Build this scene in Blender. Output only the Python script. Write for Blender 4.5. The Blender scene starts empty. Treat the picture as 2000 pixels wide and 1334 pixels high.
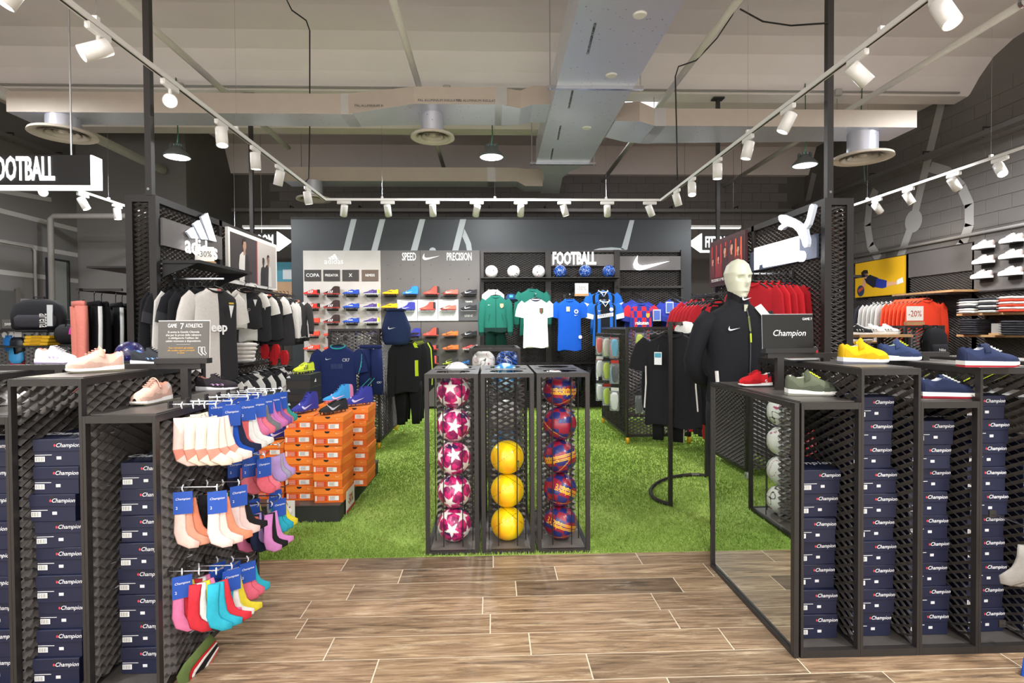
import bpy, math, random
import numpy as np
from mathutils import Matrix, Vector, Euler
rnd = random.Random(7)
SC = bpy.context.scene
COL = SC.collection
PI = math.pi
R = math.radians

# ---------------------------------------------------------------- camera
F, EYE = 1090.0, 1.43
YAW, PIT, ROLL, SHY = R(2.0), R(-1.0), R(0.35), -0.004
_f = Vector((math.sin(YAW)*math.cos(PIT), math.cos(YAW)*math.cos(PIT), math.sin(PIT)))
_r0 = Vector((math.cos(YAW), -math.sin(YAW), 0)); _u0 = _r0.cross(_f)
_r = math.cos(ROLL)*_r0 - math.sin(ROLL)*_u0
_u = math.sin(ROLL)*_r0 + math.cos(ROLL)*_u0
CAM = Vector((0, 0, EYE))
cd = bpy.data.cameras.new('camera'); cam = bpy.data.objects.new('camera', cd); COL.objects.link(cam)
cd.sensor_width = 36; cd.sensor_fit = 'HORIZONTAL'; cd.lens = F*36/2000; cd.shift_y = SHY
cd.clip_start = .05; cd.clip_end = 200
m3 = Matrix((_r, _u, -_f)).transposed()
cam.matrix_world = Matrix.Translation(CAM) @ m3.to_4x4()
SC.camera = cam
def _ray(px, py): return _f + (px-1000)/F*_r + (667+SHY*2000-py)/F*_u
def PY(px, py, Y): d = _ray(px, py); return CAM + d*(Y/d.y)        # surveyed point on the plane y = Y
def PX(px, py, X): d = _ray(px, py); return CAM + d*(X/d.x)
def PZ(px, py, Z): d = _ray(px, py); return CAM + d*((Z-EYE)/d.z)

# ---------------------------------------------------------------- world, exposure
w = bpy.data.worlds.new('world'); SC.world = w; w.use_nodes = True
w.node_tree.nodes['Background'].inputs[0].default_value = (1.0, .97, .93, 1)
w.node_tree.nodes['Background'].inputs[1].default_value = 1.7
SC.view_settings.view_transform = 'Standard'; SC.view_settings.look = 'None'
SC.view_settings.gamma = 1; SC.view_settings.use_curve_mapping = False
SC.view_settings.exposure = 0.72
SC.cycles.use_denoising = True
SC.cycles.max_bounces = 5; SC.cycles.diffuse_bounces = 3; SC.cycles.glossy_bounces = 3
SC.cycles.use_adaptive_sampling = True; SC.cycles.adaptive_threshold = .03
SC.cycles.transparent_max_bounces = 8; SC.cycles.transmission_bounces = 4
SC.cycles.sample_clamp_indirect = 6
SPOT_W, BAY_W, AREA_W = 30.0, 80.0, 0.0

# ---------------------------------------------------------------- materials
def lin(h):
    if not isinstance(h, str): return tuple(h)
    h = h.lstrip('#'); c = [int(h[i:i+2], 16)/255 for i in (0, 2, 4)]
    return tuple(x/12.92 if x <= .04045 else ((x+.055)/1.055)**2.4 for x in c)
_M = {}
def mat(name, col='#808080', rough=.6, metal=0, noise=.08, nscale=30, bump=0, bscale=200, emit=0, trans=0, alpha=1, spec=.5, coat=0):
    if name in _M: return _M[name]
    m = bpy.data.materials.new(name); m.use_nodes = True; nt = m.node_tree; N = nt.nodes; L = nt.links
    b = N['Principled BSDF']; c = lin(col)
    b.inputs['Roughness'].default_value = rough; b.inputs['Metallic'].default_value = metal
    b.inputs['Specular IOR Level'].default_value = spec
    b.inputs['Base Color'].default_value = (*c, 1)
    if coat: b.inputs['Coat Weight'].default_value = coat
    tc = N.new('ShaderNodeTexCoord')
    if noise:
        n = N.new('ShaderNodeTexNoise'); n.inputs['Scale'].default_value = nscale; n.inputs['Detail'].default_value = 3
        L.new(tc.outputs['Object'], n.inputs['Vector'])
        mx = N.new('ShaderNodeMixRGB'); mx.inputs[1].default_value = (*[x*(1-noise) for x in c], 1)
        mx.inputs[2].default_value = (*[min(1, x*(1+noise)) for x in c], 1)
        L.new(n.outputs[0], mx.inputs[0]); L.new(mx.outputs[0], b.inputs['Base Color'])
    if bump:
        n2 = N.new('ShaderNodeTexNoise'); n2.inputs['Scale'].default_value = bscale; n2.inputs['Detail'].default_value = 2
        L.new(tc.outputs['Object'], n2.inputs['Vector'])
        bp = N.new('ShaderNodeBump'); bp.inputs['Strength'].default_value = bump; bp.inputs['Distance'].default_value = .01
        L.new(n2.outputs[0], bp.inputs['Height']); L.new(bp.outputs[0], b.inputs['Normal'])
    if emit:
        b.inputs['Emission Color'].default_value = (*c, 1); b.inputs['Emission Strength'].default_value = emit
    if trans:
        b.inputs['Transmission Weight'].default_value = trans; b.inputs['IOR'].default_value = 1.1
    if alpha < 1: b.inputs['Alpha'].default_value = alpha
    _M[name] = m; return m
_CN = {}
def cloth(h):                       # a fabric of one colour
    return mat('cloth '+h, h, .85, 0, .12, 60, .25, 500, spec=.25)
def plast(h, rough=.4): return mat('plastic %s %.2f' % (h, rough), h, rough, 0, .04, 20)
def card(h): return mat('card '+h, h, .55, 0, .05, 25)
def ink(h): return mat('ink '+h, h, .5, 0, .03, 40)
def glow(h, s): return mat('glow %s %.1f' % (h, s), h, .4, 0, 0, emit=s)
M_STEEL = mat('dark coated steel', '#343130', .42, .35, .08, 40, .06, 300)
M_MESH = mat('dark expanded metal', '#65605d', .34, .3, .1, 50)
M_TOP = mat('dark laminate', '#4b4744', .38, 0, .08, 30)
M_BLACK = mat('matte black', '#1c1b1c', .6, 0, .1)
M_WHITE = mat('white enamel', '#e9e6e2', .35, 0, .03)
M_CHROME = mat('bright steel', '#b9bcc2', .22, 1, .05)
M_NAVY = card('#0e1432')

def emat_attr(name, rough=.45, coat=0):            # printed surface: colours stored on the mesh
    if name in _M: return _M[name]
    m = bpy.data.materials.new(name); m.use_nodes = True; N = m.node_tree.nodes
    a = N.new('ShaderNodeVertexColor'); a.layer_name = 'print'
    b = N['Principled BSDF']; m.node_tree.links.new(a.outputs[0], b.inputs['Base Color'])
    b.inputs['Roughness'].default_value = rough
    if coat: b.inputs['Coat Weight'].default_value = coat
    _M[name] = m; return m

# ---------------------------------------------------------------- mesh helpers
def link(o, parent=None, loc=None, rot=None, scale=None):
    COL.objects.link(o)
    if parent is not None: o.parent = parent
    if loc is not None: o.location = loc
    if rot is not None: o.rotation_euler = rot
    if scale is not None: o.scale = scale if hasattr(scale, '__len__') else (scale,)*3
    return o
class MB:
    def __init__(s): s.v = []; s.f = []; s.mi = []; s.m = 0; s.X = None
    def add(s, vs, fs):
        n = len(s.v)
        if s.X is not None: vs = [tuple(s.X @ Vector(p)) for p in vs]
        s.v += [tuple(p) for p in vs]; s.f += [tuple(i+n for i in f) for f in fs]; s.mi += [s.m]*len(fs); return s
    def box(s, c, d, rz=0, ch=0):
        x, y, z = d[0]/2, d[1]/2, d[2]/2
        if ch:
            q = [(x-ch, y), (x, y-ch), (x, -y+ch), (x-ch, -y), (-x+ch, -y), (-x, -y+ch), (-x, y-ch), (-x+ch, y)]
            q2 = [(a*(1-ch/x), b*(1-ch/y)) for a, b in q]
            P = [(a, b, -z+ch) for a, b in q]+[(a, b, z-ch) for a, b in q]+[(a, b, -z) for a, b in q2]+[(a, b, z) for a, b in q2]
            fs = [(i, i+8, (i+1) % 8+8, (i+1) % 8) for i in range(8)]+[(i+16, i, (i+1) % 8, (i+1) % 8+16) for i in range(8)]
            fs += [(i+8, i+24, (i+1) % 8+24, (i+1) % 8+8) for i in range(8)]+[tuple(range(16, 24)), tuple(range(31, 23, -1))]
        else:
            P = [(-x, -y, -z), (x, -y, -z), (x, y, -z), (-x, y, -z), (-x, -y, z), (x, -y, z), (x, y, z), (-x, y, z)]
            fs = [(3, 2, 1, 0), (4, 5, 6, 7), (0, 1, 5, 4), (1, 2, 6, 5), (2, 3, 7, 6), (3, 0, 4, 7)]
        cs, sn = math.cos(rz), math.sin(rz)
        return s.add([(c[0]+a*cs-b*sn, c[1]+a*sn+b*cs, c[2]+d_) for a, b, d_ in P], fs)
    def span(s, a, b): return s.box([(a[i]+b[i])/2 for i in range(3)], [abs(b[i]-a[i]) for i in range(3)])
    def bar(s, p, q, w, h=None):
        h = h or w; p, q = Vector(p), Vector(q); d = (q-p).normalized()
        up = Vector((0, 0, 1)) if abs(d.z) < .95 else Vector((0, 1, 0))
        a = d.cross(up).normalized()*w/2; b = a.cross(d).normalized()*h/2
        vs = [p-a-b, p+a-b, p+a+b, p-a+b, q-a-b, q+a-b, q+a+b, q-a+b]
        return s.add(vs, [(0, 1, 2, 3), (7, 6, 5, 4), (0, 4, 5, 1), (1, 5, 6, 2), (2, 6, 7, 3), (3, 7, 4, 0)])
    def tube(s, pts, r, n=8, cap=True):
        pts = [Vector(p) for p in pts]; rs = r if hasattr(r, '__len__') else [r]*len(pts)
        t0 = (pts[1]-pts[0]).normalized(); up = Vector((0, 0, 1)) if abs(t0.z) < .9 else Vector((0, 1, 0))
        a = t0.cross(up).normalized(); vs = []
        for i, p in enumerate(pts):
            t = (pts[min(i+1, len(pts)-1)]-pts[max(i-1, 0)]).normalized()
            a = (a-t*a.dot(t)).normalized(); b = t.cross(a)
            vs += [p+(a*math.cos(2*PI*k/n)+b*math.sin(2*PI*k/n))*rs[i] for k in range(n)]
        fs = [(i*n+k, i*n+(k+1) % n, (i+1)*n+(k+1) % n, (i+1)*n+k) for i in range(len(pts)-1) for k in range(n)]
        if cap: fs += [tuple(range(n-1, -1, -1)), tuple(range((len(pts)-1)*n, len(pts)*n))]
        return s.add(vs, fs)
    def lathe(s, prof, n=24, c=(0, 0, 0), cap=False):
        vs = [(c[0]+r*math.cos(2*PI*k/n), c[1]+r*math.sin(2*PI*k/n), c[2]+z) for r, z in prof for k in range(n)]
        fs = [(i*n+k, i*n+(k+1) % n, (i+1)*n+(k+1) % n, (i+1)*n+k) for i in range(len(prof)-1) for k in range(n)]
        if cap: fs += [tuple(range(n-1, -1, -1)), tuple(range((len(prof)-1)*n, len(prof)*n))]
        return s.add(vs, fs)
    def prism(s, poly, t=.002, y=0):           # polygon in the xz plane, front at y, thickness t backwards
        n = len(poly); vs = [(a, y, b) for a, b in poly]+[(a, y+t, b) for a, b in poly]
        A = sum(poly[i][0]*poly[(i+1) % n][1]-poly[(i+1) % n][0]*poly[i][1] for i in range(n))
        o = list(range(n)) if A > 0 else list(range(n-1, -1, -1))
        fs = [tuple(o), tuple(i+n for i in reversed(o))]
        for k in range(n):
            i, j = o[k], o[(k+1) % n]; fs.append((j, i, i+n, j+n))
        return s.add(vs, fs)
    def loft(s, rings, close=True, cap=True, matf=None):
        n = len(rings[0]); vs = [p for r in rings for p in r]; base = len(s.v); m0 = s.m
        fs = []
        for i in range(len(rings)-1):
            for k in range(n if close else n-1):
                fs.append((i*n+k, i*n+(k+1) % n, (i+1)*n+(k+1) % n, (i+1)*n+k))
        k0 = len(s.f); s.add(vs, fs)
        if matf:
            for q, (i, k) in enumerate((i, k) for i in range(len(rings)-1) for k in range(n if close else n-1)):
                s.mi[k0+q] = matf(i, k)
        if cap and close:
            s.f += [tuple(base+i for i in range(n-1, -1, -1)), tuple(base+(len(rings)-1)*n+i for i in range(n))]; s.mi += [m0, m0]
        return s
    def mesh(s, name, mats, smooth=False):
        me = bpy.data.meshes.new(name); me.from_pydata(s.v, [], s.f)
        for m in (mats if isinstance(mats, (list, tuple)) else [mats]): me.materials.append(m)
        me.polygons.foreach_set('material_index', s.mi)
        if smooth: me.polygons.foreach_set('use_smooth', [True]*len(s.f))
        me.update(); return me
    def build(s, name, mats, parent=None, loc=None, rot=None, smooth=False, scale=None):
        return link(bpy.data.objects.new(name, s.mesh(name, mats, smooth)), parent, loc, rot, scale)
def put(name, me, parent=None, loc=None, rot=None, scale=None):
    return link(bpy.data.objects.new(name, me), parent, loc, rot, scale)
def tag(o, label=None, cat=None, group=None, kind=None):
    if label: o['label'] = label
    if cat: o['category'] = cat
    if group: o['group'] = group
    if kind: o['kind'] = kind
    return o
def thing(name, label, cat, loc=(0, 0, 0), rz=0, group=None, rot=None, scale=None):
    o = link(bpy.data.objects.new(name, None), None, loc, rot if rot is not None else (0, 0, rz), scale)
    o.empty_display_size = .05
    return tag(o, label, cat, group)
def struct(o): o['kind'] = 'structure'; return o
def clone(o, parent=None, loc=None, rot=None, label=None, group=None, scale=None):
    c = o.copy(); COL.objects.link(c); c.parent = parent
    if loc is not None: c.location = loc
    if rot is not None: c.rotation_euler = rot if hasattr(rot, '__len__') else (0, 0, rot)
    if scale is not None: c.scale = scale if hasattr(scale, '__len__') else (scale,)*3
    if label: c['label'] = label
    if group: c['group'] = group
    for ch in list(o.children): clone(ch, c)
    return c
ORD = 'first second third fourth fifth sixth seventh eighth ninth tenth eleventh twelfth thirteenth fourteenth fifteenth sixteenth'.split()

_T = {}
def text_me(s, size=1, depth=.002, xs=1, shear=0, align='CENTER', mt=None, bold=0):
    k = (s, size, depth, xs, shear, align, mt.name if mt else None, bold)
    if k in _T: return _T[k]
    c = bpy.data.curves.new('t', 'FONT'); c.body = s; c.size = size; c.extrude = depth; c.shear = shear; c.offset = bold
    c.align_x = align; c.align_y = 'CENTER'; c.resolution_u = 2
    o = bpy.data.objects.new('t', c); COL.objects.link(o)
    dg = bpy.context.evaluated_depsgraph_get()
    me = bpy.data.meshes.new_from_object(o.evaluated_get(dg)); bpy.data.objects.remove(o)
    me.transform(Matrix(((xs, 0, 0, 0), (0, 0, -1, 0), (0, 1, 0, 0), (0, 0, 0, 1))))   # upright, facing -y
    me.name = 'lettering'; me.materials.clear(); me.materials.append(mt or ink('#f2f2f0'))
    _T[k] = me; return me
def text(parent, s, size, loc, mt=None, depth=.0008, xs=1, shear=0, rot=None, align='CENTER', name='lettering', bold=0):
    return put(name, text_me(s, size, depth, xs, shear, align, mt, bold), parent, loc, rot)

# expanded-metal sheet in the local xz plane, origin at its lower left corner
_E = {}
def exp_me(wd, ht, L=.08, S=.04, sw=.0135, tilt=.0115, m=None):
    k = (round(wd, 3), round(ht, 3), L, S, sw)
    if k in _E: return _E[k]
    nx = max(2, round(wd/(L/2))); nz = max(2, round(ht/(S/2))); dx, dz = wd/nx, ht/nz
    vs = []; fs = []
    for i in range(nx):
        for j in range(nz+1):
            if (i+j) % 2: continue
            for dj in (1, -1):
                if not 0 <= j+dj <= nz: continue
                a = (i*dx, j*dz); b = ((i+1)*dx, (j+dj)*dz); n = len(vs)
                h = sw/2
                vs += [(a[0], -tilt, a[1]-h), (b[0], -tilt, b[1]-h), (b[0], tilt, b[1]+h), (a[0], tilt, a[1]+h)]
                fs.append((n, n+1, n+2, n+3))
    me = bpy.data.meshes.new('mesh_panel'); me.from_pydata(vs, [], fs); me.materials.append(m or M_MESH); me.update()
    _E[k] = me; return me
def expm(parent, wd, ht, loc, rot=(0, 0, 0), **k): return put('mesh_panel', exp_me(wd, ht, **k), parent, loc, rot)

# ================================================================ THE ROOM
XL, XR, YB, YF = -7.5, 7.0, 12.3, -5.0
# floor base (grout), planks
fl = MB().span((XL, YF, -.06), (XR, 3.49, -.0012)).build('floor', mat('tile grout', '#d9cdb8', .8, 0, .1, 15)); struct(fl)
def plank_mat():
    m = bpy.data.materials.new('worn wood tile'); m.use_nodes = True; nt = m.node_tree; N = nt.nodes; L = nt.links; b = N['Principled BSDF']
    tc = N.new('ShaderNodeTexCoord'); oi = N.new('ShaderNodeObjectInfo')
    off = N.new('ShaderNodeVectorMath'); off.operation = 'ADD'
    sc = N.new('ShaderNodeVectorMath'); sc.operation = 'SCALE'; sc.inputs[0].default_value = (31, 17, 9); L.new(oi.outputs['Random'], sc.inputs['Scale'])
    L.new(tc.outputs['Object'], off.inputs[0]); L.new(sc.outputs[0], off.inputs[1])
    mp = N.new('ShaderNodeMapping'); mp.inputs['Scale'].default_value = (2.2, 26, 1); L.new(off.outputs[0], mp.inputs[0])
    g = N.new('ShaderNodeTexNoise'); g.inputs['Scale'].default_value = 1.6; g.inputs['Detail'].default_value = 7; g.inputs['Roughness'].default_value = .65; g.inputs['Distortion'].default_value = .9
    L.new(mp.outputs[0], g.inputs['Vector'])
    r1 = N.new('ShaderNodeValToRGB'); e = r1.color_ramp.elements
    e[0].position = .3; e[0].color = (*lin('#5e5247'), 1); e[1].position = .72; e[1].color = (*lin('#d5c6b0'), 1)
    x = e.new(.5); x.color = (*lin('#a6927b'), 1)
    L.new(g.outputs[0], r1.inputs[0])
    r2 = N.new('ShaderNodeValToRGB'); q = r2.color_ramp.elements; q[0].color = (*lin('#aaa096'), 1); q[1].color = (*lin('#ffefdc'), 1); y = q.new(.45); y.color = (*lin('#efe2d2'), 1); y2 = q.new(.7); y2.color = (*lin('#d6c8bc'), 1)
    L.new(oi.outputs['Random'], r2.inputs[0])
    mu = N.new('ShaderNodeMixRGB'); mu.blend_type = 'MULTIPLY'; mu.inputs[0].default_value = 1; L.new(r1.outputs[0], mu.inputs[1]); L.new(r2.outputs[0], mu.inputs[2])
    mp2 = N.new('ShaderNodeMapping'); mp2.inputs['Scale'].default_value = (1.6, 9, 1); L.new(off.outputs[0], mp2.inputs[0])
    p = N.new('ShaderNodeTexNoise'); p.inputs['Scale'].default_value = 2.3; p.inputs['Detail'].default_value = 8; p.inputs['Roughness'].default_value = .75; L.new(mp2.outputs[0], p.inputs['Vector'])
    r3 = N.new('ShaderNodeValToRGB'); r3.color_ramp.elements[0].position = .56; r3.color_ramp.elements[0].color = (0, 0, 0, 1); r3.color_ramp.elements[1].position = .75; r3.color_ramp.elements[1].color = (.75, .75, .75, 1); L.new(p.outputs[0], r3.inputs[0])
    mw = N.new('ShaderNodeMixRGB'); mw.inputs[2].default_value = (*lin('#d8c6a8'), 1); L.new(r3.outputs[0], mw.inputs[0]); L.new(mu.outputs[0], mw.inputs[1])
    L.new(mw.outputs[0], b.inputs['Base Color']); b.inputs['Roughness'].default_value = .42
    bp = N.new('ShaderNodeBump'); bp.inputs['Strength'].default_value = .15; bp.inputs['Distance'].default_value = .01; L.new(g.outputs[0], bp.inputs['Height']); L.new(bp.outputs[0], b.inputs['Normal'])
    return m
PW, PL_ = .1795, .90
pm = MB().box((0, 0, -.004), (PL_-.006, PW-.0055, .008)).mesh('plank', plank_mat())
EDGE = 3.485
joint = {0: -.005, 1: .36, 2: .12, 3: -.06, 4: -.47+.45, 5: .16, 6: .40, 7: -.2}      # surveyed joints, row 0 at the turf
for k in range(17):
    y = EDGE-PW*(k+.5)
    x0 = joint.get(k, rnd.random()*PL_)
    for i in range(-5, 5):
        put('plank', pm, fl, (x0+PL_*(i+.5), y, 0))
# turf
gm = bpy.data.materials.new('turf green'); gm.use_nodes = True; nt = gm.node_tree; N = nt.nodes; L = nt.links
tc = N.new('ShaderNodeTexCoord'); n1 = N.new('ShaderNodeTexNoise'); n1.inputs['Scale'].default_value = 1.3; n2 = N.new('ShaderNodeTexNoise'); n2.inputs['Scale'].default_value = 140; n2.inputs['Detail'].default_value = 3
L.new(tc.outputs['Object'], n1.inputs[0]); L.new(tc.outputs['Object'], n2.inputs[0])
ad = N.new('ShaderNodeMath'); ad.operation = 'ADD'; L.new(n2.outputs[0], ad.inputs[0]); ml = N.new('ShaderNodeMath'); ml.operation = 'MULTIPLY'; ml.inputs[1].default_value = .35; L.new(n1.outputs[0], ml.inputs[0]); L.new(ml.outputs[0], ad.inputs[1])
rp = N.new('ShaderNodeValToRGB'); e = rp.color_ramp.elements; e[0].position = .42; e[0].color = (*lin('#557428'), 1); e[1].position = .9; e[1].color = (*lin('#c0cd80'), 1); z = e.new(.66); z.color = (*lin('#8cab4c'), 1)
L.new(ad.outputs[0], rp.inputs[0]); L.new(rp.outputs[0], N['Principled BSDF'].inputs['Base Color']); N['Principled BSDF'].inputs['Roughness'].default_value = .8; N['Principled BSDF'].inputs['Specular IOR Level'].default_value = .15
tf = MB().span((-3.5, EDGE, -.06), (3.55, 9.9, 0)).build('floor_turf', gm); struct(tf)
nb = 200000; rs = np.random.RandomState(3)
u_ = rs.rand(nb); by = EDGE+.004+(u_**1.5)*6.38; bx = -3.48+rs.rand(nb)*7.0
ang = rs.rand(nb)*2*PI; hgt = .010+.012*rs.rand(nb); wd = .0026+.0012*(by-3.4); ln = (rs.rand(nb)-.5)*.016; ln2 = (rs.rand(nb)-.5)*.016
V = np.zeros((nb, 3, 3)); V[:, 0] = np.c_[bx-np.cos(ang)*wd, by-np.sin(ang)*wd, np.zeros(nb)]; V[:, 1] = np.c_[bx+np.cos(ang)*wd, by+np.sin(ang)*wd, np.zeros(nb)]; V[:, 2] = np.c_[bx+ln, by+ln2, hgt]
V[:, 2, 1] = np.maximum(V[:, 2, 1], EDGE-.006)
me = bpy.data.meshes.new('turf_blades'); me.vertices.add(nb*3); me.vertices.foreach_set('co', V.ravel()); me.loops.add(nb*3); me.loops.foreach_set('vertex_index', np.arange(nb*3)); me.polygons.add(nb); me.polygons.foreach_set('loop_start', np.arange(nb)*3); me.update(calc_edges=True); me.materials.append(gm)
tag(put('turf_blades', me), 'short green artificial grass pile covering the football area floor', 'turf', kind='stuff')

# side aisles: the same wood-look tiles carry on beyond the turf
for nm, xa_, xb_ in (('floor_side', XL, -3.5), ('floor_side', 3.55, XR)): struct(MB().span((xa_, EDGE, -.06), (xb_, YB, 0)).build(nm, mat('aisle tile', '#6e5f50', .45, 0, .25, 5)))
struct(MB().span((-3.5, 9.9, -.06), (3.55, YB, 0)).build('floor_rear', mat('aisle tile', '#6e5f50')))
# ---- walls
M_WALL = mat('dark grey block paint', '#6e6966', .75, 0, .08, 4, .25, 60)
M_WALL2 = mat('grey mortar', '#5a5550', .85, 0, .05)
M_LINE = mat('pale line paint', '#a9a6a4', .7, 0, .06, 20)
wr = struct(MB().span((XR, YF, 0), (XR+.2, YB+.2, 5.6)).build('wall_right', mat('wall paint grey', '#706b68', .75, 0, .06, 3, .2, 50)))
wb = struct(MB().span((XL, YB, 0), (XR, YB+.2, 5.6)).build('wall_back', M_WALL2))
wl = struct(MB().span((XL-.2, YF, 0), (XL, YB+.2, 5.6)).build('wall_left', mat('smooth grey paint', '#6c6967', .7, 0, .05, 2)))
blk = MB().box((0, 0, 0), (.394, .012, .194), ch=.004).mesh('block', M_WALL)
for j in range(13):                                   # painted concrete blocks of the side wall
    for i in range(14):
        y = 7.1+.4*i+(.2 if j % 2 else 0); z = 2.3+.2*j
        if y < YB-.2 and z < 5: put('block', blk, wr, (XR-.002, y, z), (0, 0, PI/2))
for j in range(8):
    for i in range(28):
        x = -4.6+.4*i+(.2 if j % 2 else 0); z = 3.3+.2*j
        if x < XR-.2: put('block', blk, wb, (x, YB-.002, z))
pb = struct(MB().span((XL, 10.4, 0), (-5.55, YB, 5.6)).build('wall_jut', mat('smooth grey paint', '#5a5755')))
# painted court lines
def line_on(par, pts, wdt, axis, at, name='line_marking'):
    mb = MB()
    for (a, b), (c, d) in zip(pts[:-1], pts[1:]):
        dx, dz = c-a, d-b; l = math.hypot(dx, dz); nx, nz = -dz/l*wdt/2, dx/l*wdt/2; ex, ez = dx/l*wdt*.08, dz/l*wdt*.08
        q = [(a+nx-ex, b+nz-ez), (a-nx-ex, b-nz-ez), (c-nx+ex, d-nz+ez), (c+nx+ex, d+nz+ez)]
        if axis == 'y': mb.add([(x, at, z) for x, z in q], [(0, 1, 2, 3)])
        else: mb.add([(at, y, z) for y, z in q], [(0, 1, 2, 3)])
    return mb.build(name, M_LINE, par)
def onR(px, py): p = PX(px, py, XR-.013); return (p.y, p.z)
line_on(wr, [onR(1838, 205), onR(1815, 300), onR(1783, 432), onR(1757, 505)], .16, 'x', XR-.013)
line_on(wr, [onR(1710, 372), onR(1698, 400), onR(1694, 440), onR(1700, 480), onR(1716, 505)], .18, 'x', XR-.013)
line_on(wr, [onR(1818, 326), onR(1850, 336), onR(1878, 366), onR(1893, 400), onR(1893, 440), onR(1880, 475), onR(1868, 490)], .16, 'x', XR-.013)
line_on(wr, [onR(1590, 340), onR(1576, 400)], .2, 'x', XR-.013)
c0 = onR(1784, 432); mb = MB(); mb.add([(XR-.0135, c0[0]+.19*math.cos(a*PI/10), c0[1]+.19*math.sin(a*PI/10)) for a in range(20)], [tuple(range(19, -1, -1))]); mb.build('line_marking', M_LINE, wr)
def onL(px, py): p = PX(px, py, XL+.004); return (p.y, p.z)
for a, b in (((0, 411), (178, 456)), ((0, 472), (178, 503)), ((0, 531), (178, 552)), ((0, 586), (178, 594)), ((0, 372), (100, 390))):
    line_on(wl, [onL(*a), onL(*b)], .075, 'x', XL+.004)
# conduits on the walls
def pipe(name, pts, r, m, label, cat='pipe', group=None):
    return tag(MB().tube(pts, r, 8).build(name, m, smooth=True), label, cat, group)
p1 = PX(1640, 508, XR-.05); p2 = PX(2000, 447, XR-.05)
pipe('conduit', [(XR-.05, 11.5, p1.z), (XR-.05, 7.0, p1.z)], .022, mat('grey conduit', '#8b8784', .6), 'thin grey conduit running along the block wall above the sneaker panel')
p1 = PX(0, 472, XL+.04); p2 = PX(68, 483, XL+.04)
pipe('conduit', [(XL+.04, 8.2, p2.z), (XL+.04, p2.y-.05, p2.z), (XL+.04, p2.y, p2.z-.06), (XL+.04, p2.y, .3)], .022, mat('grey conduit', '#8b8784', .6), 'grey conduit bending down the striped wall beside the tall mirror')
pipe('wall_post', [(XL+.3, 9.4, 0), (XL+.3, 9.4, 3.25), (XL+.36, 9.4, 3.3), (XL+2.2, 9.4, 3.3)], .045, mat('grey conduit', '#8b8784', .6), 'grey steel tube frame standing before the striped wall', 'post')

# ---- ceiling: winged concrete roof beams running across
M_CEIL = mat('pale concrete ceiling', '#dfd6d3', .8, 0, .05, 2, .1, 20)
prof = [(YF, 5.3), (6.8, 5.3), (7.3, 5.26), (7.6, 5.16), (7.82, 4.98), (8.0, 4.78), (8.25, 4.76), (8.5, 4.93), (9.35, 4.93), (9.45, 4.77), (9.75, 4.77), (10.1, 5.28), (11.85, 5.28), (12.15, 4.76), (YB, 4.76)]
X0, X1 = XL-.2, XR+.2
SKY = (2.0, 2.55)
mb = MB()
for (a, b), (c, d) in zip(prof[:-1], prof[1:]):
    xs = [(X0, X1)] if not 8.2 <= a < 10 else [(X0, SKY[0]), (SKY[1], X1)]
    for xa, xb in xs: mb.add([(xa, a, b), (xb, a, b), (xb, c, d), (xa, c, d)], [(0, 1, 2, 3)])
mb.add([(X0, YF, 5.6), (X1, YF, 5.6), (X1, YB+.2, 5.6), (X0, YB+.2, 5.6)], [(0, 1, 2, 3)]) if False else None
struct(mb.build('ceiling', M_CEIL))
t = MB()
t.span((SKY[0], 8.25, 5.4), (SKY[1], 10.1, 5.42)); sky = t.build('window_1', glow('#eaf4ff', 7)); struct(sky)
t = MB(); t.span((SKY[0]-.03, 8.25, 4.78), (SKY[0], 10.1, 5.42)); t.span((SKY[1], 8.25, 4.78), (SKY[1]+.03, 10.1, 5.42)); t.span((SKY[0], 8.22, 4.78), (SKY[1], 8.25, 5.42)); t.span((SKY[0], 10.1, 4.93), (SKY[1], 10.13, 5.42)); struct(t.build('trim_1', M_CEIL, sky)) if False else t.build('window_frame', M_CEIL, sky)

# ================================================================ CEILING SERVICES
def foil_mat():
    m = bpy.data.materials.new('dimpled duct foil'); m.use_nodes = True; nt = m.node_tree; N = nt.nodes; L = nt.links; b = N['Principled BSDF']
    b.inputs['Metallic'].default_value = .45; b.inputs['Roughness'].default_value = .35
    tc = N.new('ShaderNodeTexCoord'); v = N.new('ShaderNodeTexVoronoi'); v.inputs['Scale'].default_value = 14; L.new(tc.outputs['Object'], v.inputs[0])
    r = N.new('ShaderNodeValToRGB'); r.color_ramp.elements[0].position = .06; r.color_ramp.elements[0].color = (*lin('#8b8f9c'), 1); r.color_ramp.elements[1].position = .14; r.color_ramp.elements[1].color = (*lin('#d2d4e0'), 1)
    L.new(v.outputs['Distance'], r.inputs[0]); L.new(r.outputs[0], b.inputs['Base Color'])
    n = N.new('ShaderNodeTexNoise'); n.inputs['Scale'].default_value = 60; L.new(tc.outputs['Object'], n.inputs[0])
    bp = N.new('ShaderNodeBump'); bp.inputs['Strength'].default_value = .12; L.new(n.outputs[0], bp.inputs['Height']); L.new(bp.outputs[0], b.inputs['Normal'])
    return m
M_FOIL = foil_mat(); M_TAPE = mat('foil tape', '#c3c3c2', .3, .8, .05)
M_DUCTP = mat('cream duct board', '#b5a99d', .5, .3, .06, 8)
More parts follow.
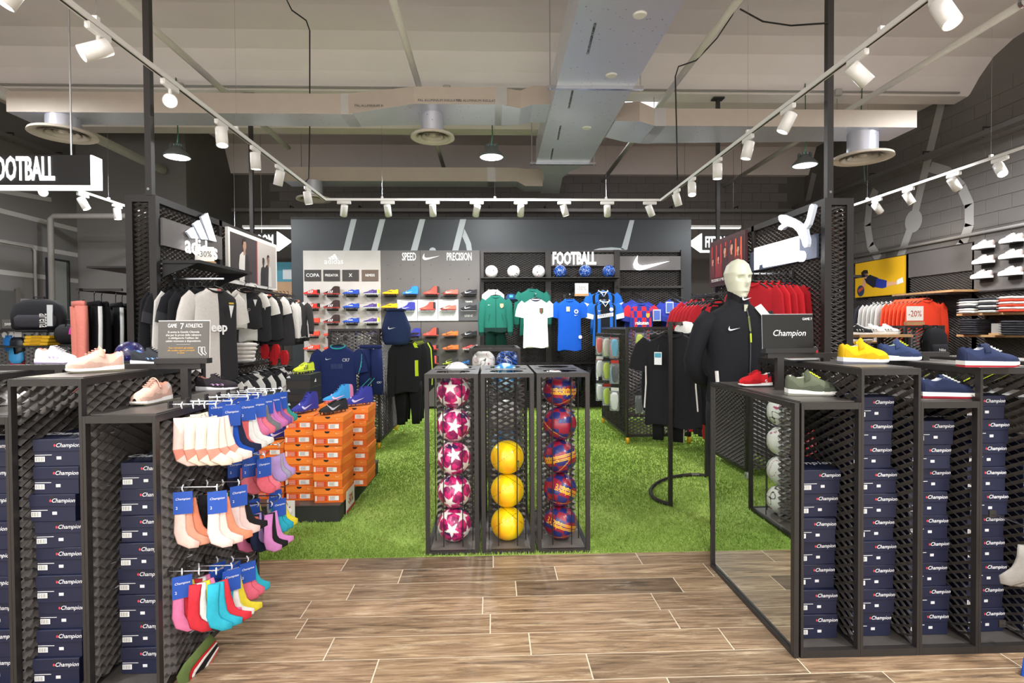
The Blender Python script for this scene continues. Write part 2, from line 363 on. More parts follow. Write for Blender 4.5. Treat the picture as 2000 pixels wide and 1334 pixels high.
# main duct
t = thing('main_duct', 'wide silver foil air duct running away under the ceiling', 'duct', (1.1, 5, 4.0))
def rel(mb): mb.X = Matrix.Translation((-1.1, -5, -4.0)); return mb
def rectloft(secs, mb):      # secs: (axis position, lo, hi, z0, z1) along y
    return mb.loft([[(lo, y, z0), (hi, y, z0), (hi, y, z1), (lo, y, z1)] for y, lo, hi, z0, z1 in secs])
rel(mb := MB()); mb.m = 0; rectloft([(-1, .70, 1.53, 4.0, 4.35), (5.95, .70, 1.53, 4.0, 4.35)], mb).build('duct_section', M_FOIL, t)
rectloft([(5.98, .70, 1.53, 4.0, 4.35), (8.7, .70, 1.53, 4.0, 4.35)], rel(MB())).build('duct_section', M_FOIL, t)
rectloft([(8.73, .70, 1.53, 4.0, 4.33), (9.3, .86, 1.3, 4.02, 4.3), (9.6, .9, 1.22, 4.0, 4.3)], rel(MB())).build('duct_reducer', M_FOIL, t)
rectloft([(9.6, .9, 1.22, 4.0, 4.3), (10.3, .9, 1.25, 3.9, 4.3)], rel(MB())).build('duct_section', M_FOIL, t)
for y in (5.965, 8.715):
    mb = rel(MB()); mb.span((.6, y-.02, 3.965), (1.63, y+.02, 4.0)); mb.bar((.63, y, 3.95), (.63, y, 4.9), .012); mb.bar((1.6, y, 3.95), (1.6, y, 4.9), .012); mb.build('flange_hanger', M_CHROME, t)
for y in (4.6, 5.7, 7.2): MB().lathe([(0, -.012), (.05, -.012), (.06, 0)], 16, (0, 0, 0)).build('inspection_cap', M_WHITE, t, (.13, y-5, 0))
for i, y in enumerate((5.0, 6.3, 7.4, 8.3)): text(t, 'ALUMINIUM PREINSULATED DUCT', .035, (-.2, y-5, -.002), ink('#3c3f46'), rot=(-PI/2, 0, PI/2-.05))
# cross ducts
def xduct(name, label, secs, tapes, org, print_at=()):
    t = thing(name, label, 'duct', org); X = Matrix.Translation([-a for a in org])
    for a, b in zip(secs[:-1], secs[1:]):
        mb = MB(); mb.X = X
        mb.loft([[(x, y0, z0), (x, y0, z1), (x, y1, z1), (x, y1, z0)] for x, y0, y1, z0, z1 in (a, b)], matf=lambda i, k: 1 if k == 0 else 0)
        mb.build('duct_section', [M_FOIL, M_DUCTP], t)
    for x, y0, y1, z0, z1 in tapes:
        mb = MB(); mb.X = X; mb.span((x-.07, y0-.004, z0-.004), (x+.07, y1+.004, z1+.004)); mb.build('foil_tape', M_TAPE, t)
    for x, y, z in print_at: text(t, 'PAL ALUMINIUM INSULATED', .04, (x-org[0], y-.002-org[1], z-org[2]), ink('#3c3f46'))
    return t
xduct('branch_duct', 'cream and silver branch duct crossing to the far side pipes', [(-5.66, 6.77, 7.18, 3.99, 4.23), (-1.72, 6.77, 7.18, 3.99, 4.23), (-.9, 6.62, 7.3, 4.06, 4.26), (.1, 6.62, 7.3, 4.06, 4.26), (.35, 6.66, 7.2, 4.03, 4.24), (.5, 6.66, 7.25, 4.08, 4.3), (.70, 6.66, 7.25, 4.08, 4.3)],
      [(-1.72, 6.77, 7.18, 3.99, 4.23), (.12, 6.62, 7.3, 4.06, 4.26)], (-2.5, 7, 4), [(-1.35, 6.69, 4.06), (-.6, 6.62, 4.1), (-.15, 6.62, 4.1)])
xduct('branch_duct', 'silver branch duct crossing towards the block wall', [(1.535, 6.9, 7.5, 3.98, 4.2), (1.8, 6.75, 7.5, 3.92, 4.16), (1.98, 6.75, 7.4, 3.87, 4.08), (5.25, 6.75, 7.25, 3.87, 4.08)], [(2.05, 6.75, 7.4, 3.87, 4.08)], (3.4, 7, 4))
xduct('branch_duct', 'slim branch duct just before the rear wall', [(-3.6, 9.85, 10.25, 4.0, 4.24), (.45, 9.85, 10.25, 4.0, 4.24), (.6, 9.85, 10.25, 3.92, 4.22), (.9, 9.85, 10.25, 3.92, 4.22)], [(.0, 9.85, 10.25, 4.0, 4.24)], (-1.3, 10, 4))
def diffuser(x, y, z, r, ztop, label):
    t = thing('ceiling_diffuser', label, 'air diffuser', (x, y, z), group='round air diffusers')
    MB().lathe([(r*.5, .06), (r*.5, ztop-z)], 20).build('neck', M_FOIL, t, smooth=True)
    MB().lathe([(r, 0), (r*.97, .03), (r*.5, .07), (r*.6, .05), (r*.86, .0), (r, 0)], 32).build('rim', mat('diffuser cream', '#cfc5b8', .45), t, smooth=True)
    for k, q in enumerate((.72, .5, .28)): MB().lathe([(r*q, .0+.02*k), (r*q*.72, .035+.02*k), (r*q*.7, .03+.02*k), (r*q*.96, -.004+.02*k)], 28).build('cone_ring', mat('diffuser cream', '#cfc5b8'), t, smooth=True)
    MB().lathe([(0, .02), (r*.16, .03), (r*.12, .06)], 16).build('centre_cone', mat('diffuser cream', '#cfc5b8'), t, smooth=True)
diffuser(-5.15, 6.95, 3.78, .35, 3.99, 'round cream ceiling diffuser above the hanging football sign')
diffuser(-.72, 6.95, 3.77, .27, 4.06, 'round cream ceiling diffuser at the middle of the store')
diffuser(4.72, 6.98, 3.55, .35, 3.87, 'round cream ceiling diffuser near the block wall')
diffuser(-3.1, 9.9, 3.68, .3, 4.0, 'small far diffuser at the corner of the spotlight track')
M_PIPE = mat('white steel pipe', '#e2ded8', .4, 0)
for X, Z, Ya, Yb, lb in ((-3.49, 4.55, 2, 9.8, 'white pipe crossing above the three-stripe wall'), (-.925, 4.55, 2, 11.6, 'white pipe over the middle of the store'), (2.37, 4.55, 2, 11.9, 'white pipe beside the wide silver duct'), (5.09, 4.5, 2, 12.1, 'white pipe nearest the block wall'), (-5.9, 4.3, 3, 10.3, 'thick white pipe above the jutting wall')):
    t = thing('ceiling_pipe', lb, 'pipe', (X, Ya, Z), group='white pipes under the ceiling'); r = .07 if X < -5 else .04
    MB().tube([(0, 0, 0), (0, Yb-Ya, 0)], r, 10).build('tube', M_PIPE, t, smooth=True)
    for y in (5.2, 8.1):
        MB().lathe([(r+.012, -.02), (r+.012, .02)], 12).build('clamp', M_CHROME, t, (0, y-Ya, 0), (PI/2, 0, 0)); MB().tube([(0, y-Ya, r), (0, y-Ya, (5.3 if y < 7 else 4.77)-Z)], .006, 5).build('hanger_rod', M_CHROME, t)
t = thing('ceiling_conduit', 'thin grey conduit with junction boxes along the concrete beam', 'conduit', (0, 7.93, 4.80)); MB().tube([(-7.2, 0, 0), (6.8, 0, 0)], .014, 6).build('tube', mat('grey conduit', '#8b8784'), t)
for x in (-4.3, -.62, 5.0): MB().box((x, -.0, -.01), (.1, .06, .1), ch=.01).build('junction_box', mat('box grey', '#a5a29c', .5), t)
M_CABLE = mat('black cable', '#1b1a1a', .6)
def cable(pts, label, m=M_CABLE, r=.008): tag(MB().tube(pts, r, 6).build('cable', m, smooth=True), label, 'cable')
cable([PY(560, 0, 6.2), PY(570, 20, 6.3), PY(598, 40, 6.6), PY(605, 60, 6.8), PY(605, 250, 7.6), PY(603, 348, 7.6), PY(596, 356, 7.55)], 'black cable dropping from the ceiling to the track corner over the adidas side'.replace('adidas', 'three-stripe'))
cable([PY(1450, -10, 6.0), PY(1430, 30, 6.2), PY(1400, 75, 6.3), PY(1360, 118, 6.4), PY(1325, 130, 6.4), PY(1319, 150, 6.4), PY(1322, 280, 6.5), PY(1323, 352, 6.5)], 'black cable dropping past the silver duct to the far track')
cable([PY(1446, 18, 5.6), PY(1490, 42, 5.2), PY(1545, 50, 4.9), PY(1617, 45, 4.46)], 'black cable sagging to the tall dark pole on the leaping-cat side')
cable([PY(1684, 165, 7.9), PY(1682, 220, 7.8), PY(1684, 290, 7.8), PY(1690, 358, 8.2)], 'green cable hanging beside the diffuser near the block wall', mat('green cable', '#2f5b43', .6))
# poles
def pole(x, y, z0, z1, label):
    t = thing('ceiling_pole', label, 'pole', (x, y, z0), group='black ceiling poles')
    MB().box((0, 0, (z1-z0)/2), (.05, .05, z1-z0)).build('tube', M_STEEL, t); MB().box((0, 0, z1-z0-.012), (.16, .12, .02)).build('ceiling_plate', M_BLACK, t)
    MB().tube([(0, -.03, .05), (0, -.026, .05)], .012, 8).build('bolt', M_CHROME, t)
pole(-2.75, 4.62, 2.51, 5.3, 'black pole rising from the three-stripe display wall')
pole(2.76, 4.5, 2.47, 5.3, 'black pole rising from the leaping-cat display wall')
pole(-3.42, 8.12, 0, 4.77, 'black pole behind the team photo poster')
pole(3.32, 8.12, 0, 4.77, 'black pole behind the red poster')
# cable trays
def tray(label, a, b, hooks, wallx):
    t = thing('cable_tray', label, 'cable tray', a); a = Vector(a); b = Vector(b); d = b-a
    mb = MB(); mb.bar((0, 0, 0), d, .14, .012); s = Vector((.07, 0, .03)) if abs(d.y) > 1 else Vector((0, .07, .03))
    mb.bar(s, d+s, .006, .06); s2 = Vector((-s.x, -s.y, s.z)); mb.bar(s2, d+s2, .006, .06); mb.build('channel', mat('galvanised tray', '#7d7a78', .4, .6), t)
    for h in hooks:
        p = d*h; o = Vector((wallx-a.x-(.02 if wallx > 0 else -.02), 0, .13)) if abs(d.y) > 1 else Vector((0, wallx-a.y-.02, .13))
        MB().tube([p+Vector((0, 0, -.01)), p+Vector((0, 0, .13)), p+o], .012, 5).build('bracket', M_BLACK, t)
tray('grey cable tray along the block wall', (6.72, 4, 4.0), (6.72, 12.2, 4.0), (.2, .42, .55, .7, .85), XR)
tray('grey cable tray along the striped wall', (-7.2, 4, 4.28), (-7.2, 10.3, 4.28), (.3, .55, .75, .9), XL)
tray('grey cable tray along the rear wall', (-5.5, 12.1, 3.93), (6.6, 12.1, 3.93), (.1, .22, .35, .45, .55, .67, .78, .9), YB)
# ---- spotlight tracks
ZT = 3.29
cl, cr = PZ(638, 392, ZT), PZ(1294, 389, ZT); YT = (cl.y+cr.y)/2; XTL, XTR = cl.x, cr.x
def track(label, pts):
    t = thing('light_track', label, 'light track', pts[0], group='white spotlight tracks'); o = Vector(pts[0])
    for a, b in zip(pts[:-1], pts[1:]):
        a = Vector(a)-o; b = Vector(b)-o
        MB().bar(a, b, .036, .034).build('rail', M_WHITE, t); MB().bar(a+Vector((0, 0, -.018)), b+Vector((0, 0, -.018)), .012, .004).build('slot', M_BLACK, t)
        n = max(2, int((b-a).length/1.6))
        for i in range(n):
            p = a.lerp(b, (i+.5)/n)
            if 6.4 < (p+o).y < 7.6: continue
            MB().tube([p, p+Vector((0, 0, 1.45))], .0014, 4).build('suspension_wire', M_CHROME, t); MB().box(p+Vector((0, 0, .03)), (.03, .03, .03)).build('wire_clip', M_WHITE, t)
track('white track forming a U over the football area', [(XTL, -3, ZT), (XTL, YT, ZT), (XTR, YT, ZT), (XTR, -3, ZT)])
track('white track along the block wall', [(5.6, 3, ZT), (5.6, 9.2, ZT)])
track('white track on the sportswear side by the striped wall', [(-5.5, 3, ZT), (-5.5, 9.3, ZT)])
_can = MB().lathe([(.0, .085), (.047, .085), (.05, .08), (.05, -.08), (.044, -.08), (.044, -.068)], 20).mesh('can', M_WHITE, True)
_lens = MB().lathe([(0, -.07), (.044, -.07)], 20).mesh('lens', glow('#fff3e0', 22))
_ad = MB().box((0, 0, 0), (.2, .034, .045), ch=.006).mesh('adapter', M_WHITE)
_st = MB().tube([(0, 0, 0), (0, 0, -.075)], .012, 8).mesh('stem', M_WHITE)
def spot(pos, d, label, along='y', lit=True, watt=1.0, group='track spotlights'):
    t = thing('track_spotlight', label, 'spotlight', pos, 0, group)
    put('adapter', _ad, t, (0, 0, -.0415), (0, 0, PI/2 if along == 'y' else 0)); put('stem', _st, t, (0, 0, -.05))
    d = Vector(d).normalized(); q = Vector((0, 0, -1)).rotation_difference(d).to_euler(); c = Vector((0, 0, -.155))+Vector((d.x, d.y, 0))*.02
    put('can', _can, t, c, q); put('lens', _lens, t, c, q)
    if lit:
        l = bpy.data.lights.new('spot_lamp', 'SPOT'); l.energy = SPOT_W*watt; l.spot_size = R(95); l.spot_blend = .8; l.shadow_soft_size = .045; l.color = (1, .93, .84)
        o = bpy.data.objects.new('spot_lamp', l); link(o, t, c+d*.09, q)
    return t
def ytrack(px, X): d = (px-966)/1090; return X/d
LS = [(75, (-.5, -.2, -1), 'on the three-stripe side nearest the front'), (226, (-.9, -.75, -.75), 'tilted outwards above the sock panel'), (357, (.55, -1, -.45), 'shining forward between the poles'), (452, (.15, -.2, -1), 'beside the cream diffuser'), (515, (0, .1, -1), 'hanging straight on the three-stripe side'), (560, (-.3, .2, -1), 'aimed at the team shirts'), (613, (.1, .2, -1), 'at the far corner on the three-stripe side')]
for px, d, lb in LS: spot((XTL, ytrack(px, XTL), ZT), d, 'white track spotlight '+lb)
RS = [(1868, (.1, -.5, -1), 'on the leaping-cat side nearest the front'), (1692, (.75, -.1, -.8), 'tilted outwards above the mirror'), (1552, (-.45, .2, -1), 'aimed in towards the aisle'), (1472, (-.2, .1, -1), 'before the dark pole on the leaping-cat side'), (1411, (0, 0, -1), 'hanging straight on the leaping-cat side'), (1360, (-.1, -.35, -1), 'lit bright near the far pole'), (1330, (.35, .2, -1), 'at the far corner on the leaping-cat side')]
for px, d, lb in RS: spot((XTR, ytrack(px, XTR), ZT), d, 'white track spotlight '+lb)
BS = [(672, (-.3, .7, -1)), (757, (0, .8, -1)), (845, (0, .5, -1)), (931, (-.25, .8, -1)), (1017, (0, .8, -1)), (1102, (.3, .1, -1)), (1186, (.2, .8, -1)), (1269, (.5, .3, -1))]
for i, (px, d) in enumerate(BS): spot((PY(px, 391, YT).x, YT, ZT), d, 'white spotlight, %s from the grey boot panel end of the cross track' % ORD[i], 'x', watt=1.4)
for i, (px, d) in enumerate([(1985, (-.3, -.8, -1)), (1890, (.6, .1, -.7)), (1797, (.5, -.2, -1)), (1733, (.7, .2, -.7)), (1670, (-.1, -.4, -1))]): spot((5.6, ytrack(px, 5.6), ZT), d, 'white spotlight, %s along the block wall counted from the front' % ORD[i], watt=1.2)
for i, (px, d) in enumerate([(118, (.9, -1, -.6)), (192, (.5, .1, -1)), (255, (.1, 0, -1))]): spot((-5.5, ytrack(px, -5.5), ZT), d, 'white spotlight, %s along the striped wall counted from the front' % ORD[i], watt=1.2)
for y in (1.9, .9, -.2, -1.4):       # the same tracks carry on over the photographer's head
    for X in (XTL, XTR): spot((X, y, ZT), (-.3 if X > 0 else .3, .45, -1), 'white track spotlight over the shop front, %s from the entrance, %s side' % (ORD[int((y+1.5)*1.0)], 'mirror' if X > 0 else 'sock panel'), watt=1.1)
# ---- high-bay lamps
def bay(p, label, zt):
    t = thing('high_bay_lamp', label, 'ceiling lamp', p, group='high-bay lamps')
    MB().lathe([(.06, .14), (.09, .1), (.16, .02), (.175, 0), (.165, -.01)], 24).build('housing', mat('lamp grey', '#5b605f', .5), t, smooth=True)
    for a in range(10):
        MB().box((.07*math.cos(a*PI/5), .07*math.sin(a*PI/5), .13), (.05, .006, .07), a*PI/5).build('cooling_fin', mat('lamp grey', '#5b605f'), t)
    MB().lathe([(0, -.012), (.15, -.012)], 24).build('diffuser', glow('#f2fbff', 14), t)
    MB().tube([(0, 0, .14), (0, .01, .2), (.015, 0, .3), (0, 0, zt-p[2])], .008, 6).build('cord', mat('green cable', '#2f5b43'), t)
    l = bpy.data.lights.new('bay_lamp', 'AREA'); l.shape = 'DISK'; l.size = .3; l.energy = BAY_W; l.color = (.95, .98, 1); o = bpy.data.objects.new('bay_lamp', l); link(o, t, (0, 0, -.03))
bay(PY(960, 306, 7.85), 'high-bay lamp glowing above the back partition', 4.77); bay(PY(346, 306, 7.9), 'high-bay lamp glowing over the three-stripe wall', 4.9); bay(PY(1572, 322, 7.9), 'high-bay lamp glowing beside the leaping-cat wall', 4.9)
bay((-2.9, 1.0, 4.1), 'high-bay lamp over the shop front on the sock panel side', 5.3); bay((2.9, 1.0, 4.1), 'high-bay lamp over the shop front on the mirror side', 5.3); bay((0, -2, 4.1), 'high-bay lamp over the shop entrance', 5.3)
bay((5.9, 5.5, 4.2), 'high-bay lamp over the casual wear aisle', 5.3); bay((-5.9, 5.5, 4.2), 'high-bay lamp over the swimming aisle', 5.3)
# ---- hanging signs
g = glow('#ffffff', 1.6)
a = PY(177, 365, 5.0); t = thing('hanging_sign', 'black hanging lightbox sign reading FOOTBALL with lit edges', 'sign', (a.x, 5.0, a.z)); hS = .275
MB().span((-1.25, 0, .014), (0, .12, hS)).build('box', M_BLACK, t)
MB().span((-1.25, -.004, -.004), (.02, .12, .012)).build('lit_bottom', g, t); MB().span((.001, .0, .0), (.018, .125, hS)).build('lit_end', g, t)
text(t, 'FOOTBALL', .285, (-.3, -.004, .145), g, .003, xs=.40, align='RIGHT', bold=.006)
MB().tube([(-.2, .06, hS), (-.2, .06, 2.3)], .008, 5).build('chain', M_CHROME, t); MB().tube([(-1.1, .06, hS), (-1.1, .06, 2.3)], .008, 5).build('chain', M_CHROME, t)
def arrow_sign(p, sgn, word, label):
    t = thing('arrow_sign', label, 'sign', p, group='fitting room signs')
    MB().span((0 if sgn > 0 else -1.0, 0, 0), (1.0 if sgn > 0 else 0, .1, .3)).build('box', M_BLACK, t)
    MB().prism([(0, -.03), (0, .33), (-sgn*.25, .15)], .1).build('arrow_tip', g, t); MB().span((0 if sgn > 0 else -1., -.005, -.03), (1. if sgn > 0 else 0, .1, 0)).build('lit_bottom', g, t)
    text(t, word, .29, (sgn*.06, -.004, .15), g, .003, xs=.46, bold=.006, align='LEFT' if sgn > 0 else 'RIGHT')
    for x in (.3, .8): MB().tube([(sgn*x, .05, .3), (sgn*x, .05, 5.27-p[2])], .005, 5).build('wire', M_CHROME, t)
arrow_sign(PY(1371, 489, 10.7), 1, 'FITTING', 'black lightbox sign reading FITTING with an arrow tip facing the partition')
arrow_sign(PY(541, 486, 10.7), -1, 'ROOM', 'black lightbox sign ending in an arrow beside the three-stripe poster')
for px, s in ((540, 'three-stripe'), (1385, 'leaping-cat')):
    p = PY(px, 443, 11.2); t = thing('strip_light', 'white strip light over the fitting rooms on the %s side' % s, 'ceiling lamp', p, group='fitting room strip lights')
    MB().box((0, 0, 0), (1.3, .07, .05)).build('housing', M_WHITE, t); MB().box((0, 0, -.03), (1.26, .05, .01)).build('tube', glow('#ffffff', 5), t)
    for x in (-.5, .5): MB().tube([(x, 0, 0), (x, 0, 5.27-p.z)], .004, 4).build('wire', M_CHROME, t)

# ================================================================ BUILDERS
def interp(t, pts):
    for (a, b), (c, d) in zip(pts[:-1], pts[1:]):
        if t <= c: return b+(d-b)*(t-a)/(c-a)
    return pts[-1][1]
SWOOSH = [(0, .42), (.03, .62), (.12, .85), (.20, .95), (.17, .78), (.19, .62), (.26, .52), (.36, .50), (1, .92), (.38, .12), (.22, .02), (.1, .06), (.03, .2)]
# better swoosh outline: hook at the start, long tip
SWOOSH = [(.115, .98), (.045, .72), (.0, .42), (.02, .2), (.09, .06), (.19, .03), (.32, .1), (1.0, .62), (.36, .36), (.24, .33), (.15, .38), (.105, .52), (.10, .72)]
def swoosh_poly(s, x=0, z=0, flip=False): return [((x-(a-.5)*s) if flip else (x+(a-.5)*s), z+(b-.45)*s*.42) for a, b in SWOOSH]
def stripes3(s, x=0, z=0):
    out = []
    for k, (h, ) in enumerate(((.42,), (.68,), (1.0,))):
        x0 = x+s*(-.62+.42*k); out.append([(x0+.0, z), (x0+.29*s, z), (x0+.29*s-h*s*.42+.0, z+h*s*.78), (x0-h*s*.42, z+h*s*.62)])
    return out
SHOE_STYLE = {
 'boot': dict(w=[(0, .024), (.12, .032), (.35, .030), (.68, .043), (.86, .036), (.96, .022), (1, .006)], z=[(0, .085), (.1, .080), (.25, .070), (.4, .082), (.55, .066), (.7, .050), (.85, .040), (.95, .032), (1, .022)], s=[(0, .014), (1, .012)], op=(.04, .36), lift=.016),
 'high': dict(w=[(0, .024), (.12, .032), (.35, .031), (.68, .043), (.86, .036), (.96, .022), (1, .006)], z=[(0, .132), (.1, .138), (.25, .140), (.38, .132), (.5, .085), (.7, .054), (.85, .041), (.95, .032), (1, .022)], s=[(0, .014), (1, .012)], op=(.04, .30), lift=.016),
 'run': dict(w=[(0, .030), (.1, .037), (.35, .034), (.68, .046), (.86, .041), (.96, .027), (1, .008)], z=[(0, .104), (.06, .11), (.2, .088), (.32, .092), (.42, .122), (.55, .098), (.7, .076), (.85, .064), (.95, .054), (1, .036)], s=[(0, .034), (.2, .030), (.5, .024), (1, .020)], op=(.06, .38), lift=0),
 'kid': dict(w=[(0, .034), (.08, .042), (.35, .040), (.68, .051), (.86, .049), (.95, .038), (.99, .022), (1, .012)], z=[(0, .118), (.06, .126), (.2, .104), (.32, .108), (.42, .146), (.55, .122), (.7, .096), (.85, .083), (.94, .07), (1, .046)], s=[(0, .04), (.2, .036), (.5, .03), (1, .028)], op=(.06, .36), lift=0),
 'court': dict(w=[(0, .032), (.1, .039), (.35, .037), (.68, .046), (.86, .042), (.96, .030), (1, .012)], z=[(0, .104), (.06, .108), (.2, .09), (.3, .092), (.42, .118), (.55, .098), (.7, .078), (.85, .068), (.95, .058), (1, .042)], s=[(0, .034), (1, .030)], op=(.06, .38), lift=0)}
_SH = {}
def shoe_parts(style, up, sole, lining, lace, mark, markc, L=.28, strap=None, sole2=None, toe=None, heel=None):
    k = (style, up, sole, lining, lace, mark, markc, L, strap, sole2, toe, heel)
    if k in _SH: return _SH[k]
    S = SHOE_STYLE[style]; kx = L/.28; P = []; NS = 22; lift = S['lift']*kx
    W = lambda t: interp(t, S['w'])*kx; Z = lambda t: interp(t, S['z'])*kx+lift; SO = lambda t: interp(t, S['s'])*kx+lift
    rings = []; ts = [i/NS for i in range(NS+1)]
    for t in ts:
        x = (t-.5)*L; w_, z_, s_ = W(t), Z(t), SO(t)-.004; h_ = z_-s_; ring = []
        op = S['op'][0] <= t <= S['op'][1]
        for k_ in range(13):
            if op:
                wo = w_*.66; q = k_ if k_ <= 6 else 12-k_; sg = -1 if k_ < 6 else 1
                if q <= 4: f = q/4; yy = w_*(1+.12*math.sin(f*PI*.8))*(1-f)+wo*f; zz = s_+h_*f
                else: f = (q-4)/2; yy = wo*(1-f)*.9; zz = z_-h_*.55*math.sin(f*PI/2)
                ring.append((x, sg*yy, zz))
            else:
                a = PI*k_/12; ring.append((x, -w_*math.cos(a)*(1+.06*math.sin(2*a)**2), s_+h_*max(0, math.sin(a))**.75))
        rings.append(ring)
    upm = MB(); lim = MB(); used = []
    n = 13; base = [p for r in rings for p in r]; upm.v = base; lim.v = list(base)
    for i in range(NS):
        op = S['op'][0] <= ts[i] <= S['op'][1] or S['op'][0] <= ts[i+1] <= S['op'][1]
        for kk in range(12):
            f = (i*n+kk, (i+1)*n+kk, (i+1)*n+kk+1, i*n+kk+1)
            if op and 4 <= kk <= 7: lim.f.append(f); lim.mi.append(0)
            else:
                upm.f.append(f); mi = 0
                if toe and ts[i] > .80 and (kk < 4 or kk > 7 or ts[i] > .9): mi = 1
                if heel and ts[i] < .1: mi = 2
                upm.mi.append(mi)
    upm.f.append(tuple(range(0, 13))); upm.mi.append(2 if heel else 0)
    U = cloth(up)
    P.append(('upper', upm.mesh('upper', [U, cloth(toe or up), cloth(heel or up)], True), None)); P.append(('lining', lim.mesh('lining', cloth(lining), True), None))
    so = MB(); out = [((t-.5)*L*1.01, W(t)+.004*kx) for t in ts]; loop = [(x, -y) for x, y in out]+[(x, y) for x, y in reversed(out)]; T = ts+ts[::-1]
    lev = []
    for f in (0, .35, .8, 1):
        lev.append([(x, y*(.93 if f == 0 else 1.0+.02*math.sin(PI*f)), lift+(SO(tt)-lift)*f+(.014*kx*(1-f)*max(0, (tt-.8)/.2)**2)) for (x, y), tt in zip(loop, T)])
    so.loft(lev, matf=(lambda i, k_: 1 if (sole2 and i == 0) else 0)); P.append(('sole', so.mesh('sole', [plast(sole, .5), plast(sole2 or sole, .5)]), None))
    if lift:
        st = MB()
        for t, sg in ((.1, 1), (.1, -1), (.25, 1), (.25, -1), (.62, 1), (.62, -1), (.76, 1), (.76, -1), (.9, 1), (.9, -1)):
            st.lathe([(.003*kx, 0), (.0065*kx, lift+.002)], 6, ((t-.5)*L, sg*W(t)*.7, 0), True)
        P.append(('studs', st.mesh('studs', plast(sole2 or sole)), None))
    if lace:
        la = MB()
        for j in range(5):
            t = S['op'][1]+.05+.055*j; z_ = Z(t)+.0055*kx; la.bar(((t-.5)*L, -W(t)*.42, z_-.006*kx), ((t-.5)*L+.006, W(t)*.42, z_-.002*kx), .006*kx, .004); la.bar(((t-.5)*L+.006, -W(t)*.42, z_-.004*kx), ((t-.5)*L, W(t)*.42, z_-.004*kx), .005*kx, .004)
        P.append(('laces', la.mesh('laces', cloth(lace)), None))
    def side(x, z, sg):
        t = min(1, max(0, x/L+.5)); s_ = SO(t)-.004; h_ = Z(t)-s_; f = min(1, max(0, (z-s_)/h_))
        op = S['op'][0] <= t <= S['op'][1]
        y = (W(t)*(1+.12*math.sin(f*PI*.8))*(1-f)+W(t)*.66*f) if op else W(t)*math.sqrt(max(0, 1-f**(2/.75)))*1.03
        return (x, sg*(y+.0022), z)
    mk = MB()
    for sg in (-1, 1):
        if mark == '3':
            for j in range(3):
                x0 = (-.02+.028*j)*kx; q = [(x0, .018), (x0+.012*kx, .018), (x0-.004*kx, .062), (x0-.016*kx, .062)]
                mid = [((q[0][0]+q[3][0])/2, .04), ((q[1][0]+q[2][0])/2, .04)]
                for A in ((q[0], q[1], mid[1], mid[0]), (mid[0], mid[1], q[2], q[3])): mk.add([side(a, lift+b*kx, sg) for a, b in A], [(0, 1, 2, 3) if sg < 0 else (3, 2, 1, 0)])
        elif mark == 's':
            pl = [(-a, b) for a, b in swoosh_poly(.125*kx, -.01*kx, 0)]; up_ = [0, 12, 11, 10, 9, 8, 7]; lo_ = [0, 1, 2, 3, 4, 5, 6, 7]
            V_ = [side(a, lift+.038*kx+b, sg) for a, b in pl]
            mk.add(V_, [(0, 1, 12), (1, 2, 11, 12), (2, 3, 11), (3, 4, 10, 11), (4, 5, 10), (5, 6, 9, 10), (6, 8, 9), (6, 7, 8)])
        elif mark == 'c':
            cx, cz = (-.085*kx, lift+.052*kx); mk.add([side(cx+.012*kx*math.cos(a*PI/6), cz+.012*kx*math.sin(a*PI/6), sg) for a in range(12)], [tuple(range(12))])
        elif mark == 'w':
            for j in range(6):
                x0 = (-.04+.016*j)*kx; z0 = .034+.006*(j % 2); mk.add([side(a, lift+b*kx, sg) for a, b in ((x0, z0), (x0+.016*kx, .04-.006*(j % 2)), (x0+.016*kx, .052-.006*(j % 2)), (x0, z0+.012))], [(0, 1, 2, 3)])
    if mk.v: P.append(('side_mark', mk.mesh('side_mark', ink(markc)), None))
    if style in ('run', 'court', 'kid'):
        ov = MB(); tt_ = [.03+.94*q/18 for q in range(19)]
        for sg in (-1, 1):
            prof_ = [[side((t-.5)*L, SO(t)-.002+(Z(t)-SO(t))*fr, sg) for fr in (0, .5*hh, hh)] for t in tt_ for hh in [interp(t, [(0, .75), (.12, .6), (.22, .25), (.5, .3), (.62, .55), (.72, .3), (.86, .5), (1, .8)])]]
            ov.loft(prof_ if sg > 0 else [p_[::-1] for p_ in prof_], close=False)
        c0_ = [int(up.lstrip('#')[i:i+2], 16) for i in (0, 2, 4)]; P.append(('overlay', ov.mesh('overlay', cloth('#%02x%02x%02x' % tuple(int(c*.86) for c in c0_)), True), None))
        tg = MB(); t = S['op'][1]; tg.loft([[((t-.5)*L-.012*kx+.02*kx*f, W(t)*.34*math.cos(a), Z(t)-.004+.020*kx*math.sin(a)*.9) for a in [PI*q/8 for q in range(9)]] for f in (0, 1)], close=False); P.append(('tongue', tg.mesh('tongue', U, True), None))
    if strap:
        sp = MB(); rr = []
        for t in (S['op'][1]-.02, S['op'][1]+.07):
            rr.append([((t-.5)*L, -W(t)*1.10*math.cos(a), SO(t)+(Z(t)-SO(t)+.010*kx)*(.40+.64*math.sin(a))) for a in [PI*(.08+.84*q/10) for q in range(11)]])
        rr.append([(p[0]+.002, p[1]*.96, p[2]-.004) for p in rr[1]]); rr.insert(0, [(p[0]-.002, p[1]*.96, p[2]-.004) for p in rr[0]])
        sp.loft(rr, close=False); P.append(('strap', sp.mesh('strap', cloth(strap), True), None))
    _SH[k] = P; return P
def shoe(name, label, cat, loc, rot, spec, group=None):
    t = thing(name, label, cat, loc, 0, group, rot=rot if hasattr(rot, '__len__') else (0, 0, rot))
    for nm, me, _ in shoe_parts(**spec): put(nm, me, t)
    return t

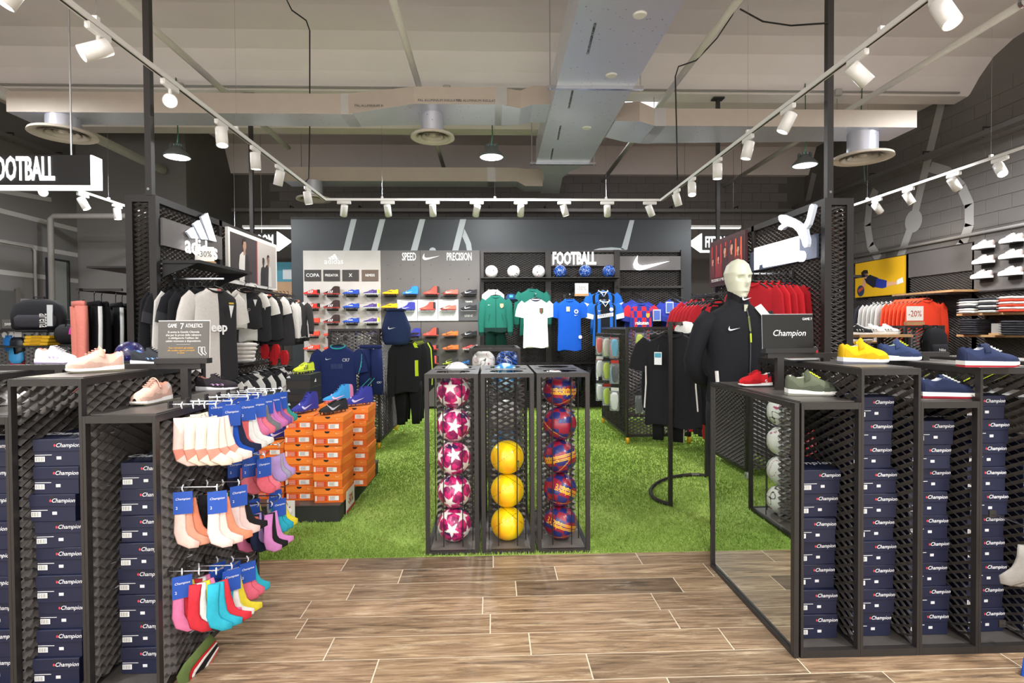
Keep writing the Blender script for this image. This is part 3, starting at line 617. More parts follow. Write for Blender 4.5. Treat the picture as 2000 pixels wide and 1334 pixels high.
# ---- hanging tops
_GA = {}
def top_parts(w=.5, h=.7, sleeve='short', cols=('#ffffff',), cf=None, key='', collar=None, slc=None, cuff=None, hood=False, hanger='#151515', zipc=None, thick=1.0):
    k = (w, h, sleeve, tuple(cols), key, collar, slc, cuff, hood, hanger, zipc, thick)
    if k in _GA: return _GA[k]
    P = []; hw = w/2; n = 20
    prof = [(0.0, .085, .03), (-.02, .11, .035), (-.055, hw*.78, .035), (-.085, hw*.96, .038), (-.13, hw*.99, .045), (-.24, hw*.93, .052), (-.42*h-.1, hw*.92, .055), (-.7*h, hw*.95, .055), (-.88*h, hw*.97, .06), (-h, hw*.98, .055)]
    rings = []
    for i, (z, a, d) in enumerate(prof):
        d *= thick
        rip = .0 if i < 4 else .18*(i-3)/6
        rings.append([(a*math.copysign(abs(math.cos(q))**.8, math.cos(q)), d*(math.sin(q) if abs(math.sin(q)) > 1e-6 else 0)*(1+rip*math.sin(5*q+i*.4+w*9)), z-(.012*math.sin(4*q) if i == len(prof)-1 else 0)) for q in [2*PI*j/n for j in range(n)]])
    mb = MB(); mb.loft(rings, cap=False)
    if cf:
        for fi, f in enumerate(mb.f):
            c = [sum(mb.v[j][a] for j in f)/4 for a in range(3)]; mb.mi[fi] = cf(c[0]/hw, -c[2]/h, c[1] < 0)
    P.append(('body', mb.mesh('body', [cloth(c) for c in cols], True), None))
    if sleeve:
        for sg in (-1, 1):
            pts = [(hw*.80, -.075, .075), (hw*1.02, -.13, .085), (hw*1.16, -.22, .083), (hw*1.24, -.30, .078)] if sleeve == 'short' else [(hw*.80, -.075, .075), (hw*1.0, -.14, .08), (hw*1.12, -.3, .065), (hw*1.2, -.46, .056), (hw*1.2, -.6, .048), (hw*1.19, -.66, .04)]
            if h < .6: pts = [(a, b*h/.7, c*h/.7) for a, b, c in pts]
            rr = []
            for i, (x, z, r) in enumerate(pts):
                x1, z1 = pts[min(i+1, len(pts)-1)][:2]; x0, z0 = pts[max(0, i-1)][:2]; dx, dz = x1-x0, z1-z0; l = math.hypot(dx, dz); nx, nz = -dz/l, dx/l
                rr.append([(sg*(x+nx*r*math.cos(q)), .026*thick*math.sin(q)*(1 if i else .6), z+nz*r*math.cos(q)) for q in [2*PI*j/10 for j in range(10)]])
            sb = MB(); m_ = len(pts)-2
            sb.loft(rr, cap=False, matf=(lambda i, k_: 1 if i == m_ else 0)); sc = slc or cols[0]
            P.append(('sleeve', sb.mesh('sleeve', [cloth(sc), cloth(cuff or sc)], True), None))
    cb = MB(); pts = [(.08*math.cos(q), .036*thick*math.sin(q), .0+.03*(math.sin(q) if math.sin(q) < 0 else math.sin(q)*.3)) for q in [2*PI*j/14 for j in range(15)]]
    cb.tube(pts, .011, 6, False); P.append(('collar', cb.mesh('collar', cloth(collar or cols[0]), True), None))
    if hood:
        hb = MB(); hb.loft([[(.12*f*math.cos(q), .045+.05*f*math.sin(q), z) for q in [2*PI*j/12 for j in range(12)]] for z, f in ((-.16, .7), (-.1, 1.1), (-.02, 1.0), (.03, .6))]); P.append(('hood', hb.mesh('hood', cloth(cols[0]), True), None))
    if zipc:
        zb = MB(); zb.tube([(0, -.037, -.04), (0, -.05, -.12), (0, -.058, -.45*h), (0, -.06, -h)], .004, 5); P.append(('zip', zb.mesh('zip', plast(zipc)), None))
    ha = MB(); ha.tube([(-hw*.7, 0, -.06), (-.06, 0, .005), (0, 0, .02), (.06, 0, .005), (hw*.7, 0, -.06)], .009, 6); ha.tube([(0, 0, .02), (0, 0, .055), (.018, 0, .07), (.012, 0, .092), (-.006, 0, .095)], .004, 6)
    P.append(('hanger', ha.mesh('hanger', plast(hanger)), None))
    _GA[k] = P; return P
def top(name, label, cat, loc, rz, spec, group=None, tilt=0):
    t = thing(name, label, cat, loc, 0, group, rot=(tilt, 0, rz))
    for nm, me, _ in top_parts(**spec): put(nm, me, t)
    return t
def patch(parent, poly, m, y=-.062, name='print', t=.001): return MB().prism(poly, t, y).build(name, m, parent)
# ---- trousers and shorts, waist at z=0
_TR = {}
def legs_parts(w=.36, h=.95, col='#15161a', stripe=None, shorts=False, col2=None):
    k = (w, h, col, stripe, shorts, col2)
    if k in _TR: return _TR[k]
    P = []; hw = w/2
    wb_ = MB(); wb_.loft([[(hw*.92*math.cos(q), .035*math.sin(q), z) for q in [2*PI*j/16 for j in range(16)]] for z in (0, -.04)]); P.append(('waistband', wb_.mesh('waistband', cloth(col2 or col), True), None))
    for sg in (-1, 1):
        L_ = MB(); ks = [(-.04, .46, .92), (-.2, .48, 1.0), (-.45, .5, .82), (-.8, .5, .6), (-1, .5, .55)] if not shorts else [(-.08, .46, .92), (-.4, .48, 1.0), (-1, .54, 1.0)]
        rr = []
        for z, cx, wd in ks: rr.append([(sg*hw*cx+hw*.5*wd*math.cos(q), .034*math.sin(q)*(1+.25*math.sin(3*q+z*4)), z*h) for q in [2*PI*j/14 for j in range(14)]])
        L_.loft(rr, matf=(lambda i, k_: 1 if stripe and ((k_ in (0, 13)) if sg > 0 else (k_ in (6, 7))) else 0)); P.append(('leg', L_.mesh('trouser_leg', [cloth(col), cloth(stripe or col)], True), None))
    ha = MB(); ha.tube([(-hw*.9, 0, .0), (hw*.9, 0, .0)], .008, 6); ha.tube([(0, 0, 0), (0, 0, .06), (.018, 0, .075), (.01, 0, .098), (-.005, 0, .1)], .004, 6); P.append(('hanger', ha.mesh('hanger', plast('#151515')), None))
    _TR[k] = P; return P
def legs(name, label, cat, loc, rz, spec, group=None):
    t = thing(name, label, cat, loc, rz, group)
    for nm, me, _ in legs_parts(**spec): put(nm, me, t)
    return t

# ---- balls: printed pattern stored as vertex colours
def _sph(nu=150, nv=76):
    th = np.linspace(0, 2*PI, nu, endpoint=False); ph = np.linspace(0, PI, nv)
    P, T = np.meshgrid(ph, th, indexing='ij'); v = np.stack([np.sin(P)*np.cos(T), np.sin(P)*np.sin(T), np.cos(P)], -1).reshape(-1, 3)
    f = [(i*nu+k, (i+1)*nu+k, (i+1)*nu+(k+1) % nu, i*nu+(k+1) % nu) for i in range(nv-1) for k in range(nu)]
    return v, f
SV, SF = _sph()
def vnoise(v, s, seed=0):
    r = np.random.RandomState(seed); out = np.zeros(len(v))
    for k in range(9): d = r.randn(3); out += np.sin(v@d*s+r.rand()*6.28)
    return out/4.5
PHI = (1+5**.5)/2
ICO = np.array([(s1*a, s2*b, 0) if o == 0 else ((0, s1*a, s2*b) if o == 1 else (s2*b, 0, s1*a)) for o in range(3) for s1 in (1, -1) for s2 in (1, -1) for a, b in ((1, PHI),)], float); ICO /= np.linalg.norm(ICO[0])
def star_mask(v, ro=.5, ri=.19):
    m = np.zeros(len(v), bool)
    for c in ICO:
        nb_ = sorted(ICO, key=lambda q: -q@c)[1]; a = nb_-c*(nb_@c); a /= np.linalg.norm(a); b = np.cross(c, a)
        d = v@c; ang = np.arccos(np.clip(d, -1, 1)); phi = np.arctan2(v@b, v@a)
        q = np.abs(((phi+PI/5) % (2*PI/5))-PI/5)/(PI/5)                     # 0 at a tip, 1 at a notch
        px_, py_ = ang*np.cos(q*PI/5), ang*np.sin(q*PI/5)
        tx, ty, nx_, ny_ = ro, 0, ri*math.cos(PI/5), ri*math.sin(PI/5)
        m |= ((nx_-tx)*(py_-ty)-(ny_-ty)*(px_-tx)) > 0
        m &= True
    return m
def C(h): return np.array(lin(h))
def pat_star(v, c1='#d02a74', c2='#8a1a58', c3='#3a2350', st='#f1ece8'):
    n = vnoise(v, 9, 1); n2 = vnoise(v, 4, 5); col = np.where((n > 0)[:, None], C(c1), C(c2)); col = np.where((n2 > .75)[:, None], C(c3), col)
    return np.where(star_mask(v)[:, None], C(st), col)
def pat_barca(v):
    az = np.arctan2(v[:, 1], v[:, 0]); la = np.arcsin(np.clip(v[:, 2], -1, 1)); n = vnoise(v, 3, 4)*.1
    ck = (np.floor((az+n)/(PI/4))+np.floor((la+n)/.42)).astype(int) % 2
    col = np.where(ck[:, None] == 0, C('#8d1c34'), C('#232b6b'))
    band = np.abs(la) < .17; ln = (np.floor((la+.17)/.038).astype(int) % 2) == 0
    col = np.where((band & ln & (np.cos(az+PI/2-.9) > -.1))[:, None], C('#f0b81e'), col); col = np.where((band & ~(np.cos(az+PI/2-.9) > -.1))[:, None], C('#8d1c34'), col)
    arc = np.abs(v@np.array([.5, .3, -.8])-.35) < .014
    return np.where(arc[:, None], C('#f0b81e'), col)
def pat_yellow(v):
    n = vnoise(v, 2.2, 8); t_ = np.clip(.5+.5*n, 0, 1)[:, None]; col = C('#ffdc10')*(1-t_**2)+C('#ffa01e')*t_**2
    arc = (np.abs(v@np.array([.62, .2, .76])-.55) < .010) | (np.abs(v@np.array([-.5, .3, .8])-.2) < .007)
    return np.where(arc[:, None], C('#3a2a12'), col)
def pat_white(v):
    col = np.tile(C('#efefec'), (len(v), 1)); n = vnoise(v, 3.3, 2)
    col = np.where((np.abs(n-.35) < .07)[:, None], C('#23262c'), col); return np.where((np.abs(n+.7) < .05)[:, None], C('#b04a73'), col)
def pat_blue(v):
    az = np.arctan2(v[:, 1], v[:, 0]); z = v[:, 2]+.12*np.abs(((az*6/PI) % 2)-1); s_ = (np.floor(z*7).astype(int) % 2) == 0
    col = np.where(s_[:, None], C('#2a62c4'), C('#16255c')); n = vnoise(v, 4, 6); return np.where((np.abs(n-.2) < .035)[:, None], C('#d7e2f2'), col)
def pat_navy(v):
    n = vnoise(v, 5, 12); col = np.where((n > .2)[:, None], C('#1d2a66'), C('#27184d')); return np.where((np.abs(n+.5) < .05)[:, None], C('#3f63c9'), col)
def pat_lightblue(v):
    n = vnoise(v, 7, 3); col = np.where((n > .1)[:, None], C('#2d8fd6'), C('#bfe2f4')); return np.where((n > .8)[:, None], C('#0d4f9c'), col)
_BM = {}
def ball_me(kind):
    if kind in _BM: return _BM[kind]
    f = globals()['pat_'+kind]; me = bpy.data.meshes.new('ball'); g_ = 1-.012*np.clip(1-8*np.abs(vnoise(SV, 5, 21)), 0, 1)
    me.from_pydata((SV*.11*g_[:, None]).tolist(), [], SF); c = me.color_attributes.new('print', 'FLOAT_COLOR', 'POINT')
    c.data.foreach_set('color', np.c_[f(SV), np.ones(len(SV))].ravel()); me.polygons.foreach_set('use_smooth', [True]*len(SF)); me.materials.append(emat_attr('printed ball leather', .32, .4)); me.update()
    _BM[kind] = me; return me
def ball(kind, label, loc, rot=(0, 0, 0), group=None, s=1):
    return tag(put('football', ball_me(kind), None, loc, rot, s), label, 'ball', group)
def wrap_text(parent, s, size, r, mt, az=0, la=0):            # lettering bent round a ball
    src = text_me(s, size, .0, .62, 0, 'CENTER', mt); me = src.copy()
    for v_ in me.vertices:
        a, b = az+v_.co.x/r, la+v_.co.z/r; v_.co = (r*math.sin(a)*math.cos(b), -r*math.cos(a)*math.cos(b), r*math.sin(b))
    return put('lettering', me, parent)

# ---- shoe boxes, front face to -y, origin at the base centre
_BX = {}
def box_parts(kind):
    if kind in _BX: return _BX[kind]
    P = []
    if kind == 'navy': w_, d_, h_, lid = .178, .29, .106, .048; c1 = c2 = M_NAVY
    elif kind == 'orange': w_, d_, h_, lid = .215, .33, .12, .05; c1 = card('#e06a1c'); c2 = card('#f2832b')
    else: w_, d_, h_, lid = .22, .34, .125, .055; c1 = card('#2a2523'); c2 = card('#1d2024')
    mb = MB(); mb.box((0, 0, (h_-lid)/2+.004), (w_-.006, d_-.006, h_-lid+.008)); P.append(('body', mb.mesh('body', c1), None))
    mb = MB(); mb.box((0, 0, h_-lid/2), (w_, d_, lid), ch=.0015); P.append(('lid', mb.mesh('lid', c2), None))
    y = -d_/2-.0006
    if kind == 'navy':
        mb = MB(); mb.lathe([(.0, 0), (.011, 0)], 10); mb.v = [(a, y, h_-.004+b if b < 0 else h_-.004) for a, b, c in mb.v]; P.append(('finger_hole', mb.mesh('finger_hole', M_BLACK), None))
        P.append(('lettering', text_me('Champion', .023, .0004, .95, .3, 'CENTER', ink('#e8e8ec')), (.042, y, h_-.024)))
        mb = MB(); mb.prism([(-.0045+.0042*math.cos(a*PI/5), .0055*math.sin(a*PI/5)) for a in range(10)], .0004); P.append(('logo', mb.mesh('logo', ink('#c23a44')), (-.002, y-.0003, h_-.024)))
        mb = MB(); mb.m = 0; mb.prism([(-.083, .018), (-.046, .018), (-.046, .038), (-.083, .038)], .0005, y+.0025)
        mb.m = 1
        for j in range(9): mb.prism([(-.079+.0034*j, .020), (-.0775+.0034*j-(.0006 if j % 3 else 0), .020), (-.0775+.0034*j-(.0006 if j % 3 else 0), .036), (-.079+.0034*j, .036)], .0003, y+.002)
        P.append(('barcode_label', mb.mesh('barcode_label', [ink('#eeeeec'), ink('#202020')]), None))
        mb = MB(); mb.prism([(-.002, .026), (.016, .026), (.016, .038), (-.002, .038)], .0005, y+.0025); mb.prism([(-.083, .043), (-.02, .043), (-.02, .0455), (-.083, .0455)], .0005, y+.0025); P.append(('size_label', mb.mesh('size_label', ink('#cfd0d4')), None))
        P.append(('lid_lettering', text_me('Champion', .07, .0004, .95, .3, 'CENTER', ink('#d8d8de')), (0, -.02, h_+.0006, -PI/2)))
    elif kind == 'orange':
        mb = MB(); mb.prism([(.02*math.cos(PI+a*PI/8), .018*math.sin(PI+a*PI/8)) for a in range(9)], .0005); P.append(('finger_hole', mb.mesh('finger_hole', M_BLACK), (-.005, y, h_-.002)))
        mb = MB(); mb.prism(swoosh_poly(.035), .0005); P.append(('logo', mb.mesh('logo', ink('#f9c79a')), (.075, y, h_-.02)))
        mb = MB(); mb.m = 0; mb.prism([(-.1, .015), (-.012, .015), (-.012, .057), (-.1, .057)], .0006, y+.0025); mb.m = 1; mb.prism([(-.1, .015), (-.085, .015), (-.085, .057), (-.1, .057)], .0004, y+.002)
        for j in range(4): mb.prism([(-.08, .02+.009*j), (-.03, .02+.009*j), (-.03, .0225+.009*j), (-.08, .0225+.009*j)], .0004, y+.002)
        P.append(('size_label', mb.mesh('size_label', [ink('#d8481c'), ink('#e8d8cc')]), None))
        mb = MB(); mb.m = 0; mb.prism([(.0, .018), (.075, .018), (.075, .055), (.0, .055)], .0006, y+.0025); mb.m = 1
        for j in range(5): mb.prism([(.008, .024+.006*j), (.05-.006*(j % 2), .024+.006*j), (.05-.006*(j % 2), .0265+.006*j), (.008, .0265+.006*j)], .0004, y+.002)
        P.append(('price_label', mb.mesh('price_label', [ink('#f3f1ec'), ink('#777777')]), None))
    else:
        for x in (-.085,):
            mb = MB()
            for pl in stripes3(.028): mb.prism(pl, .0005)
            P.append(('logo', mb.mesh('logo', ink('#f0f0f0')), (x, y, h_-.03)))
        mb = MB()
        for pl in stripes3(.045): mb.prism(pl, .0005)
        P.append(('side_logo', mb.mesh('logo', ink('#f0f0f0')), (w_/2+.0006, -.02, h_*.35, 0, PI/2)))
    _BX[kind] = P; return P
BOXH = dict(navy=.106, orange=.12, black=.125)
def sbox(kind, label, loc, rz, group):
    t = thing('shoe_box', label, 'shoe box', loc, rz, group)
    for nm, me, l in box_parts(kind):
        if l is None: put(nm, me, t)
        else: put(nm, me, t, l[:3], (l[3] if len(l) > 3 else 0, 0, l[4] if len(l) > 4 else 0))
    return t
# ---- folded garment
_FO = {}
def folded(col, label, loc, rz=0, group=None, w_=.26, d_=.3, h_=.035, col2=None):
    k = (col, col2, w_, d_, h_)
    if k not in _FO:
        a = MB(); n = 16; rr = []
        for z, s_ in ((0, .97), (.3, 1.0), (.7, 1.0), (1, .95)): rr.append([((w_/2)*s_*math.copysign(abs(math.cos(q))**.3, math.cos(q)), (d_/2)*s_*math.copysign(abs(math.sin(q))**.3, math.sin(q)), z*h_*(1+.08*math.sin(3*q))) for q in [2*PI*(j+.5)/n for j in range(n)]])
        a.loft(rr); b = MB(); b.tube([(-w_/2*.95, -d_/2-.002, h_*.5), (w_/2*.95, -d_/2-.002, h_*.5)], h_*.12, 6)
        _FO[k] = (a.mesh('folded_body', cloth(col), True), b.mesh('fold_edge', cloth(col2 or col), True))
    t = thing('folded_garment', label, 'folded clothes', loc, rz, group); put('folded_body', _FO[k][0], t); put('fold_edge', _FO[k][1], t); return t

# ================================================================ BACK PARTITION (y = 9.9)
YP = 9.9
xa, xb, zt = PY(568, 428, YP).x, PY(1350, 430, YP).x, PY(960, 428, YP).z
M_PART = mat('blue black partition paint', '#20262b', .45, 0, .06, 4)
pw = struct(MB().span((xa, YP, 0), (xb, YP+.35, zt)).build('wall_partition', M_PART))
MB().span((xa, YP-.02, zt), (xb, YP+.37, zt+.03)).build('wall_cap', M_BLACK, pw)
M_PL = mat('pale partition line', '#a7adaf', .6, 0, .05)
def onP(px, py): p = PY(px, py, YP); return (p.x, p.z)
def pline(poly): MB().prism([onP(*q) for q in poly], .003, YP-.003).build('line_marking', M_PL, pw)
for q in ([(686, 427), (697, 427), (682, 490), (670, 490)], [(742, 427), (753, 427), (737, 490), (725, 490)], [(820, 427), (831, 427), (815, 490), (802, 490)], [(899, 427), (911, 427), (895, 490), (883, 490)], [(907, 447), (911, 455), (920, 475), (922, 490), (912, 490), (910, 478), (903, 462)], [(1230, 430), (1239, 430), (1225, 488), (1213, 487)], [(1153, 490), (1170, 485), (1195, 483), (1215, 485), (1231, 491)], [(838, 490), (840, 485), (845, 483), (850, 485), (852, 490)]): pline(q)
zp = PY(760, 490, YP).z
def wpanel(name, label, px0, px1, m, th=.05):
    x0, x1 = PY(px0, 600, YP).x, PY(px1, 600, YP).x
    t = thing(name, label, 'display panel', ((x0+x1)/2, YP-th, 0), group='boot display panels')
    MB().span((x0-(x0+x1)/2, 0, .05), (x1-(x0+x1)/2-.006, th-.002, zp)).build('board', m, t); return t, x0, x1
M_PALE = mat('pale concrete board', '#b9b4b0', .6, 0, .1, 6); M_DK = mat('dark display board', '#5f5b5a', .5, 0, .06, 10)
YW = YP-.05
t1, a1, b1 = wpanel('boot_display_wall', 'pale grey boot wall panel headed by three-stripe logo and four name plates', 595, 746, M_PALE)
t2, a2, b2 = wpanel('boot_display_wall', 'dark grey boot wall panel headed SPEED', 746, 823, M_DK)
t3, a3, b3 = wpanel('boot_display_wall', 'dark grey boot wall panel headed PRECISION with white swoosh mark', 823, 938, M_DK)
def loc_in(t, px, py, dy=-.003): p = PY(px, py, YW); return (p.x-t.location.x, dy, p.z)
mb = MB()
for pl in stripes3(.13): mb.prism(pl, .004)
mb.build('logo', ink('#f4f4f4'), t1, loc_in(t1, 653, 507)); text(t1, 'adidas', .135, loc_in(t1, 652, 511), ink('#f4f4f4'), .003)
for px, s, c in ((611, 'COPA', '#2b2523'), (648, 'PREDATOR', '#2b2523'), (685, 'X', '#2f2a28'), (723, 'NEMESIS', '#5b4a40')):
    p = loc_in(t1, px, 538); pl = MB().box((0, 0, 0), (.285, .012, .195)).build('name_plate', card(c), t1, (p[0], -.008, p[2])); text(pl, s, .085 if len(s) < 5 else .062, (0, -.007, 0), ink('#f2f2f2'), xs=1 if len(s) < 5 else .72)
text(t2, 'SPEED', .19, loc_in(t2, 799, 502), ink('#f2f2f2'), .003, xs=.48, bold=.003); text(t3, 'PRECISION', .19, loc_in(t3, 897, 502), ink('#f2f2f2'), .003, xs=.48, bold=.003)
MB().prism(swoosh_poly(.3), .004).build('logo', ink('#f4f4f4'), t3, loc_in(t3, 842, 502))
for tt, pxs in ((t2, (757, 782, 808)), (t3, (842, 879, 916))):
    for px in pxs:
        for py in (518, 545):
            MB().lathe([(.0, -.001), (.008, -.001)], 8).build('peg_hole', M_BLACK, tt, loc_in(tt, px, py, -.001), (PI/2, 0, 0))
# lit boot board
p0, p1 = PY(776, 627, YW), PY(897, 585, YW); t = thing('feature_board', 'pale glass feature board carrying four boots on the dark panels', 'display board', (p0.x, YW-.022, p0.z))
for i, (s, b) in enumerate((('MERCURIAL', 'SUPERFLY'), ('PHANTOM', 'VSN'), ('PHANTOM', 'VENOM'), ('TIEMPO', 'LEGEND'))):
    wd = .358; x0 = i*wd; col = '#c7ccd0' if i < 3 else '#48494c'
    pl = MB().span((x0+.003, 0, 0), (x0+wd-.003, .02, p1.z-p0.z)).build('pane', mat('board glass '+col, col, .15, 0, .04), t)
    text(pl, s, .042, (x0+wd/2, -.003, .33), ink('#f5f5f5'), xs=.9, bold=.001); text(pl, b, .05, (x0+wd/2, -.003, .085), ink('#f5f5f5'), xs=.8)
    MB().span((x0+.05, -.1, .168), (x0+wd-.05, 0, .174)).build('ledge', mat('clear acrylic', '#dfe6ea', .1, 0, 0, alpha=.5), pl)
# boots
BS_ = dict(
 red=dict(style='boot', up='#d8342c', sole='#c92f28', lining='#2a2323', lace='#2a2323', mark='3', markc='#f2f2f2', heel='#2a2323'),
 redx=dict(style='boot', up='#e04a35', sole='#d0402e', lining='#c2392c', lace='#e8604a', mark='3', markc='#f2f2f2'),
 pred=dict(style='high', up='#3a2b2b', sole='#b8322c', lining='#211d1e', lace=None, mark='3', markc='#f0e6e4', toe='#8c3430'),
 blu=dict(style='boot', up='#2a49a6', sole='#24408f', lining='#1c2550', lace='#24408f', mark='w', markc='#dfe6f5', sole2='#1c2550'),
 pur=dict(style='boot', up='#4c3c78', sole='#e6ece2', lining='#2c2748', lace='#3a3060', mark='3', markc='#5a4a90', heel='#c5e04a'),
 yel=dict(style='boot', up='#e0b21e', sole='#b88a14', lining='#3a3014', lace='#c89a18', mark='w', markc='#4a3c10'),
 sky=dict(style='high', up='#2f86d2', sole='#2a6cb4', lining='#245a9a', lace='#2f86d2', mark='s', markc='#bfe0f6'),
 ind=dict(style='high', up='#3b3f9c', sole='#34388a', lining='#2a2d70', lace='#3b3f9c', mark='s', markc='#c9c6e8'),
 cor=dict(style='boot', up='#d85248', sole='#c2483f', lining='#2d2526', lace='#b8423a', mark='s', markc='#c94a40', heel='#3c3134'),
 corh=dict(style='high', up='#d65247', sole='#c2483f', lining='#2d2526', lace='#2d2526', mark='s', markc='#e8685c', heel='#3c3134'),
 ora=dict(style='boot', up='#e8763e', sole='#d86a36', lining='#8a4020', lace='#e8763e', mark='s', markc='#3a2a22'),
 orb=dict(style='boot', up='#e0685a', sole='#b8483e', lining='#8a4038', lace='#e0685a', mark='s', markc='#f2c0b4', toe='#5a3434'),
 blk=dict(style='boot', up='#2c2c30', sole='#242428', lining='#1b1b1e', lace='#2c2c30', mark='s', markc='#b9bcc4'),
 pnk=dict(style='boot', up='#e2564e', sole='#e6e2e0', lining='#a03a36', lace='#e2564e', mark='s', markc='#3a3a3e', heel='#eceae8'),
 vol=dict(style='boot', up='#3a3d3c', sole='#c8dc3a', lining='#24262a', lace='#c8dc3a', mark='s', markc='#d4e63c'),
 blz=dict(style='boot', up='#2f6fb2', sole='#27609e', lining='#1e3f66', lace='#2f6fb2', mark='s', markc='#1e2c50'))
_ledge = MB().span((-.10, -.115, -.006), (.10, .035, 0)).mesh('ledge', M_STEEL); _lip = MB().span((-.1, .028, -.03), (.1, .035, 0)).mesh('back_plate', M_STEEL)
NAMEC = dict(red='red and black boot with white stripes', redx='bright red boot with white stripes', pred='black and red high-ankle boot', blu='royal blue boot', pur='purple boot with lime heel', yel='yellow boot', sky='sky blue high-ankle boot', ind='indigo high-ankle boot', cor='coral red boot with dark heel', corh='coral red high-ankle boot', ora='orange boot', orb='salmon and dark boot', blk='black boot', pnk='pink red boot with white heel', vol='black boot with lime trim', blz='steel blue boot')
def wallboot(k, px, py, where, yw=YW, ledge=True):
    p = PY(px, py+8.5, yw-.09)
    if ledge:
        lt = thing('boot_shelf', 'shelf for %s' % (NAMEC[k].replace(' with white stripes', '')+', '+where), 'shelf', (p.x, yw-.037, p.z), group='boot shelves'); put('ledge', _ledge, lt); put('back_plate', _lip, lt)
    shoe('football_boot', NAMEC[k]+', '+where, 'football boot', (p.x, yw-.08, p.z+.001), PI, BS_[k], 'boots on the back wall')
cn = ('first', 'second', 'third', 'fourth')
rows = (568, 595, 623.5, 649, 676)
for r_, py in enumerate(rows):
    for c_, (px, k) in enumerate(((608, 'red' if r_ < 2 else 'redx'), (647, 'pred' if r_ < 3 else 'redx'), (685, 'blu'), (725, 'pur'))):
        wallboot(k, px, py, '%s row, %s column of the pale panel' % (ORD[r_], cn[c_]))
for k, px, py, wh in (('yel', 762, 568, 'top of the SPEED panel'), ('sky', 801, 568, 'top of the SPEED panel'), ('yel', 760, 595, 'second row of the SPEED panel'), ('ind', 805, 650, 'third row of the SPEED panel'), ('ind', 803, 676, 'fourth row of the SPEED panel'), ('ind', 803, 704, 'lowest row of the SPEED panel'), ('yel', 762, 650, 'third row of the SPEED panel'),
    ('corh', 842, 568, 'top row of the PRECISION panel'), ('orb', 879, 568, 'top row of the PRECISION panel'), ('blk', 916, 568, 'top row of the PRECISION panel'),
    ('corh', 841, 649, 'third row of the PRECISION panel'), ('ora', 879, 649, 'third row of the PRECISION panel'), ('blk', 916, 649, 'third row of the PRECISION panel'),
    ('cor', 840, 676, 'fourth row of the PRECISION panel'), ('ora', 880, 676, 'fourth row of the PRECISION panel'), ('pnk', 918, 676, 'fourth row of the PRECISION panel'),
    ('corh', 841, 704, 'lowest row of the PRECISION panel'), ('vol', 879, 704, 'lowest row of the PRECISION panel'), ('blz', 917, 704, 'lowest row of the PRECISION panel')): wallboot(k, px, py, wh)
for k, px, wh in (('ind', 799, 'first pane'), ('corh', 834, 'second pane'), ('orb', 873, 'third pane'), ('blk', 917, 'dark pane')):
    p = p0.x+.358*{'first pane': .5, 'second pane': 1.5, 'third pane': 2.5, 'dark pane': 3.5}[wh]; shoe('football_boot', NAMEC[k]+' on the feature board, '+wh, 'football boot', (p, YW-.075, p0.z+.175), PI, BS_[k], 'boots on the back wall')
# ---- mesh bays
def bay_frame(name, label, px0, px1, bars, sign=None):
    x0, x1 = PY(px0, 600, YP).x, PY(px1, 600, YP).x; t = thing(name, label, 'display bay', (x0, YW, 0), group='mesh display bays'); W_ = x1-x0
    for x in (0, W_-.05): MB().span((x, -.05, 0), (x+.05, .045, zp)).build('upright', M_STEEL, t)
    MB().span((.05, -.02, zp-.04), (W_-.05, .02, zp)).build('top_rail', M_STEEL, t)
    expm(t, W_-.1, zp-.04, (.05, .02, 0))
    for z in bars: MB().span((0, -.07, z-.02), (W_, -.03, z+.02)).build('cross_bar', M_STEEL, t)
    return t, x0, x1
zb1, zb2 = PY(1000, 545, YW).z, PY(1000, 552, YW).z
bayA, x0A, x1A = bay_frame('mesh_bay', 'mesh display bay with white balls above the green jacket', 940, 1070, (zb1-.03, .8))
bayB, x0B, x1B = bay_frame('mesh_bay', 'mesh display bay with FOOTBALL lettering and blue balls', 1070, 1203, (zb1-.03, .8))
bayC, x0C, x1C = bay_frame('mesh_bay', 'mesh display bay with glowing swoosh sign', 1203, 1332, (PY(1260, 561, YW).z, .8))
for b_, x0, x1 in ((bayA, x0A, x1A), (bayB, x0B, x1B)): MB().span((0, -.35, zb1-.012), (x1-x0, 0, zb1+.0)).build('ball_shelf', M_STEEL, b_)
MB().span((.05, -.03, PY(1100, 520, YW).z), (x1B-x0B-.05, -.005, PY(1100, 497, YW).z)).build('sign_board', M_DK, bayB)
text(bayB, 'FOOTBALL', .3, (PY(1120, 507, YW).x-x0B, -.08, PY(1120, 507, YW).z), glow('#f4f4f4', .9), .02, xs=.52, bold=.008)
zs0, zs1 = PY(1260, 528, YW).z, PY(1260, 501, YW).z
MB().span((.05, -.04, zs0), (x1C-x0C-.05, -.005, zs1)).build('sign_board', M_DK, bayC)
q = PY(1270, 514, YW); MB().prism(swoosh_poly(.64), .025).build('glowing_logo', glow('#ffffff', 3), bayC, (q.x-x0C, -.09, q.z-.02))
for k, px, lb in (('white', 960, 'white ball with thin lines, first on the shelf over the green jacket'), ('white', 1003, 'white ball with thin lines, middle of the shelf over the green jacket'), ('white', 1052, 'white ball with thin lines, beside the FOOTBALL lettering'), ('blue', 1094, 'blue and navy ball under the letters FO'), ('blue', 1143, 'blue and navy ball under the letters AL'), ('blue', 1189, 'blue and navy ball nearest the glowing swoosh')):
    ball(k, lb, (PY(px, 530, YW-.2).x, YW-.2, zb1+.11), (rnd.random()*3, rnd.random(), rnd.random()*6), 'balls on the back shelves')
def arm(x, z, yend, label, slope=0):
    t = thing('garment_hook_bar', label, 'hook bar', (x, YW-.05, z), group='straight display arms'); MB().bar((0, 0, 0), (0, yend, slope), .014).build('bar', M_CHROME, t); MB().box((0, 0, 0), (.05, .02, .06)).build('bracket', M_STEEL, t)
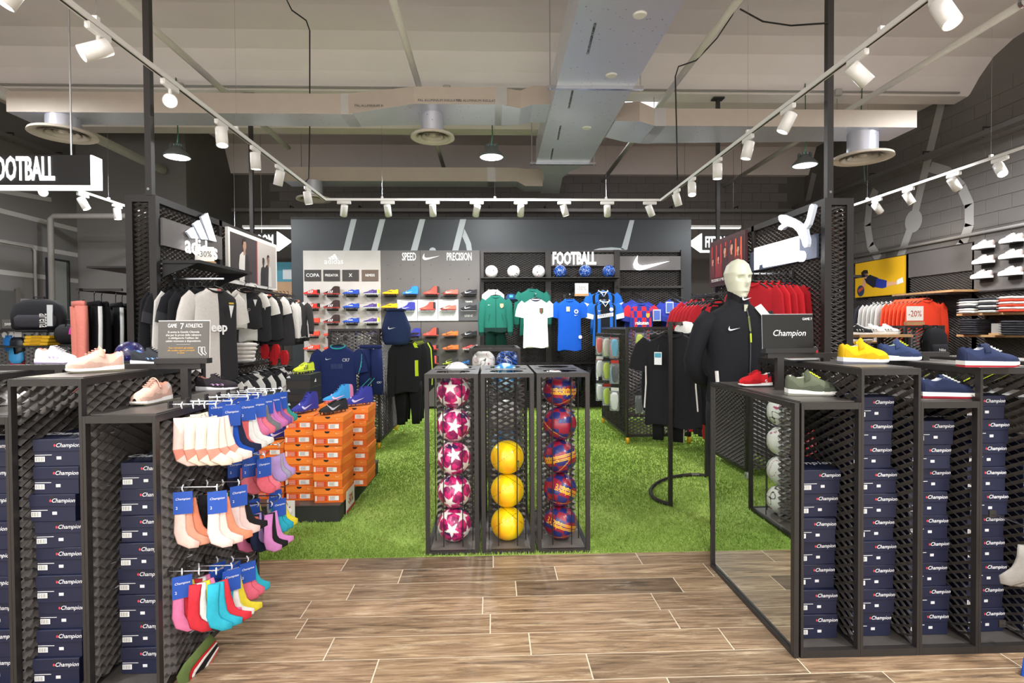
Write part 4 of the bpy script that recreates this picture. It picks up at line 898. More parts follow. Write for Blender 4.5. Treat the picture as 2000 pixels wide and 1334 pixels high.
# shirts facing out
GR = '#1f6a5e'
def shirt_at(px, pytop, Y, label, spec, name='football_shirt', cat='shirt', rz=0, group=None): p = PY(px, pytop, Y); return top(name, label, cat, (p.x, Y, p.z), rz, spec, group)
rail = PY(1040, 552, YW).z
# bay A
s = shirt_at(968, 578, 9.3, 'green training jacket with long sleeves and dark hem', dict(w=.40, h=.60, sleeve='long', cols=(GR, '#14322e'), cf=lambda x, z, f: 1 if z > .93 else 0, key='gj', zipc='#12433c', cuff='#14322e', collar=GR), 'tracksuit_jacket', 'jacket')
patch(s, [(.07, -.13), (.13, -.13), (.13, -.18), (.1, -.21), (.07, -.18)], ink('#b9a88c'), -.054, 'crest'); patch(s, swoosh_poly(.05, -.1, -.15), ink('#e8e8e8'), -.054, 'logo')
for sg in (-1, 1): MB().tube([(sg*.1, -.066, -.3), (sg*.12, -.066, -.42)], .003, 5).build('pocket_seam', cloth('#12433c'), s)
s = legs('shorts', 'dark green shorts hanging under the green jacket', 'shorts', (PY(968, 655, 9.45).x, 9.5, PY(968, 648, 9.5).z), 0, dict(w=.36, h=.32, col='#17423c', shorts=True))
s = shirt_at(1040, 565, 9.55, 'long green training top behind the white shirt', dict(w=.46, h=.78, sleeve='long', cols=(GR,), key='g2', cuff='#14322e'), 'training_shirt', 'shirt')
s = shirt_at(1046, 584, 9.2, 'white national football shirt with small crest', dict(w=.43, h=.80, sleeve='short', cols=('#f1efec',), key='wh', collar='#1d2440'))
patch(s, [(.06, -.15), (.12, -.15), (.12, -.22), (.09, -.25), (.06, -.22)], ink('#3b5a3c'), -.056, 'crest'); patch(s, [(.075, -.16), (.09, -.16), (.09, -.23), (.075, -.22)], ink('#b6382f'), -.0575, 'crest_stripe'); patch(s, swoosh_poly(.045, -.11, -.17), ink('#2a2a33'), -.056, 'logo')
s = top('shirt', 'white shirt with blue tag hanging at the top behind the green jacket', 'shirt', PY(963, 566, 9.75), 0, dict(w=.4, h=.55, sleeve=None, cols=('#efeae4',), key='w3'))
t = thing('cap', 'blue and red cap hanging between the green jackets', 'cap', PY(998, 585, 9.6)); MB().lathe([(.0, .1), (.06, .09), (.095, .04), (.1, 0)], 16).build('crown', cloth('#24406e'), t, smooth=True); MB().prism([(-.1, 0), (.1, 0), (.12, -.03), (0, -.06), (-.12, -.03)], .004).build('brim', cloth('#1a2238'), t, (0, -.1, 0), (.5, 0, 0)); MB().box((0, -.09, .05), (.06, .02, .04)).build('badge', ink('#3aa6d8'), t)
arm(PY(968, 578, 9.3).x, PY(968, 578, 9.3).z+.085, -.55, 'straight arm holding the green jacket'); arm(PY(1046, 584, 9.2).x, PY(1046, 584, 9.2).z+.085, -.65, 'straight arm holding the white shirt')
# bay B
BL = '#1458c8'
s = shirt_at(1112, 585, 9.2, 'bright blue training shirt with round white badge', dict(w=.41, h=.84, sleeve='short', cols=(BL,), key='bl', collar=BL))
patch(s, [(.105+.035*math.cos(a*PI/8), -.2+.035*math.sin(a*PI/8)) for a in range(16)], ink('#e2e8f2'), -.057, 'crest'); patch(s, [(.105+.02*math.cos(a*PI/6), -.2+.02*math.sin(a*PI/6)) for a in range(12)], ink('#3458a0'), -.0585, 'crest_centre'); patch(s, swoosh_poly(.06, .105, -.26), ink('#f2f2f2'), -.057, 'logo'); patch(s, [(-.06, -.12), (0, -.12), (0, -.2), (-.06, -.2)], ink('#c9c4a8'), -.057, 'hang_tag'); patch(s, [(.17+.03*math.cos(a*PI/6), -.62+.03*math.sin(a*PI/6)) for a in range(12)], ink('#e2e8f2'), -.058, 'security_tag')
STR = lambda x, z, f: int(math.floor((x+1)*4.6)) % 2
for py, Y, lb, ww in ((568, 9.55, 'blue and black striped shirt with white cuffs at the back of its arm', .46), (587, 9.2, 'blue and black striped shirt lettered PIRELLI at the front of its arm', .42)):
    s = shirt_at(1178 if Y > 9.4 else 1181, py, Y, lb, dict(w=ww, h=.74, sleeve='short', cols=('#1f64c0', '#14181f'), cf=STR, key='in%s' % ww, collar='#f2f2f2', cuff='#eef0f2', slc='#1f64c0'))
    MB().tube([(-.06, -.05, -.01), (0, -.064, -.1), (.06, -.05, -.01)], .008, 5).build('neck_trim', cloth('#f2f2f2'), s)
    if Y < 9.4:
        patch(s, [(-.13, -.30), (.13, -.26), (.13, -.20), (-.13, -.24)], ink('#f4f4f4'), -.0565, 'sponsor_panel'); text(s, 'PIRELLI', .068, (0, -.0578, -.25), ink('#14305c'), xs=.95, rot=(0, -.15, 0)); patch(s, [(.1+.033*math.cos(a*PI/8), -.15+.033*math.sin(a*PI/8)) for a in range(16)], ink('#d8dde6'), -.056, 'crest'); patch(s, swoosh_poly(.055, -.09, -.17), ink('#f2f2f2'), -.056, 'logo')
arm(PY(1112, 585, 9.2).x, PY(1112, 585, 9.2).z+.085, -.65, 'straight arm holding the blue training shirt'); arm(PY(1180, 587, 9.2).x, PY(1180, 587, 9.2).z+.085, -.65, 'straight arm holding the striped shirts')
def price(px, py, Y, s, label, w_=.23, h_=.2, red=False, block=True, rz=0, foot=None):
    p = PY(px, py, Y); t = thing('price_sign', label, 'price sign', (p.x, Y, p.z), rz, 'percentage price signs')
    MB().box((0, 0, h_/2), (w_, .004, h_)).build('sheet', card('#e9e6e1'), t)
    text(t, s, h_*.5, (0, -.003, h_*.55), ink('#b8432f' if red else '#5a5653'), xs=.8)
    if red: MB().box((0, -.0025, h_*.1), (w_, .001, h_*.12)).build('red_band', ink('#c23c34'), t)
    if block: MB().box((0, .01, -.0), (w_*1.05, .05, .04)).build('wood_block', mat('light oak', '#b28a5e', .55, 0, .2, 12), t)
    return t
price(1136, 576, 9.55, '-30%', 'white price sign reading -30% beside the striped shirts')
# bay C : blue and claret shirts on slanted arms
for j, (px, py) in enumerate(((1245, 586), (1319, 586))):
    for i in range(5):
        Y = 9.6-.09*i; x = PY(px+ (4*i if j == 0 else -4*i)*0+ (-4+2.5*i), py+1.6*i, Y)
        front = i == 4
        if j == 0 and front:
            CK = lambda x_, z_, f: (1 if (int(math.floor((x_+1)*3.0)) + int(math.floor(z_*5))) % 2 else 2) if .1 < z_ < 2 and abs(x_) < .8 else 0
            spec = dict(w=.42, h=.7, sleeve='short', cols=('#2b3f9e', '#c02638', '#27358c'), cf=CK, key='bc', collar='#27358c', slc='#c02638', cuff='#27358c')
        else: spec = dict(w=.42, h=.7, sleeve='short', cols=('#2f3fa4',), key='bq', cuff='#27358c', thick=1.0 if front else .55)
        lb = ('claret and blue checked shirt lettered rakuten at the front of its arm' if front and not j else 'royal blue shirt with gold crest at the front of its arm' if front else 'royal blue shirt, %s from the mesh on the %s slanted arm' % (ORD[i], ('first', 'second')[j]))
        s = top('football_shirt', lb, 'shirt', (x.x, Y-(.03 if front else 0), x.z), 0, spec, 'royal blue shirts on slanted arms' if not front else None)
        if front:
            text(s, 'rakuten' if not j else '', .085, (0, -.06, -.33), ink('#f4f2f0'), xs=.85, bold=.002) if not j else None
            patch(s, [(.07, -.17), (.13, -.17), (.13, -.22), (.1, -.25), (.07, -.22)] if not j else [(.04, -.22), (.14, -.22), (.14, -.32), (.09, -.38), (.04, -.32)], ink('#d8a23a'), -.058, 'crest')
            if j: patch(s, [(.06, -.27), (.12, -.27), (.12, -.31), (.09, -.345), (.06, -.31)], ink('#a83048'), -.0595, 'crest_centre')
    p = PY(px, py-8, 9.6); t = thing('garment_hook_bar', 'slanted display arm holding %s' % ('the claret and blue shirts' if not j else 'the royal blue shirts beside the partition edge'), 'hook bar', (p.x-.05, YW-.05, p.z+.07), group='slanted display arms'); MB().bar((0, 0, .0), (.06, -.7, -.17), .014).build('bar', M_CHROME, t)
for px, py in ((1283, 615), (1308, 600)):
    p = PY(px, py+10, 9.17); t = thing('ticket', 'clear ticket holder with blue card %s' % ('before the checked shirt' if px < 1300 else 'before the gold crest'), 'ticket', (p.x, 9.17, p.z), group='clear ticket holders'); MB().box((0, 0, .08), (.13, .004, .19)).build('sleeve', mat('clear acrylic', '#dfe6ea', .1, 0, 0, alpha=.5), t); MB().box((0, -.004, .08), (.1, .002, .15)).build('card', card('#4a66b4'), t)
# low rails of the bays with shorts and socks
for i in range(22):
    x = x0A+.15+i*.155; c = ('#1c1e26', '#26262c', '#1f2a52', '#23252b', '#d8c8a0' if i % 5 == 0 else '#20222a')[i % 5]
    if x > x1C-.1: break
    legs('shorts', 'dark shorts on the low rail of the back wall, number %d from the boot panels' % (i+1) if False else '%s pair of shorts counted along the low back rail from the boot panels' % (ORD[i] if i < 16 else ('seventeenth', 'eighteenth', 'nineteenth', 'twentieth', 'twenty-first', 'twenty-second')[i-16]), 'shorts', (x, 9.55, .74), 1.3, dict(w=.34, h=.4, col=c, shorts=True, stripe='#e8e4dc' if i % 3 == 0 else None), 'shorts on the low back rail')

# ================================================================ SIDE DISPLAY WALLS
def portal(name, label, x_in, y0, y1, ztop, side, splits):
    # local x runs along the wall, -y faces the aisle; side=-1: wall on the sock-panel side
    t = thing(name, label, 'display wall', (x_in, y0 if side < 0 else y1, 0), PI/2 if side < 0 else -PI/2)
    W_ = y1-y0; T = .24; near = 0 if side < 0 else W_
    def U(x, y, w_=.055): MB().box((x, y, ztop/2), (w_, w_, ztop)).build('upright', M_STEEL, t)
    for x in (.0275, W_-.0275): U(x, .0275); U(x, T-.0275)
    for s_ in splits: U(s_, .0275)
    for y in (.0275, T-.0275): MB().span((.055, y-.0275, ztop-.055), (W_-.055, y+.0275, ztop)).build('top_rail', M_STEEL, t)
    for x in (.0275, W_-.0275): MB().span((x-.0275, .055, ztop-.055), (x+.0275, T-.055, ztop)).build('end_rail', M_STEEL, t); MB().span((x-.0275, .055, .06), (x+.0275, T-.055, .1)).build('end_rail', M_STEEL, t)
    xs = [.055]+[s_ for s_ in splits]+[W_-.055]
    for a, b in zip(xs[:-1], xs[1:]): expm(t, b-a-.06, ztop-.16, (a+.03, .03, .1)); expm(t, b-a-.06, ztop-.16, (a+.03, T-.03, .1))
    for x in (.03, W_-.03): expm(t, T-.11, ztop-.16, (x, .055, .1), (0, 0, PI/2))
    return t, W_
XW = 2.70
pl, WL = portal('display_wall', 'black mesh display wall with glowing three-stripe logo', -XW, 4.60, 6.98, 2.515, -1, (1.08,))
pr, WR = portal('display_wall', 'black mesh display wall with glowing leaping-cat sign', XW, 4.45, 6.73, 2.465, 1, (1.02,))
def onL2(px, py, d=.06): p = PX(px, py, -XW+d); return (p.y-4.60, p.z)
def onR2(px, py, d=.06): p = PX(px, py, XW-d); return (6.73-p.y, p.z)
# three-stripe sign
GL = glow('#ffffff', 2.0)
def glowing(parent, poly, y, name, d=.03):
    MB().prism(poly, d, y+.002).build('sign_body', GLs, parent); return MB().prism(poly, .002, y).build(name, GL, parent)
GLs = mat('sign edge', '#cfd6e6', .4, 0, .02)
MB().span((.06, -.02, 2.12), (1.06, .0, 2.345)).build('sign_board', M_DK, pl)
for q in ([(368, 453), (380, 444), (390, 466), (377, 465)], [(381, 438), (392, 430), (408, 468), (396, 467)], [(396, 424), (408, 416), (425, 472), (412, 469)]): glowing(pl, [onL2(*a) for a in q], -.05, 'glowing_bar', .02)
p = onL2(397, 486); text(pl, 'adidas', .22, (p[0], -.05, p[1]), GL, .002, xs=1.05, bold=.002)
sh = MB(); sh.prism([(.06, 1.975), (1.06, 1.975), (1.06, 2.0), (.06, 2.0)], .3, -.31); sh.build('shelf', M_BLACK, pl)
for x in (.08, 1.04): MB().prism([(0, 0), (.28, 0), (.03, -.1), (0, -.12)], .015).build('shelf_bracket', M_BLACK, pl, (x, 0, 1.975), (0, 0, -PI/2))
t = price(0, 0, 4, '-30%', 'white price sign reading -30% on the shelf under the three-stripe logo', .16, .15); t.location = (-2.58, 5.12, 2.023); t.rotation_euler = (0, 0, .15)
# poster with two players
def figure(parent, x, z, s, shirt, skin, y, face=1, dark=None):
    g_ = lambda pts: [(x+a*s*face, z+b*s) for a, b in pts]
    MB().prism(g_([(-.2, 0), (.22, 0), (.2, .35), (.16, .5), (.05, .55), (-.07, .55), (-.18, .48), (-.22, .3)]), .001, y).build('printed_shirt', ink(shirt), parent)
    if dark: MB().prism(g_([(.0, 0), (.22, 0), (.2, .35), (.16, .5), (.04, .55)]), .001, y-.0004).build('printed_shirt_half', ink(dark), parent)
    MB().prism(g_([(-.035, .5), (.05, .5), (.045, .6), (-.03, .6)]), .001, y-.0006).build('printed_neck', ink(skin), parent)
    MB().prism(g_([(.01+.075*math.cos(a*PI/7), .68+.105*math.sin(a*PI/7)) for a in range(14)]), .001, y-.0008).build('printed_face', ink(skin), parent)
    MB().prism(g_([(-.075, .70), (-.06, .78), (0, .81), (.06, .8), (.09, .74), (.05, .755), (-.03, .74), (-.05, .66)]), .001, y-.001).build('printed_hair', ink('#1d1715'), parent)
def poster(px, x0, x1, z0, z1, label, frame, bg, loc, rz):
    t = thing('poster', label, 'poster', loc, rz); MB().span((x0, -.03, z0), (x1, 0, z1)).build('frame', card(frame), t)
    MB().span((x0+.04, -.032, z0+.04), (x1-.04, -.029, z1-.04)).build('print', ink(bg), t); return t
po = poster(None, 1.1, 2.36, 1.9, 2.46, 'framed poster of two players in black and white shirts', '#e6e2de', '#3a3234', (-XW+.031, 4.60, 0), PI/2)
MB().prism([(1.78, 1.93), (2.32, 1.93), (2.32, 2.42), (1.78, 2.42)], .001, -.0335).build('pale_half', ink('#b9b2ae'), po)
MB().prism([(1.76, 1.93), (1.785, 1.93), (1.79, 2.42), (1.77, 2.42)], .001, -.034).build('red_strip', ink('#b8404a'), po)
figure(po, 1.45, 1.93, .58, '#d8d4d0', '#a98470', -.035, 1, '#241f22'); figure(po, 2.08, 1.93, .46, '#27232a', '#8a6a58', -.035, 1, '#d0ccc8'); figure(po, 1.95, 1.93, .40, '#1f1c22', '#3a2c26', -.0345, -1)
# rails
def rail(label, x, y0, y1, z, wallx):
    t = thing('garment_rail', label, 'garment rail', (x, y0, z), group='garment rails'); MB().bar((0, 0, 0), (0, y1-y0, 0), .022).build('bar', M_STEEL, t)
    for y in (.05, (y1-y0)-.05): MB().bar((wallx-x, y, 0), (0, y, 0), .02).build('bracket', M_STEEL, t)
wx = -XW
rail('upper rail of team kits below the framed poster', -2.42, 5.75, 6.95, 1.83, wx); rail('lower rail of black sportswear on the three-stripe wall', -2.46, 4.75, 6.9, 1.06, wx)
JUV = lambda x, z, f: 1 if x > .12 else (2 if x > .02 else 0)
def hang(kind, x, y, zr, rz, label, spec, name='football_shirt', cat='shirt', group=None):
    spec.setdefault('thick', .36); return top(name, label, cat, (x, y, zr-.083), rz, spec, group)
jspec = dict(thick=1.0, w=.46, h=.78, sleeve='short', cols=('#cfcac5', '#2b2a2c', '#c8726a'), cf=JUV, key='jv', collar='#1d1d20', slc='#d8d3ce')
s = hang(0, -2.36, 4.84, 1.86, 1.15, 'long white and black halved shirt lettered Jeep, front of its arm', jspec); text(s, 'Jeep', .11, (-.03, -.068, -.33), ink('#f7f7f7'), bold=.003)
patch(s, [(.09, -.14), (.14, -.14), (.11, -.25)], ink('#e8e8e8'), -.06, 'crest'); patch(s, [(.09, -.115), (.14, -.115), (.14, -.13), (.09, -.13)], ink('#d8b23a'), -.06, 'gold_star')
for i in range(5):
    sp = dict(w=.46, h=.66, sleeve='short' if i % 2 else 'long', cols=('#222226',), key='dk', slc='#222226' if i != 2 else '#dad6d2', cuff='#3a3a3e')
    hang(0, -2.685+.055*i, 4.84, 1.86, 1.15, '%s dark sports shirt from the mesh behind the long halved shirt' % ORD[i].capitalize(), sp, 'sports_shirt', 'shirt', 'dark shirts under the three-stripe shelf')
t = thing('garment_hook_bar', 'straight arm holding the long halved shirt', 'hook bar', (-2.7, 4.84, 1.862)); MB().bar((0, 0, 0), (.42, 0, 0), .014).build('bar', M_CHROME, t); MB().box((0, 0, 0), (.02, .05, .06)).build('bracket', M_STEEL, t)
kits = [(478, 566, 5.85, .36, .40, 'small child kit shirt with yellow collar trim'), (498, 575, 6.1, .36, .5, 'halved kit shirt half hidden behind the small child kit'), (521, 575, 6.3, .38, .5, 'halved kit shirt lettered on the chest in the middle of the rail')]
for px, py, Y, ww, hh, lb in kits:
    p = PY(px, py, Y); s = top('football_shirt', lb, 'shirt', (p.x, Y, p.z), .8, dict(w=ww, h=hh, sleeve='short', cols=('#e6e2dd', '#262527', '#d86a58'), cf=JUV, key='jk%.2f' % ww, collar='#262527', slc='#e6e2dd'), 'halved kit shirts')
    patch(s, [(.06, -.1), (.1, -.1), (.08, -.17)], ink('#f0f0f0'), -.058, 'crest'); text(s, 'Jeep', .06, (-.02, -.064, -.2), ink('#8a8684'))
for i in range(4):
    p = PY(540+7*i, 585, 6.45+.06*i); top('tracksuit_jacket', '%s black jacket with white striped sleeves next to the halved kits' % ORD[i].capitalize(), 'jacket', (p.x, 6.45+.06*i, p.z), .9, dict(w=.42, h=.52, sleeve='long', cols=('#2c2a2c',), key='tj', slc='#e4e0dc', cuff='#2c2a2c'), 'striped sleeve jackets')
p = PY(570, 588, 6.72); s = top('tracksuit_jacket', 'dark grey zipped jacket at the far end of the kit rail', 'jacket', (p.x, 6.72, p.z), .2, dict(w=.36, h=.42, sleeve='long', cols=('#3b393b',), key='gz', zipc='#222', cuff='#222', collar='#222'.replace('#222', '#222222')) if False else dict(w=.36, h=.42, sleeve='long', cols=('#3b393b',), key='gz', zipc='#222222', cuff='#222222', collar='#e08a72'))
# folded shirts on a ledge, lower rail
t = thing('wall_shelf', 'small dark shelf holding folded white shirts below the team kits', 'shelf', (-2.52, 5.6, 1.10)); MB().box((0, 0, 0), (.34, .5, .02)).build('board', M_BLACK, t); MB().box((-.14, 0, -.04), (.04, .5, .06)).build('bracket', M_STEEL, t)
for i in range(5): folded('#e4ded8' if i % 2 else '#d9d5d2', '%s folded white shirt from the bottom of the pile below the kits' % ORD[i].capitalize(), (-2.5, 5.6, 1.111+.0375*i), .3+.1*i, 'folded white shirts', .28, .3, .034)
for i in range(15):
    y = 4.8+.14*i; c = ('#262528', '#2c2b2d', '#ddd8d2', '#1f1f22', '#343234')[i % 5]
    hang(0, -2.46, y, 1.06, 1.05, '%s garment from the front on the low three-stripe rail' % ORD[i].capitalize(), dict(w=.44, h=.6, sleeve='long', cols=(c,), key='lo'+c, slc='#e0dcd8' if i % 2 else c), 'tracksuit_jacket', 'sportswear', 'garments on the low three-stripe rail')
for i, px in enumerate((528, 545)): p = PY(px, 690+12*i, 6.3); t = thing('keeper_gloves', 'red goalkeeper gloves hanging %s the far end of the low rail' % ('above' if i == 0 else 'below'), 'gloves', p); [MB().loft([[(.05*s_*math.cos(q)+x, .02*math.sin(q), z) for q in [2*PI*j/8 for j in range(8)]] for z, s_ in ((-.06, .7), (0, 1), (.06, 1), (.1, .6))]).build('glove', cloth('#c8262e'), t) for x in (-.06, .06)]
# ---- leaping cat side
MB().span((1.0, -.02, onR2(1600, 500)[1]), (2.2, .0, onR2(1600, 452)[1])).build('sign_board', mat('navy sign board', '#3a4358', .5), pr)
Z_ = lambda a, b: onR2(1320+a*.255, 380+b*.255, .1)
cat_ = [(802, 168), (812, 158), (832, 155), (862, 166), (902, 182), (945, 206), (972, 226), (1000, 226), (1020, 184), (1034, 122), (1044, 84), (1060, 72), (1076, 85), (1070, 112), (1052, 182), (1036, 232), (1012, 266), (1016, 300), (1027, 342), (1026, 380), (1020, 402), (1002, 405), (990, 386), (980, 350), (960, 312), (945, 282), (915, 254), (872, 240), (842, 256), (826, 272), (800, 266), (804, 246), (830, 226), (812, 208), (803, 190)]
glowing(pr, [Z_(*q) for q in cat_], -.12, 'glowing_cat')
MB().prism([Z_(*q) for q in ((600, 412), (940, 318), (946, 326), (946, 502), (940, 510), (668, 560), (664, 535), (640, 540), (634, 572), (600, 578))], .002, -.10).build('glowing_panel', GL, pr)
c_ = Z_(966, 473); MB().prism([(c_[0]+.045*math.cos(a*PI/8), c_[1]+.045*math.sin(a*PI/8)) for a in range(16)], .03, -.12).build('glowing_dot', GL, pr)
x0, z0 = onR2(1397, 562, .035); x1, z1 = onR2(1475, 446, .035); z0 = 1.9; z1 = 2.44
pq = poster(None, .03, .98, z0, z1, 'dark red poster of a football team walking out', '#38161c', '#3a1119', (XW-.031, 6.73, 0), -PI/2)
for i in range(7): MB().prism([(.08+.13*i, z0+.1), (.14+.13*i, z0+.1), (.13+.13*i, z1-.06), (.1+.13*i, z1-.06)], .001, -.0335).build('red_panel', ink('#a82428' if i < 5 else '#e0522e'), pq)
for x_, s_, c in ((.14, .3, '#5a1a22'), (.3, .32, '#7a2028'), (.48, .42, '#3a1418'), (.66, .44, '#4a161c'), (.82, .38, '#6a1c22')): figure(pq, x_, z0+.1, s_, c, '#b98a74', -.035, 1)
text(pq, 'THE SOUND OF MILAN', .05, (.3, -.0345, z0+.07), ink('#d8cfcf'), xs=.8)
rx = XW
rail('upper rail of striped shirts under the red poster', 2.42, 5.8, 6.7, 1.78, rx)
RD = '#c8232d'
for i in range(6): hang(0, 2.34+.06*i, 4.95, 1.9, -1.15, '%s red sweatshirt from the aisle on the arm under the leaping-cat sign' % ORD[i].capitalize(), dict(w=.48, h=.66, sleeve='long', cols=(RD if i % 2 else '#b81f2a',), key='rd%d' % (i % 2), collar='#1c2038' if i > 3 else None), 'sweatshirt', 'sweatshirt', 'red sweatshirts under the leaping-cat sign')
t = thing('garment_hook_bar', 'straight arm holding the red sweatshirts', 'hook bar', (2.7, 4.95, 1.902)); MB().bar((0, 0, 0), (-.42, 0, 0), .014).build('bar', M_CHROME, t); MB().box((0, 0, 0), (.02, .05, .06)).build('bracket', M_STEEL, t)
for i in range(2):
    p = PY(1511+29*i, 580, 5.35-.1*i); s = legs('shorts', 'white shorts with dark print, %s the red sweatshirts' % ('nearer the mannequin than' if i == 0 else 'right beside'), 'shorts', (p.x, 5.35-.1*i, p.z), 0, dict(w=.19, h=.24, col='#eceae6', shorts=True), 'white shorts'); patch(s, [(-.03, -.09), (.03, -.09), (.02, -.14), (-.03, -.17)], ink('#3a3436'), -.045)
for i in range(7):
    hang(0, 2.40, 5.85+.12*i, 1.78, -.7, '%s red and black striped shirt from the front under the red poster' % ORD[i].capitalize(), dict(w=.44, h=.6, sleeve='short', cols=('#b5202c', '#1c1a1e'), cf=STR, key='mi', collar='#1c1a1e', slc='#b5202c'), 'football_shirt', 'shirt', 'red and black striped shirts')
for i in range(5):
    p = PY(1362+11*i, 586, 7.6+.1*i); top('football_shirt', '%s red shirt beside the partition edge' % ORD[i].capitalize(), 'shirt', (p.x, 7.6+.1*i, p.z), -.4, dict(w=.42, h=.55, sleeve='short', cols=('#b5202c', '#1c1a1e') if i < 2 else ('#c4303a', '#8e1c26'), cf=STR, key='mj%d' % (i < 2), slc='#b5202c'), 'red shirts by the partition edge')
t = thing('garment_stand', 'black stand holding the red shirts beside the partition edge', 'garment stand', (2.95, 7.6, 0)); [MB().bar((x, 0, 0), (x, 0, 1.85), .03).build('post', M_STEEL, t) for x in (0, .0)][:0]; MB().bar((0, -.05, 0), (0, -.05, 1.82), .03).build('post', M_STEEL, t); MB().bar((0, .7, 0), (0, .7, 1.82), .03).build('post', M_STEEL, t); MB().bar((0, -.05, 1.80), (0, .7, 1.80), .025).build('rail', M_STEEL, t); MB().box((0, .3, .015), (.4, .9, .03)).build('base', M_STEEL, t)
for i in range(14): hang(0, 2.42, 4.7+.14*i, 1.0, -.7, '%s dark garment from the front on the low leaping-cat rail' % ORD[i].capitalize(), dict(w=.44, h=.6, sleeve='long', cols=('#232327' if i % 3 else '#b81f2a',), key='lc%d' % (i % 3 > 0)), 'tracksuit_jacket', 'sportswear', 'garments on the low leaping-cat rail')
rail('lower rail of dark sportswear on the leaping-cat wall', 2.42, 4.6, 6.7, 1.0, rx)
# camouflage sweatshirts on the outer face
cm = bpy.data.materials.new('cloth camo'); cm.use_nodes = True; N = cm.node_tree.nodes; L = cm.node_tree.links; tc = N.new('ShaderNodeTexCoord'); nn = N.new('ShaderNodeTexNoise'); nn.inputs['Scale'].default_value = 26; nn.inputs['Detail'].default_value = 1; L.new(tc.outputs['Object'], nn.inputs[0]); rp = N.new('ShaderNodeValToRGB'); rp.color_ramp.interpolation = 'CONSTANT'; e = rp.color_ramp.elements; e[0].color = (*lin('#23282c'), 1); e[1].position = .45; e[1].color = (*lin('#93b4bd'), 1); q = e.new(.56); q.color = (*lin('#d5e2e4'), 1); L.new(nn.outputs[0], rp.inputs[0]); L.new(rp.outputs[0], N['Principled BSDF'].inputs['Base Color']); N['Principled BSDF'].inputs['Roughness'].default_value = .9
_M['cloth #camo00'] = cm
rail('outer rail of camouflage tops on the leaping-cat wall', 3.15, 4.6, 5.5, 1.85, XW+.24)
for i in range(5): hang(0, 3.15, 4.85+.1*i, 1.85, .95, '%s white and black camouflage sweatshirt from the front' % ORD[i].capitalize(), dict(w=.4, h=.7, sleeve='long', cols=('#camo00',), key='cm', slc='#camo00', collar='#23282c'), 'sweatshirt', 'sweatshirt', 'camouflage sweatshirts')
MB().span((.55, .24, 1.985), (1.6, .6, 2.0)).build('outer_shelf', M_BLACK, pr)
# trousers on the outer face of the three-stripe wall
t = rail('outer rail of sports trousers behind the three-stripe wall', -3.25, 4.5, 5.7, 1.75, -XW-.24)
for i, (c, st) in enumerate((('#e2887c', None), ('#16171c', '#e8e8e8'), ('#1a1b20', None), ('#16171c', '#e8e8e8'), ('#14151a', None), ('#c8766a', None), ('#d0847a', None))):
    legs('sports_trousers', '%s sports trousers from the front behind the three-stripe wall' % (ORD[i].capitalize()), 'trousers', (-3.28+.03*(i % 2), 4.55+.13*i, 1.75-.09), -.75, dict(w=.36, h=.98, col=c, stripe=st), 'sports trousers behind the three-stripe wall')
MB().span((.1, .24, 1.94), (1.4, .62, 1.955)).build('outer_shelf', M_BLACK, pl)

# ================================================================ FRONT GONDOLAS
TB = .028
def unit(x0, x1, y0, y1, h, label, mesh_sides, group):
    t = thing('shelving_unit', label, 'shelving unit', ((x0+x1)/2, (y0+y1)/2, 0), group=group); hw, hd = (x1-x0)/2, (y1-y0)/2; p = .0125
    for sx in (-1, 1):
        for sy in (-1, 1): MB().box((sx*(hw-p/2), sy*(hd-TB/2), h/2), (p-.001, TB, h)).build('post', M_STEEL, t)
    for sy in (-1, 1):
        MB().box((0, sy*(hd-TB/2), h-TB/2), (2*hw-2*p, TB, TB)).build('top_rail', M_STEEL, t); MB().box((0, sy*(hd-TB/2), .016), (2*hw-2*p, TB, .032)).build('base_rail', M_STEEL, t)
    for sx in (-1, 1): MB().box((sx*(hw-p/2), 0, h-TB/2), (p-.001, 2*hd-2*TB, TB)).build('side_rail', M_STEEL, t); MB().box((sx*(hw-p/2), 0, .016), (p-.001, 2*hd-2*TB, .032)).build('side_rail', M_STEEL, t)
    MB().box((0, 0, h-.004), (2*hw-2*p, 2*hd-2*TB, .016)).build('top_board', M_TOP, t); MB().box((0, 0, .026), (2*hw-2*p, 2*hd-2*TB, .012)).build('base_board', M_TOP, t)
    for s_ in mesh_sides:
        if s_ == 'l': expm(t, 2*hd-2*TB, h-.07, (-hw+p/2+.003, -hd+TB, .034), (0, 0, PI/2))
        if s_ == 'r': expm(t, 2*hd-2*TB, h-.07, (hw-p/2-.003, -hd+TB, .034), (0, 0, PI/2))
        if s_ == 'b': expm(t, 2*hw-2*p, h-.07, (-hw+p, hd-TB/2, .034))
    return t
HLO, HHI = 1.10, 1.245
YLN, YLF, YRN, YRF = 2.19, 3.12, 2.33, 3.26
xl = [-1.30-.275*i for i in range(8)]; xr = [1.315+.262*i for i in range(8)]
wh = ['with sock hooks on its aisle side', 'second from the sock hooks', 'third from the sock hooks', 'fourth from the sock hooks', 'fifth from the sock hooks', 'sixth from the sock hooks', 'seventh from the sock hooks']
for i in range(7): unit(xl[i+1], xl[i], YLN, YLF, HHI if i % 2 else HLO, '%s black mesh shelving unit %s' % ('tall' if i % 2 else 'low', wh[i]), 'lr' if i % 2 else ('r' if i == 0 else ''), 'shelving units opposite the mirror')
wh = ['behind the framed mirror', 'second from the mirror', 'third from the mirror', 'fourth from the mirror', 'fifth from the mirror', 'sixth from the mirror', 'seventh from the mirror']
for i in range(7): unit(xr[i], xr[i+1], YRN, YRF, HHI if i % 2 else HLO, '%s black mesh shelving unit %s' % ('tall' if i % 2 else 'low', wh[i]), 'lr' if i % 2 else '', 'shelving units on the mirror side')
